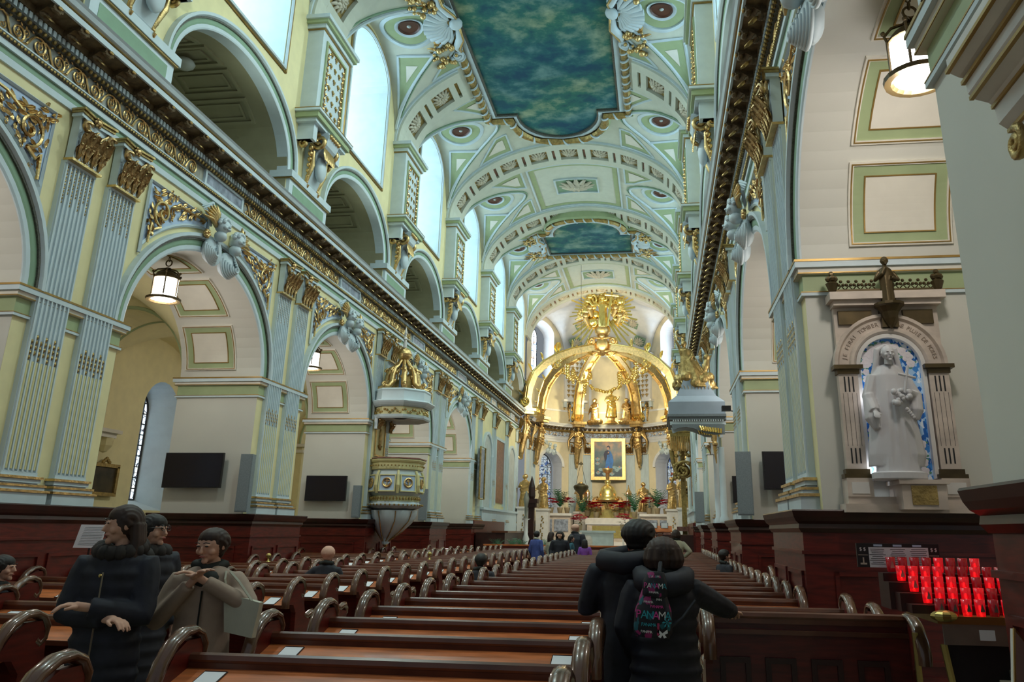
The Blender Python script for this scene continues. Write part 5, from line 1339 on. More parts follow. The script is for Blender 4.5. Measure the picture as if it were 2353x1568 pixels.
# ------------------------------------------------------------------ pulpit on the left
t = thing('pulpit','cream and blue octagonal pulpit with gilt medallions and a flared foot','pulpit',(-10.55,32.3,0))
def poct(prof, mt, name, par, seg=8, a0=pi/8): 
    k = MB(); k.grid([[(r*cos(a0+2*pi*i/seg),r*sin(a0+2*pi*i/seg),z) for i in range(seg)] for r,z in prof], close=True); k.poly([(prof[-1][0]*cos(a0+2*pi*i/seg),prof[-1][0]*sin(a0+2*pi*i/seg),prof[-1][1]) for i in range(seg)]); return B(name,k,mt,par)
poct([(.92,3.30),(1.06,3.45),(1.12,3.70),(1.06,4.05),(1.0,4.22),(1.0,4.30)],'trim','body',t)
poct([(1.06,4.30),(1.08,4.33),(1.08,4.56),(1.14,4.60),(1.18,4.66),(1.18,4.70)],'reed','parapet_band',t)
poct([(1.12,4.70),(1.20,4.72),(1.20,4.76),(1.1,4.78)],'marble_red','rim',t)
poct([(.50,2.70),(.95,2.82),(1.12,2.92),(1.14,2.98),(1.0,3.02),(.98,3.08)],'trim','lower_moulding',t); poct([(.96,3.08),(1.0,3.12),(1.0,3.26),(.94,3.30)],'reed','gadroon_band',t)
k = MB()
for i in range(48): a = 2*pi*i/48; k.ball((1.0*cos(a),1.0*sin(a),3.19),.045,5,4,(1,1,1.6)); k.ball((1.10*cos(a),1.10*sin(a),4.45),.035,5,4)
for i in range(40): a = 2*pi*i/40; k.ball((1.13*cos(a),1.13*sin(a),2.95),.04,5,4)
B('gadroon', k, 'gold_dull', t, kind='stuff')
for i in range(8):
    a = 2*pi*i/8; M_ = Matrix.Translation((1.045*cos(a),1.045*sin(a),3.78)) @ Matrix.Rotation(a+pi/2,4,'Z') @ Matrix.Rotation(-.08,4,'X')
    f = MB().add(MB().box(-.30,.30,-.01,.03,-.30,.28), M_); p_ = B('blue_panel', f, 'blue_ground', t)
    f = MB(); 
    for q in ((-.34,.34,-.34,-.30),(-.34,.34,.28,.32),(-.34,-.30,-.30,.28),(.30,.34,-.30,.28)): f.add(MB().box(q[0],q[1],-.05,.03,q[2],q[3]), M_)
    B('gilt_frame', f, 'reed', p_)
    f = MB(); f.add(MB().tube([(.17*cos(b),-.04,.17*sin(b)) for b in [2*pi*j/16 for j in range(17)]],.035,6).tube([(0,-.04,-.12),(0,-.04,.14)],.022,5).tube([(-.08,-.04,.06),(.08,-.04,.06)],.018,5).tube([(.10*cos(b),-.04,-.03+.10*sin(b)) for b in [pi+pi*j/8 for j in range(9)]],.016,5), M_); B('gilt_medallion', f, 'gold', p_)
    b_ = a+pi/8; B('corner_scroll', MB().tube([(1.02*cos(b_),1.02*sin(b_),4.25),(1.10*cos(b_),1.10*sin(b_),4.1),(1.17*cos(b_),1.17*sin(b_),3.7),(1.08*cos(b_),1.08*sin(b_),3.4)],[.05,.05,.07,.06],6), 'reed', t)
k = MB(); rows = []
for s_,(r,z,dx) in enumerate(((.92,2.75,0),(.90,2.55,0),(.74,2.25,-.02),(.50,1.95,-.12),(.26,1.72,-.22),(.13,1.58,-.26),(.16,1.52,-.26),(.06,1.42,-.26))):
    rows.append([(dx+r*cos(a)*(1+.06*cos(8*a)),r*sin(a)*(1+.06*cos(8*a)),z) for a in [2*pi*i/32 for i in range(32)]])
k.grid(rows, close=True); B('flared_foot', k, 'trim', t, True)
k = MB()
for i in range(8): a = 2*pi*i/8+pi/8; k.tube([(.92*cos(a),.92*sin(a),2.72),(.80*cos(a),.80*sin(a),2.35),(-.12+.50*cos(a),.50*sin(a),1.93),(-.26+.14*cos(a),.14*sin(a),1.58)],.022,5)
k.ball((-.26,0,1.45),.10,8,6); B('gilt_rib', k, 'gold', t)
B('back_panel', MB().box(-.95,-.80,-.75,.75,4.7,6.4), 'reed', t); o = B('back_panel_frame', MB().box(-.80,-.76,-.6,.6,4.85,4.92).box(-.80,-.76,-.6,.6,6.15,6.22).box(-.8,-.76,-.6,-.53,4.9,6.2).box(-.8,-.76,.53,.6,4.9,6.2), 'gold', t)
B('back_ornament', MB().ball((-.78,0,5.6),.16,8,6,(.4,1,2.6)).tube([(-.77,-.2,5.3),(-.75,0,5.15),(-.77,.2,5.3)],.04,5), 'gold_dull', t)
for s in (-1,1):
    c_ = put('capital', CAP[0], t, (-.75,s*.72,5.9), scale=(.7,.45,.5)); put('acanthus_leaves', CAP[1], c_)
t = thing('pulpit_canopy','octagonal sounding board with gilt scrolls and an orb above the pulpit','canopy',(-10.55,32.3,0))
poct([(.3,6.42),(.95,6.40),(1.20,6.30),(1.24,6.36),(1.26,6.46)],'trim','soffit',t); poct([(1.14,6.44),(1.14,6.78)],'reed','frieze',t)
k = MB(); rn = random.Random(8)
for i in range(64):
    a = 2*pi*i/64; k.ball((1.12*cos(a)+.0,1.12*sin(a),6.60+.07*sin(i*1.7)),.055,5,4)
B('gilt_frieze_ornament', k, 'gold', t)
poct([(1.20,6.78),(1.30,6.84),(1.38,6.92),(1.42,6.98),(1.40,7.02),(1.22,7.06),(1.20,7.40),(1.24,7.46),(1.20,7.52),(.3,7.56)],'trim','cornice',t)
for i in range(8):
    a = 2*pi*i/8+pi/8; g = MB(); R_ = Matrix.Rotation(a,4,'Z')
    pth = [(1.02,0,7.66),(1.10,0,7.56)]+[(.98+.10*cos(b),0,7.66+.10*sin(b)) for b in (0,1.2,2.4,3.6)]
    g.add(MB().tube([(1.12,0,7.60),(.88,0,7.62),(.66,0,7.80),(.62,0,8.15),(.52,0,8.45),(.30,0,8.60),(.14,0,8.85)],[.10,.12,.13,.12,.10,.08,.07],7), R_)
    g.add(MB().tube([(1.12+a_*.9,0,7.66+b) for a_,_,b in spiral(0,0,.13,1.3,1,0,14)],.045,5), R_)
    g.add(MB().tube([(.62+a_*.9,0,8.32+b) for a_,_,b in spiral(0,0,.15,1.3,1,0,14)],.05,5), R_)
    for q in range(4): g.add(MB().ball((.60-.06*q,(-1)**q*.07,7.9+.18*q),.09,6,5), R_)
    B('gilt_scroll', g, 'gold', t, True)
    if i%2 == 0: B('angel_panel', MB().add(MB().box(.40,.52,-.16,.16,7.6,8.1), Matrix.Rotation(a+pi/8,4,'Z')), 'gold_dull', t)
B('column_core', MB().lathe([(.30,7.5),(.16,7.7),(.14,8.6),(.2,8.7)],(0,0,0),10), 'blue_ground', t)
B('orb', MB().ball((0,0,9.12),.30,16,12).lathe([(.31,9.08),(.33,9.12),(.31,9.16)],(0,0,0),16), 'gold', t, True)
B('spire', MB().lathe([(.08,9.40),(.07,9.75),(.11,9.78),(.03,9.9),(.07,10.05),(.02,10.3)],(0,0,0),8), 'marble_white', t)
# ------------------------------------------------------------------ generic gilt statues
def saint(loc, rz, h, label, mt='gold', arms=0, group=None, nm='statue', seed=0, cat='statue'):
    t = thing(nm,label,cat,loc,rz,group,(1.35,1.25,1)); k = MB(); s = h/1.9; rn = random.Random(seed)
    loft(k,[(0,0,.0,.28,.24,.10,6),(0,0,.3,.25,.22,.12,6),(.03,0,.7,.22,.19,.12,5),(.0,0,1.1,.20,.16,.08,5),(-.02,0,1.4,.23,.15,.03,4),(0,0,1.52,.16,.11,0,4),(0,0,1.58,.07,.07,0,4)])
    for i in range(7): a = i*.9+seed; k.tube([(.26*cos(a),.22*sin(a),.05),(.2*cos(a+.3),.17*sin(a+.3),.7),(.17*cos(a+.7),.13*sin(a+.7),1.3)],[.05,.04,.03],5)
    for i in range(3): k.tube([(-.24,-.05,1.35-.16*i),(0,-.22,1.08-.18*i),(.25,-.04,1.2-.2*i)],.045,6)
    aa = ([(-.2,0,1.45),(-.30,-.06,1.15),(-.12,-.22,1.25)],[(.2,0,1.45),(.33,-.08,1.2),(.42,-.22,1.38)]) if arms == 0 else ([(-.2,0,1.45),(-.33,-.04,1.2),(-.42,-.2,1.05)],[(.2,0,1.45),(.28,-.06,1.15),(.05,-.22,1.18)])
    for p_ in aa: k.tube(p_,[.075,.065,.04],7); k.ball(p_[-1],.05,7,5)
    head(k,(0,-.03,1.76),.135,.3*(arms*2-1),.1)
    k.ball((0,.03,1.79),.125,8,6,(1,1.1,1.1))
    remesh(k,'figure',mt,t,.022*max(1,s*.9),1,scale=(s,s,s)); return t
def pedestal(loc, w, h, label, rz=0):
    t = thing('pedestal',label,'pedestal',loc,rz,'marble pedestals of the apse statues'); 
    B('block', MB().box(-w/2,w/2,-w/2,w/2,0,h-.15), 'marble_white', t); B('cornice', MB().box(-w/2-.1,w/2+.1,-w/2-.1,w/2+.1,h-.15,h).box(-w/2-.08,w/2+.08,-w/2-.08,w/2+.08,0,.2), 'marble_white', t)
    k = MB(); rn = random.Random(3)
    for i in range(14): k.ball((rn.uniform(-.12,.12),-w/2-.02,.5+i*(h-1)/14),.07,5,4)
    B('gilt_ornament', k, 'gold_dull', t)
STAT = [(-10.75,66.2,3.86,'on the tall left pedestal nearest the choir wall',0),(-9.65,69.0,3.80,'on the left pedestal before the window',1),(-6.95,74.0,3.7,'left of the altar behind the hanging lamp',0),(-1.35,74.0,3.7,'right of the altar beside the palm',1),(1.12,69.0,3.85,'before the right window on its pedestal',0),(1.98,66.4,3.9,'rightmost, partly hidden beside the gilt throne',1)]
for i,(x,y,z,lb,ar) in enumerate(STAT):
    saint((x,y,z),(-.5 if x < XC else .5),2.55,'gilded standing saint '+lb,'gold',ar,'gilt statues round the apse',seed=i)
    pedestal((x,y,.7),1.05,z-.7,'white marble pedestal under the gilt saint '+lb)
# ------------------------------------------------------------------ high altar
t = thing('high_altar','gilt high altar with white lace frontal and stepped reredos','altar',(-4.5,73.4,.7))
B('steps', MB().box(-2.6,2.6,-2.6,.6,0,.25).box(-2.3,2.3,-2.1,.6,.25,.5), 'marble_white', t)
B('table', MB().box(-1.75,1.75,-1.0,0,.5,2.35), 'marble', t); B('altar_cloth', MB().box(-1.9,1.9,-1.08,.05,2.32,2.45).box(-1.9,1.9,-1.10,-1.07,1.95,2.42), 'marble_white', t)
k = MB()
for i in range(38): k.ball((-1.85+.1*i,-1.09,1.95),.05,5,4,(1,.4,1.2))
B('lace_edge', k, 'paper', t)
B('relief_panel', MB().box(-1.3,1.3,-1.03,-1.0,.8,1.8), 'gold_bright', t)
B('gradine', MB().box(-2.5,2.5,-.1,.5,2.45,2.75).box(-2.3,2.3,.05,.5,2.75,3.0), 'gold_bright', t)
B('reredos', MB().box(-2.0,2.0,.15,.7,3.0,3.75).box(-1.4,1.4,.1,.7,3.75,4.0).box(-2.1,2.1,.1,.7,3.75,3.85), 'gold', t)
for x in [-1.8+.4*i for i in range(10)]: B('colonnette', MB().lathe([(.07,3.0),(.05,3.1),(.05,3.6),(.08,3.72)],(x,.05,0),8), 'gold_bright', t, True)
for x in (-1.85,1.85):
    o = B('turret', MB().lathe([(.26,3.8),(.28,3.9),(.22,4.0),(.24,4.5),(.28,4.6),(.10,4.95),(.03,5.2),(.05,5.3)],(x,.4,0),8), 'gold', t)
o = B('tabernacle_dome', MB().lathe([(.95,3.95),(.98,4.1),(.78,4.15),(.80,4.45),(.74,4.75),(.55,5.1),(.28,5.3),(.22,5.35),(.24,5.5),(.30,5.6),(.12,5.75)],(0,.3,0),24), 'gold_bright', t, True)
B('crown', MB().lathe([(.10,5.7),(.16,5.9),(.18,6.3),(.42,6.45),(.50,6.7),(.46,6.75),(.36,6.5),(.05,6.45)],(0,.3,0),12), 'gold', t, True)
k = MB()
for i in range(14): a = i*.9; k.ball((-.9+.14*i,-.02,4.05+.12*abs(sin(a))),.12,6,5)
for s in (-1,1): k.tube([(s*1.0,.2,3.95),(s*.9,.1,4.3),(s*1.2,.1,4.15),(s*1.35,.2,3.9)],.08,6)
B('gilt_ornament', k, 'gold_dull', t, True)
B('tabernacle_door', MB().box(-.35,.35,-.18,-.1,2.45,3.2), 'gold_bright', t); B('altar_cross', MB().tube([(0,-.2,3.2),(0,-.2,4.1)],.04,6).tube([(-.2,-.2,3.85),(.2,-.2,3.85)],.035,6).lathe([(.2,3.2),(.06,3.4),(.1,3.5)],(0,-.2,0),8), 'gold', t)
for i,x in enumerate((-1.75,1.75,-1.0,1.0,-.6,.6)):
    big = i < 2; o = thing('altar_candle','tall white candle on a gilt stick at the %s of the altar' % ('far left','far right','left','right','left centre','right centre')[i],'candle',(-4.5+x,73.3 if big else 73.45,3.15 if big else 3.4),0,'candles on the altar')
    B('candlestick', MB().lathe([(.22,0),(.10,.08),(.05,.25),(.09,.4),(.05,.6),(.10,1.1 if big else .5)],(0,0,0),10), 'gold', o, True); z = 1.1 if big else .5
    B('wax', MB().lathe([(.055,z),(.055,z+(1.0 if big else .4)),(.001,z+(1.0 if big else .4))],(0,0,0),8), 'paper', o); B('flame', MB().ball((0,0,z+(1.04 if big else .44)),.035,6,5,(1,1,2)), 'flame', o)
# modern altar, ambo, lectern, hanging lamp
t = thing('stone_altar','grey stone free standing altar in front of the gilt one','altar',(-4.55,62.0,.7)); B('mensa', MB().box(-1.3,1.3,-.5,.5,1.25,1.4), 'stone_grey', t); B('block', MB().box(-1.15,1.15,-.4,.4,0,1.25), 'stone_grey', t); B('relief', MB().ball((-.7,-.4,.6),.35,10,8,(1,.3,1.4)), 'marble', t)
t = thing('lectern','dark wood lectern with open books right of the altar','lectern',(.0,63.0,.7)); B('desk', MB().prism([(-.9,-.4,1.35),(.9,-.4,1.35),(.9,.4,1.7),(-.9,.4,1.7)],(0,0,.1)), 'wood_shelf', t); B('body', MB().box(-.8,.8,-.3,.3,0,1.5), 'wood', t)
for i in range(6): B('panel', MB().box(-.75+.25*i,-.55+.25*i,-.33,-.3,.1,1.3), 'wood_rail', t)
for i,x in enumerate((-.45,.35)):
    o = thing('open_book','open book on the lectern, %s one' % ('left','right')[i],'book',(x,62.85,2.35),0,'books on the lectern'); B('pages', MB().box(-.24,.24,-.02,.05,0,.35), 'paper', o); B('cover', MB().box(-.28,.28,.05,.07,-.02,.37), 'black', o)
t = thing('hanging_lamp','dark bowl shaped sanctuary lamp hanging on thin chains left of the altar','lamp',(-5.75,61.5,5.1)); B('bowl', MB().lathe([(.02,-.9),(.10,-.8),(.12,-.5),(.25,-.35),(.50,-.1),(.58,.1),(.50,.22),(.3,.28),(.25,.35)],(0,0,0),20), 'bronze', t, True)
B('chain', MB().tube([(.4,0,.2),(.02,0,1.8)],.015,4).tube([(-.4,0,.2),(-.02,0,1.8)],.015,4).tube([(0,0,1.8),(.0,0,17.6)],.012,4), 'iron', t); B('smoke_cap', MB().lathe([(.02,1.95),(.16,1.8),(.18,1.75)],(0,0,0),10), 'bronze', t)
# poinsettias and palms
mat('poinsettia', (.62,.015,.05), .5, var=.35, scale=9); mat('poinsettia_pink', (.85,.09,.16), .45, var=.3, scale=9); mat('palm_leaf', (.025,.12,.05), .5, var=.4, scale=4); mat('clay', (.45,.36,.22), .6)
def flower_meshes():
    b = MB(); l = MB(); rn = random.Random(6)
    for i in range(26):
        a = rn.uniform(0,2*pi); e = rn.uniform(.1,1.4); c = (.42*cos(a)*cos(e),.42*sin(a)*cos(e),.62+.34*sin(e)); r0 = rn.uniform(0,6)
        for q in range(6):
            t_ = r0+q*pi/3; d = Vector((cos(t_),sin(t_),.25)); p_ = Vector(c); u = Vector((-d.y,d.x,0))*.045
            b.poly([p_,p_+d*.12+u*1.8,p_+d*.26,p_+d*.12-u*1.8])
    for i in range(22):
        a = rn.uniform(0,2*pi); d = Vector((cos(a),sin(a),-.1)); p_ = Vector((.2*cos(a),.2*sin(a),.42+rn.uniform(0,.2))); u = Vector((-d.y,d.x,0))*.07; l.poly([p_,p_+d*.15+u,p_+d*.32,p_+d*.15-u])
    pt = MB().lathe([(.001,0),(.14,0),(.20,.36),(.22,.38),(.001,.36)],(0,0,0),12)
    return b, l, pt
fb,fl2,fp = flower_meshes(); FM = {m_: fb.mesh('bracts',m_) for m_ in ('poinsettia','poinsettia_pink')}; FLV = fl2.mesh('green_leaves','palm_leaf'); FPT = fp.mesh('pot','clay',True)
for x,y,z,s,m_,lb in ((-9.3,71.5,3.5,1.25,'poinsettia','left of the palm before the left apse window'),(-8.0,72.5,3.5,1.35,'poinsettia','right of the palm before the left apse window'),(-6.25,73.1,3.3,1.3,'poinsettia','left end of the altar, upper'),(-5.45,72.5,3.15,1.3,'poinsettia','on the altar left of the cross'),(-3.7,72.5,3.15,1.3,'poinsettia','on the altar right of the cross'),(-2.85,73.1,3.3,1.3,'poinsettia','right end of the altar, upper'),(-.85,72.5,3.5,1.4,'poinsettia','left of the palm before the right apse window'),(.55,71.5,3.5,1.2,'poinsettia','right of the palm before the right apse window'),(-6.3,66.0,2.0,1.3,'poinsettia_pink','on a tall stand left of the altar cloth'),(-2.85,66.0,2.1,1.3,'poinsettia_pink','on a tall stand right of the altar cloth')):
    o = thing('poinsettia','%s potted poinsettia %s' % ('bright pink red' if 'pink' in m_ else 'dark red',lb),'plant',(x,y,z),x,'poinsettias round the altar'); o.scale = (s,s,s)
    put('bracts',FM[m_],o); put('green_leaves',FLV,o); put('pot',FPT,o)
    if 'pink' in m_: 
        q = thing('plant_stand','slender white stand under the pink poinsettia %s' % ('left' if x < -4.5 else 'right')+' of the altar','stand',(x,y,.7),0,'flower stands'); B('stand_column', MB().lathe([(.25,0),(.2,.1),(.07,.2),(.07,z-.9),(.25,z-.72)],(0,0,0),10), 'marble_white', q)
pm = MB(); rn = random.Random(12)
for i in range(16):
    a = rn.uniform(0,2*pi); h_ = rn.uniform(.9,1.6); sp_ = rn.uniform(.2,.8); P_ = [Vector((sp_*cos(a)*u**1.6,sp_*sin(a)*u**1.6,.3+h_*(u-.22*u*u))) for u in [j/6 for j in range(7)]]
    pm.tube(P_,.012,3,False)
    for j in range(1,7):
        for s in (-1,1):
            d = (P_[j]-P_[j-1]).normalized(); sd = d.cross(Vector((0,0,1))).normalized()*s; pm.poly([P_[j],P_[j]+sd*.05+d*.08,P_[j]+sd*.30+d*.16,P_[j]+sd*.05+d*.02])
PMM = pm.mesh('fronds','palm_leaf')
for x,y,z,s,lb in ((-8.6,72.2,3.5,1.3,'before the left apse window'),(-6.55,71.0,3.1,1.2,'beside the hanging lamp left of the altar'),(-2.1,71.5,3.2,1.25,'right of the altar beside the gilt saint'),(-.15,72.2,3.5,1.35,'before the right apse window')):
    o = thing('potted_palm','potted green palm '+lb,'plant',(x,y,z),x*2,'palms round the altar'); o.scale = (s,s,s); put('fronds',PMM,o); put('pot',FPT,o)
o = B('credence_shelf', MB().box(XC-5.9,XC-2.9,71.2,74.8,3.3,3.5).box(XC+2.9,XC+5.9,71.2,74.8,3.3,3.5), 'marble_white'); o['label'] = 'long marble shelves left and right of the altar carrying plants'; o['category'] = 'shelf'
o2 = B('shelf_front', MB().box(XC-5.8,XC-3.0,71.4,74.6,.7,3.3).box(XC+3.0,XC+5.8,71.4,74.6,.7,3.3), 'marble', o)
for q,(a,b) in enumerate(((-5.6,-4.6),(-4.4,-3.2),(3.2,4.4),(4.6,5.6))): B('carved_panel', MB().box(XC+a,XC+b,71.33,71.4,2.0,3.0), 'marble_grey', o)
for i,(x,y,lb) in enumerate(((-5.7,50.5,'near the left choir rail'),(-7.6,50.0,'left of the choir plants'),(-6.9,49.0,'at the chancel steps on the left'),(-8.4,49.4,'farthest left on the chancel steps'))):
    o = thing('small_plant','small green plant '+lb,'plant',(x-1.2,y,.7),i,'plants on the chancel steps'); o.scale = (.6,.6,.55); put('fronds',PMM,o)
# choir furniture on the left
t = thing('processional_lantern','tall dark wood pedestal with pointed shrine beside the left choir stalls','shrine',(-9.0,58.5,.7)); B('post', MB().box(-.2,.2,-.2,.2,0,3.2), 'wood_dark', t); B('capital', MB().box(-.45,.45,-.4,.4,3.2,3.5).box(-.35,.35,-.3,.3,2.9,3.2), 'wood_dark', t); B('pointed_case', MB().lathe([(.2,3.5),(.26,3.7),(.24,4.3),(.10,4.8),(.01,5.1)],(0,0,0),8), 'wood_dark', t)
t = thing('white_candle_stand','pale column stand with a silver candle holder before the dark pedestal','candle stand',(-8.9,55.5,.7)); B('column', MB().lathe([(.35,0),(.2,.2),(.16,.5),(.25,.8),(.14,1.1),(.14,2.0),(.3,2.1)],(0,0,0),12), 'marble_white', t, True); B('taper', MB().lathe([(.12,2.1),(.10,2.3),(.12,2.9),(.2,3.4),(.05,3.9)],(0,0,0),10), 'steel', t, True)
t = thing('choir_stalls','dark wooden choir stalls with a scrolled rail on the left','stalls',(-9.9,54.5,.7)); B('front_panel', MB().box(-1.2,.6,-4.5,5.5,0,1.2), 'wood_dark', t); B('back_panel', MB().box(-1.5,-1.3,-4.5,5.5,0,1.9), 'wood', t); B('desk_rail', MB().box(-.2,.8,-4.6,5.5,1.2,1.3), 'wood_rail', t)
t = thing('choir_stalls','dark wooden stalls with red cushions on the right of the chancel','stalls',(.75,54.5,.7)); B('front_panel', MB().box(-.6,1.2,-4.5,5.5,0,1.2), 'wood_dark', t); B('back_panel', MB().box(1.2,1.4,-4.5,5.5,0,1.9), 'wood', t); B('cushion', MB().box(-.5,.3,-4.3,5.3,1.2,1.3), 'marble_red', t); B('desk_rail', MB().box(-.9,-.6,-4.6,5.5,1.1,1.25), 'wood_rail', t)
t = thing('clerestory_tapestry','gilt framed relief panel high on the left choir wall','relief',(-11.2,51.0,3.4)); B('relief_panel', MB().box(-.1,.05,-.3,.9,.6,3.6), 'marble_grey', t); B('frame', MB().tube([(.1,-.4,.5),(.1,1.0,.5),(.1,1.0,3.7),(.1,-.4,3.7),(.1,-.4,.5)],.06,5), 'gold_dull', t)
# painting over the altar
t = thing('altarpiece','large oil painting of a blue robed woman among clouds in a gilt frame','painting',(-4.63,76.9,6.62))
def ptmat():
    m = bpy.data.materials.new('altar_painting'); m.use_nodes = True; nt = m.node_tree; b = nt.nodes['Principled BSDF']
    tc = nt.nodes.new('ShaderNodeTexCoord'); n = nt.nodes.new('ShaderNodeTexNoise'); n.inputs['Scale'].default_value = 1.1; n.inputs['Detail'].default_value = 4; nt.links.new(tc.outputs['Object'], n.inputs['Vector'])
    g = nt.nodes.new('ShaderNodeSeparateXYZ'); nt.links.new(tc.outputs['Object'], g.inputs[0]); ad = nt.nodes.new('ShaderNodeMath'); ad.operation = 'MULTIPLY_ADD'; ad.inputs[1].default_value = .12; nt.links.new(g.outputs[2], ad.inputs[0]); nt.links.new(n.outputs['Fac'], ad.inputs[2])
    r = nt.nodes.new('ShaderNodeValToRGB'); e = r.color_ramp.elements; e[0].position = .45; e[0].color = (.01,.04,.09,1); e[1].position = 1.0; e[1].color = (.50,.27,.15,1)
    x = e.new(.72); x.color = (.05,.13,.17,1); x = e.new(.88); x.color = (.22,.2,.18,1)
    nt.links.new(ad.outputs[0], r.inputs[0]); nt.links.new(r.outputs[0], b.inputs['Base Color']); b.inputs['Roughness'].default_value = .4; MATS['ptg'] = m
ptmat(); mat('p_blue',(.03,.20,.62),.5,var=.3,scale=3); mat('p_navy',(.015,.02,.07),.5); mat('p_skin',(.62,.36,.27),.5); mat('p_cloud',(.35,.50,.55),.6,var=.3); mat('p_red',(.5,.05,.05),.5)
B('canvas', MB().box(-1.30,1.30,-.02,.04,.28,3.55), 'ptg', t)
k = MB()
for q in ((-1.62,1.62,0,.30),(-1.62,1.62,3.53,3.83),(-1.62,-1.30,.3,3.53),(1.30,1.62,.3,3.53)): k.box(q[0],q[1],-.12,.08,q[2],q[3])
B('gilt_frame', k, 'gold', t)
def blob(name, pts, mt, par, d=-.03): B(name, MB().prism([(x,d,z) for x,z in pts],(0,.012,0)), mt, par)
blob('blue_robe',[(-.30,1.0),(-.22,1.6),(-.32,2.2),(-.28,2.55),(.0,2.75),(.25,2.6),(.42,2.2),(.50,1.7),(.38,1.2),(.40,.85),(.1,.8)],'p_blue',t,-.025)
blob('dark_sleeves',[(-.42,2.35),(-.30,2.65),(-.05,2.75),(.15,2.6),(.1,2.35),(-.1,2.3),(-.15,1.9),(-.3,1.6)],'p_navy',t,-.032)
blob('head',[(.0+.13*cos(a),2.93+.17*sin(a)) for a in [2*pi*i/12 for i in range(12)]],'p_skin',t,-.034); blob('veil',[(-.14,2.95),(-.1,3.12),(.04,3.18),(.17,3.1),(.19,2.8),(.1,2.95),(.02,3.05)],'p_navy',t,-.04)
blob('hands',[(-.05,2.5),(.05,2.62),(.12,2.55),(.02,2.45)],'p_skin',t,-.04); blob('red_hem',[(-.1,1.0),(.0,1.3),(.1,.95),(.0,.85)],'p_red',t,-.04)
rn = random.Random(21)
for i,(x,z) in enumerate(((-.95,.65),(-.7,.95),(-1.0,1.5),(-.35,.55),(.35,.55),(.8,.9),(1.05,1.1),(.6,1.15),(-1.0,1.9))):
    blob('cloud_puff',[(x+.22*cos(a)*(1+.2*sin(3*a)),z+.15*sin(a)) for a in [2*pi*j/10 for j in range(10)]],'p_cloud',t,-.024-.001*i)
    if i%2 == 0: blob('cherub_head',[(x+.08*cos(a),z+.10+.09*sin(a)) for a in [2*pi*j/8 for j in range(8)]],'p_skin',t,-.036)
blob('crescent',[(.05+.3*cos(a),.72+.24*sin(a)) for a in [pi+pi*j/8 for j in range(9)]],'p_cloud',t,-.038)
# Virgin group over the entablature
t = saint((-4.25,76.0,12.3),0,2.6,'gilded robed woman standing on a gilt plinth before the glowing niche','gold_bright',0,None,'statue',3)
B('plinth', MB().lathe([(.55,-.6),(.45,-.5),(.28,-.3),(.25,-.05),(.35,0)],(0,0,0),12).prism([(-.9,-.1,-.6),(.9,-.1,-.6),(.4,-.1,-.2),(-.4,-.1,-.2)],(0,.4,0)), 'gold', t)
for s,lb in ((-1,'left'),(1,'right')):
    t = saint((-4.3+s*1.5,75.9,11.75),s*.7,2.35,'gilded kneeling angel %s of the robed woman' % lb,'gold',1 if s > 0 else 0,'angels flanking the niche statue','angel_statue',s+5)
    k = MB()
    for q in range(7): k.tube([(s*.1,.15,1.3),(s*(.25+.08*q),.3,1.5+.1*(6-q)),(s*(.4+.09*q),.35,1.2+.12*(6-q)-.2)],[.06,.08,.03],5)
    for q in range(5): k.ball((s*(.3-.2*q),-.1,.1+.05*(q%2)),.28,8,6)
    B('wing', k, 'gold', t, True)
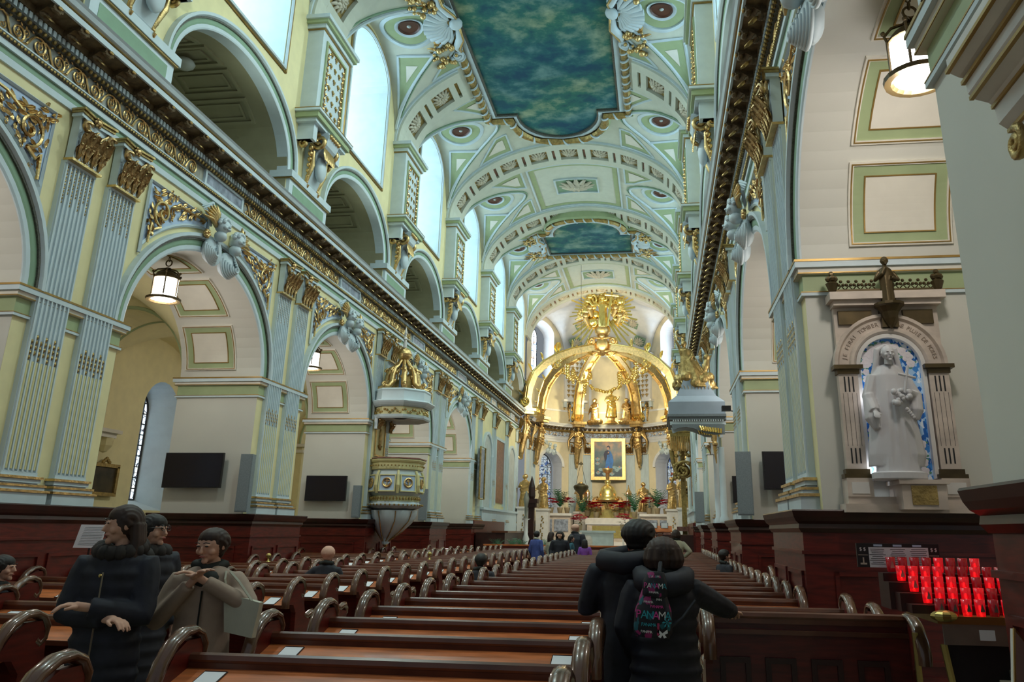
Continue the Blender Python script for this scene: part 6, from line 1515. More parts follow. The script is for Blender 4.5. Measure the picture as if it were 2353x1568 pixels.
# ------------------------------------------------------------------ crown baldachin
BX, BY = -4.62, 70.0
t = thing('baldachin','golden open crown of six scrolled arms hanging in front of the apse','baldachin',(BX,BY,0))
feet = [(-6.25,67.0-BY),(-5.75,72.2-BY),(-2.75,76.0-BY),(2.75,76.0-BY),(5.75,72.2-BY),(6.3,67.0-BY)]
def arm(fx, fy):
    a = atan2(fy,fx); R_ = hypot(fx,fy); M_ = Matrix.Rotation(a,4,'Z')
    path = [(R_,0,11.85),(R_+.03,0,12.6),(R_-.10,0,13.6),(R_-.55,0,14.8),(R_*.78,0,15.8),(R_*.6,0,16.6),(R_*.4,0,17.15),(R_*.2,0,17.5),(.35,0,17.75)]
    k = MB(); rows = []; n = len(path)
    for i,(x,_,z) in enumerate(path):
        q = path[min(i+1,n-1)]; p_ = path[max(i-1,0)]; tx,tz = q[0]-p_[0],q[2]-p_[2]; l = hypot(tx,tz); nx,nz = -tz/l,tx/l
        wd = .42-.14*i/n; th = .30 if i else .36
        if nz < 0: nx,nz = -nx,-nz
        rows.append([(x+nx*th*c,wd*w_,z+nz*th*c) for c,w_ in ((-1,-1),(-1,-.55),(-.7,-.45),(-.7,.45),(-1,.55),(-1,1),(1,1),(1,.5),(1.25,.3),(1.25,-.3),(1,-.5),(1,-1))])
    k.grid(rows, close=True); k.poly(rows[0]); k.poly(rows[-1])
    ar = B('crown_arm', k, 'gold', t); ar.matrix_local = M_
    g = MB()
    for s in (-1,1):
        g.tube([(R_+.28+a_*.9,s*.44,12.45+b) for a_,_,b in spiral(0,0,.42,1.6,-1,0,20)],.09,6)
        g.tube([(R_*.62+a_*.8,s*.36,15.9+b) for a_,_,b in spiral(0,0,.35,1.4,1,pi,18)],.07,6)
        g.tube([(x+.15,s*(.43-.012*i),z+.24) for i,(x,_,z) in enumerate(path)],.06,5)
    for i in range(1,8):
        x,_,z = path[i]; leafmb(g, Matrix.Translation((x+.15,0,z+.25)) @ Matrix.Rotation(.6-i*.17,4,'Y') @ Matrix.Rotation(-pi/2,4,'Z'), .75,.26,.35)
        for q in range(3): g.ball((x-.1,(-.2+.2*q),z-.30),.10,6,4)
    leafmb(g, Matrix.Translation((R_*.62,0,16.75)), 1.0,.3,.4)
    o = B('gilt_scrollwork', g, 'gold_bright', ar)
    b = MB().box(R_-.65,R_+.55,-.62,.62,11.62,11.86).box(R_-.5,R_+.4,-.5,.5,11.40,11.62); o = B('arm_base', b, 'gold', t); o.matrix_local = M_
for fx,fy in feet: arm(fx,fy)
B('crown_boss', MB().lathe([(.05,16.95),(.45,17.2),(.75,17.6),(.8,18.1),(.45,18.4),(.3,18.55)],(0,0,0),16), 'gold', t, True)
k = MB().ball((0,-.75,17.85),.55,12,8,(1,.35,1.15))
for s in (-1,1):
    k.tube([(s*.95+s*a_*.8,-.65,18.15+b) for a_,_,b in spiral(0,0,.42,1.5,-1,0,18)],.13,6); k.tube([(s*.2,-.7,17.2),(s*.8,-.6,17.3),(s*.9,-.5,17.9)],.13,6)
k.ball((0,-.8,18.55),.28,10,8); k.tube([(-.8,-.6,18.5),(-.3,-.7,18.4),(0,-.8,18.3),(.3,-.7,18.4),(.8,-.6,18.5)],[.08,.15,.1,.15,.08],6)
B('shield_cartouche', k, 'gold', t, True)
B('globe', MB().ball((0,-.1,19.25),.72,20,14), 'gold', t, True)
gl_ = thing('sunburst_glory','blazing gilt sunburst with a figure holding a cross above the globe','sculpture',(BX+.05,BY-.1,21.0)); gl_.scale = (1.28,1,1.2)
rn = random.Random(14); k = MB()
for i in range(46):
    a = 2*pi*i/46; l = rn.uniform(1.9,2.5) if sin(a) > -.6 else rn.uniform(2.3,3.3); w_ = rn.uniform(.05,.10); d = Vector((cos(a),0,sin(a))); u = Vector((-sin(a),0,cos(a)))
    if abs(sin(a)+1) < .08: continue
    p0 = d*.9; k.prism([p0-u*w_*1.3,p0+u*w_*1.3,d*l+u*w_*.7,d*l-u*w_*.7],(0,.09,0))
B('ray', k, 'gold_bright', gl_)
k = MB()
for i in range(30): a = rn.uniform(0,2*pi); r = rn.uniform(.6,1.65); k.ball((r*cos(a),-.15+rn.uniform(-.2,.1),r*.85*sin(a)),rn.uniform(.22,.38),8,6)
for i in range(9): a = i*.7; k.tube([(1.2*cos(a)+a_*.6,-.45,1.0*sin(a)+b) for a_,_,b in spiral(0,0,.38,1.1,(-1)**i,a,10)],.10,5)
B('cloud_cluster', k, 'gold_bright', gl_, True)
k = MB(); loft(k,[(0,-.5,-1.3,.30,.22,.1,6),(0,-.5,-.6,.33,.24,.12,5),(0,-.5,0,.28,.2,.1,5),(0,-.5,.45,.32,.2,.03,4),(0,-.5,.6,.1,.1,0,4)]); k.tube([(-.25,-.5,.45),(-.7,-.7,.35),(-.95,-.7,.75)],.11,7); k.tube([(.25,-.5,.45),(.5,-.8,.1),(.55,-.85,.4)],.11,7); head(k,(0,-.55,.95),.26,.2,0)
remesh(k,'figure','gold_bright',gl_,.04,1)
B('cross', MB().tube([(.35,-.9,-1.3),(.78,-.9,1.9)],.08,6).tube([(.2,-.9,1.1),(1.15,-.9,.98)],.08,6), 'gold_bright', gl_)
for s in (-1,1):
    for i in range(2):
        k = MB(); k.ball((s*(.9+.3*i),-.55,.2-.6*i),.24,8,6); k.tube([(s*(.9+.3*i),-.5,0-.6*i),(s*(.7+.3*i),-.5,-.5-.6*i)],[.22,.14],7)
        for q in range(5): k.tube([(s*(1.0+.3*i),-.45,.1-.6*i),(s*(1.3+.1*q+.2*i),-.5,.4-.15*q-.5*i)],[.07,.05],5)
        B('cherub', k, 'gold', gl_, True)
k = MB(); 
for i,(a,b) in enumerate(zip(feet[:-1],feet[1:])):
    p0 = Vector((a[0]*.48,a[1]*.48,15.9)); p1 = Vector((b[0]*.48,b[1]*.48,15.9))
    if i == 2: p0 = Vector((-1.9,3.2,15.3)); p1 = Vector((1.9,3.2,15.3))
    for j in range(16): u = j/15; k.ball(p0.lerp(p1,u)+Vector((rn.uniform(-.05,.05),0,-1.0*4*u*(1-u)+rn.uniform(-.06,.06))),.17,6,5)
    for q in range(5): k.ball(p0+Vector((0,0,-.25*q-.1)),.24-.02*q,6,5)
B('flower_garland', k, 'gold_bright', t, True)
# winged caryatids under the arms
for i,(fx,fy) in enumerate(feet):
    lb = ('leftmost','second from the left','left of the painting','right of the painting','second from the right','rightmost')[i]
    a = atan2(fy,fx) if abs(fy) > .1 else (0 if fx > 0 else pi)
    o = thing('caryatid','gilded winged caryatid with a scrolled tail under the crown arm, %s' % lb,'sculpture',(BX+fx,BY+fy,11.40),atan2(-fy,-fx)+pi/2,'winged caryatids carrying the crown')
    k = MB(); loft(k,[(0,.45,-3.6,.10,.12,0,5),(0,.40,-3.2,.22,.22,0,5),(0,.30,-2.5,.26,.26,.06,6),(0,.12,-1.7,.36,.33,.08,6),(0,.0,-1.2,.38,.30,.05,6),(0,0,-.85,.30,.22,0,5),(0,-.05,-.5,.36,.22,0,5),(0,0,-.33,.12,.12,0,5)],16)
    k.tube([(-.3,0,-.5),(-.42,-.2,-.85),(-.08,-.38,-.85)],.10,7); k.tube([(.3,0,-.5),(.42,-.2,-.85),(.08,-.38,-.95)],.10,7); head(k,(0,-.08,-.15),.20,0,.25)
    k.tube([(0,.45+a_,-3.5+b) for a_,_,b in spiral(0,0,.22,1.2,-1,0,12)],.09,6)
    for q in range(3): k.tube([(-.36,-.05,-1.3-.25*q),(0,-.40+.05*q,-1.5-.28*q),(.36,-.05,-1.3-.25*q)],.06,6)
    remesh(k,'figure','gold',o,.035,1)
    k = MB()
    for s in (-1,1):
        for q in range(8): k.tube([(s*.25,.15,-.55),(s*(.5+.05*q),.35,-.25-.14*q),(s*(.62+.02*q),.45,-.6-.22*q)],[.08,.10,.03],5)
    B('wing', k, 'gold', o, True)
# ------------------------------------------------------------------ churchwardens' canopy on the right and the gilt throne beyond
t = thing('warden_pew_canopy','grey painted box canopy on slender columns against the right wall','canopy',(0,28.2,0))
B('box_canopy', MB().box(.42,2.35,0,3.0,5.95,6.40), 'grey_paint', t)
rows = []
for z,i_ in ((6.40,0),(6.48,.10),(6.62,.30),(6.95,.50),(7.25,.62)): rows.append([(.42+i_*.9,i_*.5,z),(2.35-i_*.9,i_*.5,z),(2.35-i_*.9,3-i_,z),(.42+i_*.9,3-i_,z)])
k = MB().grid(rows, close=True); k.poly(rows[-1]); B('swept_roof', k, 'grey_paint', t)
o = B('cornice', MB().box(.37,2.37,-.06,3.05,5.88,5.97).box(.42,2.37,0,3,5.78,5.88), 'speaker_grey', t)
k = MB()
for i in range(22): k.box(.55+.08*i,.59+.08*i,-.03,.0,5.72,5.78)
k.box(.45,2.35,.02,.08,5.60,5.72); B('dentil_row', k, 'trim', t)
for yy,mt in ((.0,'speaker_grey'),(1.0,'trim')):
    tp = [(.50,5.62),(2.30,5.62),(2.30,5.28)]+[(2.0,5.27),(1.7,5.30),(1.5,5.38),(1.25,5.48),(1.0,5.53),(.75,5.50),(.55,5.42)]
    B('curved_valance', MB().prism([(x,yy,z) for x,z in tp],(0,.08,0)), mt, t)
    k = MB()
    for i in range(9): k.tube([(1.45+.09*i,yy-.02,5.56-.012*i),(1.52+.08*i,yy-.04,5.40-.012*i)],.035,5)
    B('gilt_fan', k, 'gold_bright', t)
for x,y in ((2.15,.1),(2.15,2.8)):
    o = B('column', MB().lathe([(.16,2.4),(.16,2.5),(.11,2.6),(.10,4.85)],(x,y,0),14), 'trim', t, True); c_ = put('capital', CAP[0], o, (x-.1,y,4.85), (0,0,pi), (.5,.28,.42)); put('acanthus_leaves', CAP[1], c_)
B('gilt_drop', MB().tube([(1.95,.02,5.25),(1.93,.02,4.8),(1.97,.02,4.3)],[.09,.06,.02],6).ball((1.95,.0,4.95),.10,6,5), 'gold', t)
B('wall_camera', MB().box(2.2,2.5,-.5,-.2,6.02,6.18).tube([(2.35,-.35,6.05),(2.9,-.3,5.98)],.03,5), 'black', t, label='small black camera on the cornice end')
o = thing('statuary_group','old gilt statuary group with a raised arm on top of the grey canopy','statue',(1.35,28.9,7.05))
k = MB(); loft(k,[(0,0,-.1,.75,.5,.2,5),(0,0,.2,.55,.4,.2,5),(-.1,0,.7,.36,.28,.15,5),(-.25,0,1.1,.20,.17,.05,5),(-.28,0,1.32,.22,.15,0,5),(-.28,0,1.4,.07,.07,0,5)],18)
k.tube([(-.42,0,1.3),(-.50,-.05,1.5),(-.62,-.05,1.72)],[.07,.06,.04],6); k.tube([(-.12,0,1.3),(.0,-.1,1.1),(-.15,-.2,.9)],.06,6); head(k,(-.30,-.02,1.55),.13,-.3,0)
for i in range(12): a = i*.53; k.ball((.6*cos(a),.35*sin(a),.05+.12*(i%3)),.2,7,5)
k.tube([(.2,0,.2),(.45,-.1,.7),(.5,0,.95)],[.16,.12,.1],6); k.ball((.5,0,1.05),.13,8,6); k.tube([(-.1,-.3,1.3),(.3,-.3,.5)],.03,5)
remesh(k,'figure','gold_dull',o,.026,1)
k = MB()
for i in range(10): leafmb(k, Matrix.Translation((-.6+.14*i,-.35,.15)) @ Matrix.Rotation(pi*.9+.25*(i-5)*.3,4,'Y') @ Matrix.Rotation(-pi/2,4,'Z'), .5,.12,.2)
B('gilt_drapery', k, 'gold', o)
t = thing('bishop_throne','gilded throne canopy with carved scrolls hanging before the right apse statues','throne',(1.75,58.8,0.9)); t.scale = (1.12,1,1.02)
 
B('tester', MB().box(-.75,.75,-.6,.6,7.2,7.8).box(-.85,.85,-.7,.7,7.8,8.0), 'gold_dull', t)
k = MB()
for i in range(13): k.lathe([(.05,6.5),(.05,7.5)],(-.7+.115*i,-.62,0),6)
B('fluted_valance', k, 'gold', t)
k = MB(); 
for i in range(5): k.tube([(a_*1.0-.0,-.5+.1*i,5.2+b) for a_,_,b in spiral(0,0,.70-.09*i,1.3,(-1)**i,i*1.1,22)],.11,6)
for s in (-1,1): k.tube([(s*.7,-.4,6.6),(s*.62,-.4,5.8),(s*.45,-.4,5.0),(s*.75,-.4,4.4)],[.16,.14,.12,.08],7)
for i in range(20): a = i*.6; k.ball((.55*cos(a),-.5,5.6+.9*sin(a*1.3)),.13,6,5)
B('carved_scrolls', k, 'gold_dull', t, True); B('back', MB().box(-.15,.15,.3,.4,-.2,6.6), 'gold_dull', t); B('seat', MB().box(-.5,.5,-.3,.4,1.2,1.5), 'marble_red', t)
# ------------------------------------------------------------------ people
for nme,col,v in (('skin',(.62,.36,.26),.08),('skin_dark',(.32,.16,.10),.1),('hair_dark',(.010,.007,.006),.4),('hair_brown',(.030,.013,.008),.4),('hair_grey',(.12,.10,.09),.35),('coat_black',(.012,.013,.022),.4),('coat_navy',(.012,.014,.024),.5),('coat_beige',(.36,.27,.21),.12),
                  ('jeans',(.02,.03,.06),.3),('scarf_black',(.010,.014,.012),.4),('tote',(.50,.50,.40),.06),('jacket_blue',(.05,.08,.28),.2),('jacket_purple',(.20,.06,.35),.2),('jacket_teal',(.03,.12,.16),.2),('coat_cream',(.48,.46,.33),.12),('fur',(.020,.016,.014),.6),('lips',(.45,.14,.12),.1)):
    mat(nme,col,.75 if 'hair' not in nme else .6,var=v,scale=8)
def hairbun(k, c, r, yaw, kind):
    M_ = Matrix.Translation(c) @ Matrix.Rotation(yaw,4,'Z'); h = MB()
    rows = []
    for i in range(10):
        e = -1.25+2.75*i/9
        rows.append([(.90*r*cos(e)*sin(a), .10*r+.98*r*cos(e)*cos(a), .14*r+.98*r*sin(e)) for a in [-(1.95+.25*(e>.3))+2*(1.95+.25*(e>.3))*j/16 for j in range(17)]])
    # shell of hair round the back, sides and crown, swept off the forehead
    h.ball((0,.20*r,.20*r),.90*r,16,12,(1.0,1.06,1.05))
    h.ball((0,-.06*r,.46*r),.70*r,14,10,(1.06,1.12,.92))
    for s in (-1,1): h.tube([(s*.66*r,-.28*r,.42*r),(s*.76*r,.0,.28*r),(s*.74*r,.25*r,.0)],[.14*r,.20*r,.24*r],8)
    h.ball((0,.45*r,-.35*r),.55*r,12,8,(1.1,.9,1))
    for i in range(19):                     # combed locks from the hairline over the crown to the nape
        ph = -1.25+2.5*i/18; R_ = .90*r+.035*r*(i%2)
        h.tube([(1.0*R_*sin(ph), .17*r-1.02*R_*cos(ph)*cos(t_), .17*r+1.0*R_*cos(ph)*sin(t_)-(.12*r if t_ < .9 else 0)*abs(sin(ph))) for t_ in [.80+.30*q for q in range(10)]],[.05*r]+[.09*r]*8+[.05*r],6)
    if kind == 'long':
        for i in range(9):
            a = -1.15+2.3*i/8; h.tube([(.78*r*sin(a),.25*r+.75*r*cos(a),.1*r),(.85*r*sin(a),.35*r+.75*r*cos(a),-.8*r),(.95*r*sin(a),.35*r+.65*r*cos(a),-1.7*r),(1.05*r*sin(a),.15*r+.60*r*cos(a),-2.6*r)],[.30*r,.32*r,.30*r,.12*r],7)
    if kind == 'bun': h.ball((0,1.15*r,.25*r),.38*r,10,8)
    if kind == 'bob':
        for i in range(9): a = -1.9+3.8*i/8; h.tube([(.80*r*sin(a),.15*r+.80*r*cos(a),.35*r),(.92*r*sin(a),.15*r+.86*r*cos(a),-.3*r),(.86*r*sin(a),.15*r+.80*r*cos(a),-.85*r)],[.26*r,.30*r,.20*r],7)
    k.add(h, M_)
def person(loc, rz, hgt, label, top='coat_black', hair='hair_dark', hk_='short', head_yaw=0, head_pitch=0, arms=None, coat_len=.72, pants='jeans', puffy=False, seated=False, skin='skin', lean=(0,0), wide=1.0, vox=.014, vh=.007, hands=True, lbl=None, group=None, hoff=(0,0)):
    t = thing('person', label, 'person', loc, rz, group); s = hgt/1.75*1.25; t.scale = (s*wide,s*wide,s)
    hipz = .90 if not seated else .50; dz = 0 if not seated else -.40
    lx,ly = lean; sh = lambda z: (lx*max(0,(z-hipz))/.55, ly*max(0,(z-hipz))/.55)
    hx,hy = sh(1.6+dz); hx += hoff[0]; hy += hoff[1]; hc = (hx,hy-.02,1.635+dz)
    if arms is None: arms = (((-.19,0,1.40),(-.26,.03,1.12),(-.24,-.10,.88)),((.19,0,1.40),(.26,.03,1.12),(.24,-.10,.88)))
    arms = [[Vector(p)+Vector((0,0,dz)) for p in a] for a in arms]
    # one continuous body
    k = MB(); head(k,hc,.118,head_yaw,head_pitch)
    loft(k,[(0,0,hipz-.05,.14,.10,0,4),(0,0,hipz+.15,.12,.09,0,4),(*sh(1.25+dz),1.25+dz,.14,.10,0,4),(*sh(1.42+dz),1.42+dz,.15,.08,0,4),(*sh(1.50+dz),1.50+dz,.05,.05,0,4)],14)
    legs = []
    for q in (-1,1):
        L_ = [(q*.09,0,hipz),(q*.10,-.02,.48),(q*.10,.02,.07)] if not seated else [(q*.09,0,.5),(q*.10,-.42,.5),(q*.10,-.42,.06)]
        legs.append(L_); k.tube(L_,[.075,.055,.038],8); k.ball((L_[2][0],L_[2][1]-.06,.035),.045,8,5,(.9,2.4,.7))
    for q,a in zip((-1,1),arms):
        k.tube(a,[.048,.038,.026],8)
        if hands:
            d = (a[2]-a[1]).normalized(); R_ = d.to_track_quat('X','Z').to_matrix().to_4x4(); hand(k, Matrix.Translation(a[2]+d*.03) @ R_, 1.0, .55, q)
    remesh(k,'body',skin,t,vh,0)
    # clothes
    k = MB(); pf = .035 if puffy else .012; zb = max(.30,hipz-coat_len+.35) if not seated else .46
    z1 = 1.44+dz; S2 = [(0,0,zb,.215+pf,.15+pf,.02,5),(0,0,hipz,.19+pf,.135+pf,.01,5),(*sh(1.12+dz),1.12+dz,.17+pf,.125+pf,0,5),(*sh(1.30+dz),1.30+dz,.20+pf,.135+pf,0,5),(*sh(z1),z1,.165+pf,.10+pf,0,5),(*sh(1.50+dz),1.50+dz,.075,.075,0,5)]
    if puffy:
        rows = []; n = 22; zz = [zb+(1.50+dz-zb)*i/30 for i in range(31)]
        sec = []
        for i,z in enumerate(zz):
            for A_,B_ in zip(S2,S2[1:]):
                if A_[2] <= z <= B_[2]+1e-6: u = (z-A_[2])/(B_[2]-A_[2]); sec.append(tuple(A_[j]+(B_[j]-A_[j])*u for j in (0,1))+(z,)+tuple((A_[j]+(B_[j]-A_[j])*u)*(1+.05*sin(z*62)) for j in (3,4))+(0,4)); break
        S2 = sec
    loft(k,S2,22)
    for q,a in zip((-1,1),arms):
        n_ = 6; P_ = [a[0].lerp(a[1],i/n_) for i in range(n_)]+[a[1].lerp(a[2],i/n_) for i in range(n_+1)]
        P_[-1] = a[1].lerp(a[2],.93)
        k.tube([Vector((*sh(a[0].z),0))*0+a[0]+Vector((-q*.05,0,.0))]+P_,[.07]+[(.075-.0025*i)*(1+(.07*sin(i*3.1) if puffy else 0))+pf*.5 for i in range(len(P_))],10)
    remesh(k,'coat',top,t,vox,1 if not puffy else 0)
    if lbl == 'hood': pass
    k = MB(); k.tube([(hx-.10,hy+.02,1.50+dz),(hx,hy-.085,1.47+dz),(hx+.10,hy+.02,1.50+dz),(hx,hy+.09,1.52+dz),(hx-.10,hy+.02,1.50+dz)],.035,8); B('collar', k, 'scarf_black' if top != 'jacket_blue' else 'tote', t, True)
    k = MB()
    for L_ in legs: k.tube([L_[0],L_[1],(L_[2][0],L_[2][1],.10)],[.10,.078,.062],10)
    remesh(k,'trousers',pants,t,.016,1)
    k = MB()
    for L_ in legs: k.ball((L_[2][0],L_[2][1]-.05,.045),.055,10,6,(.9,2.4,.8))
    B('shoes', k, 'black', t, True)
    k = MB(); hairbun(k,hc,.118,head_yaw,hk_); remesh(k,'hair',hair,t,.007 if vh < .009 else .012,1)
    if vh < .009:
        M_ = Matrix.Translation(hc) @ Matrix.Rotation(head_yaw,4,'Z') @ Matrix.Rotation(head_pitch,4,'X'); r = .118
        e = MB(); l = MB(); b2 = MB()
        for q in (-1,1):
            e.add(MB().ball((q*.29*r,-.845*r,.17*r),.105*r,8,6,(1.25,.5,.45)), M_); b2.add(MB().tube([(q*.12*r,-.90*r,.36*r),(q*.30*r,-.92*r,.42*r),(q*.50*r,-.80*r,.34*r)],.028*r,5), M_)
        l.add(MB().ball((0,-.875*r,-.47*r),.12*r,8,5,(1.8,.5,.42)), M_)
        B('eyes', e, 'hair_dark', t, True); B('eyebrows', b2, 'hair_dark', t, True); B('lips', l, 'lips', t, True)
    return t, hc
# woman in the long dark quilted coat with crossed arms
t,hc = person((-4.45,6.5,0),.2,1.76,'woman with long dark hair in a black quilted coat, arms crossed, in profile','coat_navy','hair_brown','long',-.95,.05,
    arms=(((-.20,0,1.38),(-.25,-.08,1.10),(.08,-.22,1.08)),((.20,0,1.38),(.25,-.08,1.09),(-.05,-.26,1.15))),coat_len=.95,puffy=True,wide=.96,hands=True)
k = MB(); 
for i in range(16): a = 2*pi*i/16; k.ball((.13*cos(a),.02+.13*sin(a),1.49+.03*sin(a)),.055,7,5)
for i in range(8): k.ball((-.10+.03*i,.16,1.46-.03*(i%3)),.07,7,5)
B('fur_collar', k, 'fur', t, True); B('zip', MB().tube([(.0,-.20,1.35),(.0,-.205,.75)],.006,4), 'steel', t); B('pendant', MB().ball((-.02,-.19,1.33),.012,6,4), 'brass', t)
# woman in the beige coat fastening her collar
t,hc = person((-3.98,7.1,0),.35,1.62,'woman in a beige coat raising both hands to her collar, eyes lowered','coat_beige','hair_brown','bun',-.45,.22,
    arms=(((-.19,0,1.38),(-.29,-.06,1.10),(-.07,-.20,1.38)),((.19,0,1.38),(.33,-.12,1.20),(.0,-.20,1.40))),coat_len=.80,hands=True,wide=1.08)
B('zip', MB().tube([(.0,-.155,1.32),(.0,-.165,.9),(.0,-.17,.55)],.006,4), 'scarf_black', t); B('inner_scarf', MB().ball((0,-.09,1.40),.09,10,7,(1.1,.8,.8)), 'scarf_black', t, True)
tb = thing('tote_bag','pale cream canvas tote bag hanging from the shoulder of the woman in beige','bag',(-3.60,7.02,1.18),-.1)
B('bag', MB().prism([(-.11,-.03,.02),(.16,-.03,-.02),(.20,-.03,.26),(-.16,-.03,.33)],(0,.06,0)), 'tote', tb); B('strap', MB().tube([(-.12,-.02,.31),(-.17,-.02,.44),(-.20,.03,.50)],.012,4).tube([(.12,-.02,.27),(-.04,.0,.42),(-.16,.03,.50)],.012,4), 'tote', tb)
# woman with glasses behind the first one
t,hc = person((-5.12,7.95,0),1.1,1.72,'woman with glasses and dark hair tied back, hidden behind the woman in black','coat_black','hair_dark','bun',.4,0,coat_len=.8,puffy=True)
M_ = Matrix.Translation(hc) @ Matrix.Rotation(.4,4,'Z'); g_ = MB()
for q in (-1,1): g_.add(MB().tube([(q*.036+.026*cos(a),-.112,.02+.020*sin(a)) for a in [2*pi*i/12 for i in range(13)]],.003,4).tube([(q*.062,-.108,.024),(q*.1,-.02,.02)],.003,4), M_)
B('glasses', g_, 'iron', t); k = MB()
for i in range(14): a = 2*pi*i/14; k.ball((.15*cos(a),.06+.14*sin(a),1.47),.065,7,5)
B('fur_collar', k, 'fur', t, True)
# the couple in the aisle seen from behind
t,hc = person((-.30,7.9,0),pi-.12,1.72,'man in a dark navy parka seen from behind beside the woman with the backpack','coat_navy','hair_dark','short',-.55,.25,
    arms=(((-.20,0,1.38),(-.28,.05,1.10),(-.20,-.16,1.12)),((.20,0,1.38),(.27,.0,1.12),(.16,-.22,1.22))),coat_len=.82,wide=1.18,lean=(-.02,-.02),hoff=(-.05,-.04))
k = MB(); k.tube([(-.16,.0,1.50),(-.12,.14,1.47),(0,.19,1.45),(.12,.14,1.47),(.16,.0,1.50),(.0,-.02,1.53)],[.05,.075,.08,.075,.05,.05],9); B('hood', k, 'coat_black', t, True)
t,hc = person((.02,7.55,0),pi,1.60,'woman in a dark coat from behind resting her right hand on the panelled pew','coat_black','hair_brown','bob',.15,.15,
    arms=(((-.19,0,1.38),(-.40,-.26,1.24),(-.47,-.56,1.19)),((.19,0,1.38),(.26,.02,1.12),(.20,-.10,.90))),coat_len=.80,puffy=True,wide=1.15)
k = MB(); k.tube([(-.15,.0,1.50),(-.12,.15,1.45),(0,.20,1.42),(.12,.15,1.45),(.15,.0,1.50)],[.06,.085,.09,.085,.06],9); B('hood', k, 'coat_black', t, True)
def bagmat():
    m = bpy.data.materials.new('bag_print'); m.use_nodes = True; nt = m.node_tree; b = nt.nodes['Principled BSDF']
    tc = nt.nodes.new('ShaderNodeTexCoord'); v = nt.nodes.new('ShaderNodeTexVoronoi'); v.inputs['Scale'].default_value = 15; v.distance = 'CHEBYCHEV'; nt.links.new(tc.outputs['Object'], v.inputs['Vector'])
    r = nt.nodes.new('ShaderNodeValToRGB'); r.color_ramp.interpolation = 'CONSTANT'; e = r.color_ramp.elements; e[0].color = (.006,.008,.015,1); e[1].position = .56; e[1].color = (.01,.12,.16,1)
    for p_,c_ in ((.66,(.006,.01,.02,1)),(.74,(.30,.02,.14,1)),(.82,(.02,.02,.04,1))): x = e.new(p_); x.color = c_
    nt.links.new(v.outputs['Color'], r.inputs[0]); nt.links.new(r.outputs[0], b.inputs['Base Color']); b.inputs['Roughness'].default_value = .6; MATS['bag_print'] = m
bagmat()
mat('bag_black',(.015,.02,.03),.6); mat('ink_teal',(.02,.36,.45),.5); mat('ink_pink',(.75,.05,.35),.5); mat('ink_white',(.75,.78,.78),.5); mat('ink_red',(.45,.03,.12),.5)
bp = thing('backpack','black drawstring backpack printed PANAMA in pink, teal and white','backpack',(-.08,7.16,1.24),0.0); bp.scale = (.86,.9,.9); bp.rotation_euler = (0,.05,.0)
k = MB(); loft(k,[(0,0,0,.16,.09,0,4),(0,0,.05,.185,.11,0,4),(0,0,.22,.175,.10,0,4),(0,0,.38,.12,.08,0,4),(0,0,.43,.10,.06,0,4)],18); B('sack', k, 'bag_print', bp, True)
k = MB(); loft(k,[(.01,-.03,.33,.085,.055,0,4),(.01,-.035,.36,.12,.075,0,4),(.01,-.03,.48,.115,.07,0,4),(.015,-.01,.56,.08,.05,0,4)],18); B('flap', k, 'bag_print', bp, True)
B('strap', MB().tube([(.03,.02,.44),(.05,.06,.56),(.06,.12,.64)],.022,5).tube([(.12,.02,.05),(.28,.05,.18),(.40,.12,.33)],.014,5), 'bag_black', bp)
def word_(s, sz, x, z, cols, y=-.118, sx=1.0):
    w_ = sz*.70*sx
    for i,ch_ in enumerate(s): 
        xx = x+w_*(i-(len(s)-1)/2); text('printed_letter', ch_, sz*1.25, cols[i%len(cols)], bp, (xx, y+abs(xx)*abs(xx)*2.2, z), (pi/2,0,xx*1.6), .002)
word_('PANAMA',.080,.0,.19,['ink_pink','ink_teal','ink_teal','ink_pink','ink_white','ink_teal']); word_('PANAMA',.052,.01,.44,['ink_pink','ink_white','ink_teal','ink_pink','ink_white','ink_teal'],-.112)
word_('PANAMA',.026,-.06,.05,['ink_white'],-.115); word_('PANAMA',.022,-.05,.30,['ink_white'],-.10); word_('PAN',.024,.05,.325,['ink_white'],-.098); word_('PANAMA',.022,.0,.385,['ink_white'],-.112)
word_('PANAMA',.034,-.04,.11,['ink_teal'],-.119); word_('PANAMA',.030,.03,.265,['ink_pink'],-.108); word_('PANAMA',.026,.01,.52,['ink_teal','ink_white','ink_pink'],-.09)
def ink(pts, m_, y=-.122): B('printed_shape', MB().prism([(x,y,z) for x,z in pts],(0,.004,0)), m_, bp)
for s in (-1,1): ink([(.09,.05),(.09+s*.045,.085),(.09+s*.05,.055),(.09+s*.02,.04),(.09+s*.04,.02),(.09+s*.015,.01),(.09,.035)],'ink_white')
for i in range(6): a = i*pi/3; ink([(.13,.14),(.13+.035*cos(a-.2),.14+.035*sin(a-.2)),(.13+.045*cos(a),.14+.045*sin(a)),(.13+.035*cos(a+.2),.14+.035*sin(a+.2))],'ink_teal',-.112)
ink([(.04,.03),(.06,.03),(.06,.13),(.04,.13)],'ink_red')
lf_ = thing('leaflet','crumpled white leaflet held up beside the head of the man in the parka','paper',(.06,8.35,1.88),.3); B('sheet', MB().prism([(-.05,0,-.06),(.05,0,-.13),(.10,0,.02),(.0,0,.11),(-.06,0,.06)],(0,.008,0)), 'paper', lf_)
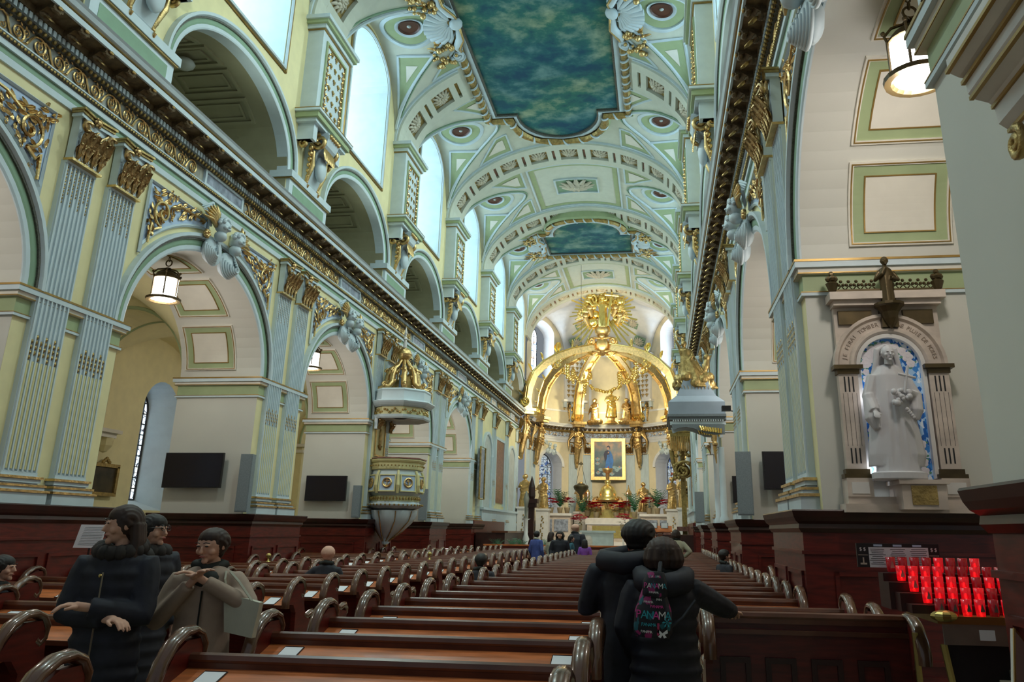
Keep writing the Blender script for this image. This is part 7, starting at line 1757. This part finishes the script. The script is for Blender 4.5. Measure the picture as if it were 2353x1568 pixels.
# seated and distant people
sg = dict(vh=.012, vox=.02)
person((-8.25,9.75,0),pi*.62,1.72,'short haired man in black seated at the left edge, in profile','coat_black','hair_dark','short',-.1,0,seated=True,vh=.008,arms=(((-.19,0,1.38),(-.27,-.05,1.12),(-.15,-.25,1.0)),((.19,0,1.38),(.27,-.08,1.12),(.12,-.36,1.05))))
person((-6.75,16.6,0),pi,1.74,'balding man in black seated with one arm stretched along the pew back','coat_black','skin','short',0,.1,seated=True,arms=(((-.19,0,1.38),(-.27,-.05,1.12),(-.15,-.25,1.0)),((.19,0,1.38),(.45,.02,1.18),(.68,.05,1.10))),**sg)
person((-3.75,17.5,0),pi,1.62,'person in dark clothes seated near the centre aisle pew end','coat_black','hair_dark','short',0,.1,seated=True,**sg)
person((1.6,21.9,0),pi*.65,1.70,'dark haired man seated by the right wainscot facing the centre','coat_black','hair_dark','short',-.2,0,seated=True,**sg)
for o_ in [sc.objects['person.006']] if 'person.006' in sc.objects else []: pass
person((.55,29.2,0),pi,1.70,'woman in a cream sweater with her arms on her hips seen from behind','coat_cream','hair_brown','bob',0,0,arms=(((-.19,0,1.38),(-.38,.05,1.18),(-.20,-.08,1.02)),((.19,0,1.38),(.38,.05,1.18),(.2,-.08,1.02))),**sg)
person((-5.0,34,0),pi-.5,1.62,'child in a blue hooded jacket standing in the centre aisle','jacket_blue','hair_dark','short',.2,0,**sg)
person((-4.45,34.4,0),pi-.9,1.60,'woman in a pale coat behind the child in blue','coat_cream','hair_brown','long',.2,0,**sg)
person((-4.02,33.8,0),.2,1.62,'woman in black facing the nave in the centre aisle group','coat_black','hair_dark','bob',-.3,0,wide=1.2,**sg)
person((-3.65,34.6,0),pi*.5,1.50,'girl with dark hair and a teal jacket in the centre aisle group','jacket_teal','hair_dark','long',.2,0,**sg)
person((-3.45,35.2,0),pi*.8,1.85,'tall bald man in a dark coat bending over the centre aisle group','coat_black','skin','short',.2,.2,wide=1.2,lean=(.1,-.05),**sg)
person((-3.02,34,0),pi,1.38,'small girl in a purple jacket at the right of the centre aisle group','jacket_purple','hair_dark','long',0,0,**sg)
for x,y,lb in ((-8.9,18.4,'left'),(-6.0,21.6,'right')):
    o = thing('brass_bell_stand','small brass knob ornament on a pew end, the %s of the two' % lb,'ornament',(x,y,1.30),0,'brass knobs among the pews'); B('knob', MB().ball((0,0,.13),.06,10,8).lathe([(.05,0),(.02,.03),(.02,.08)],(0,0,0),8).box(-.06,.06,-.01,.01,.0,.015), 'brass', o, True)
# ------------------------------------------------------------------ one unit is 0.8 m
for o in list(sc.objects):
    if o.parent is None:
        o.location = o.location*U
        if o.type not in ('LIGHT','CAMERA'): o.scale = o.scale*U
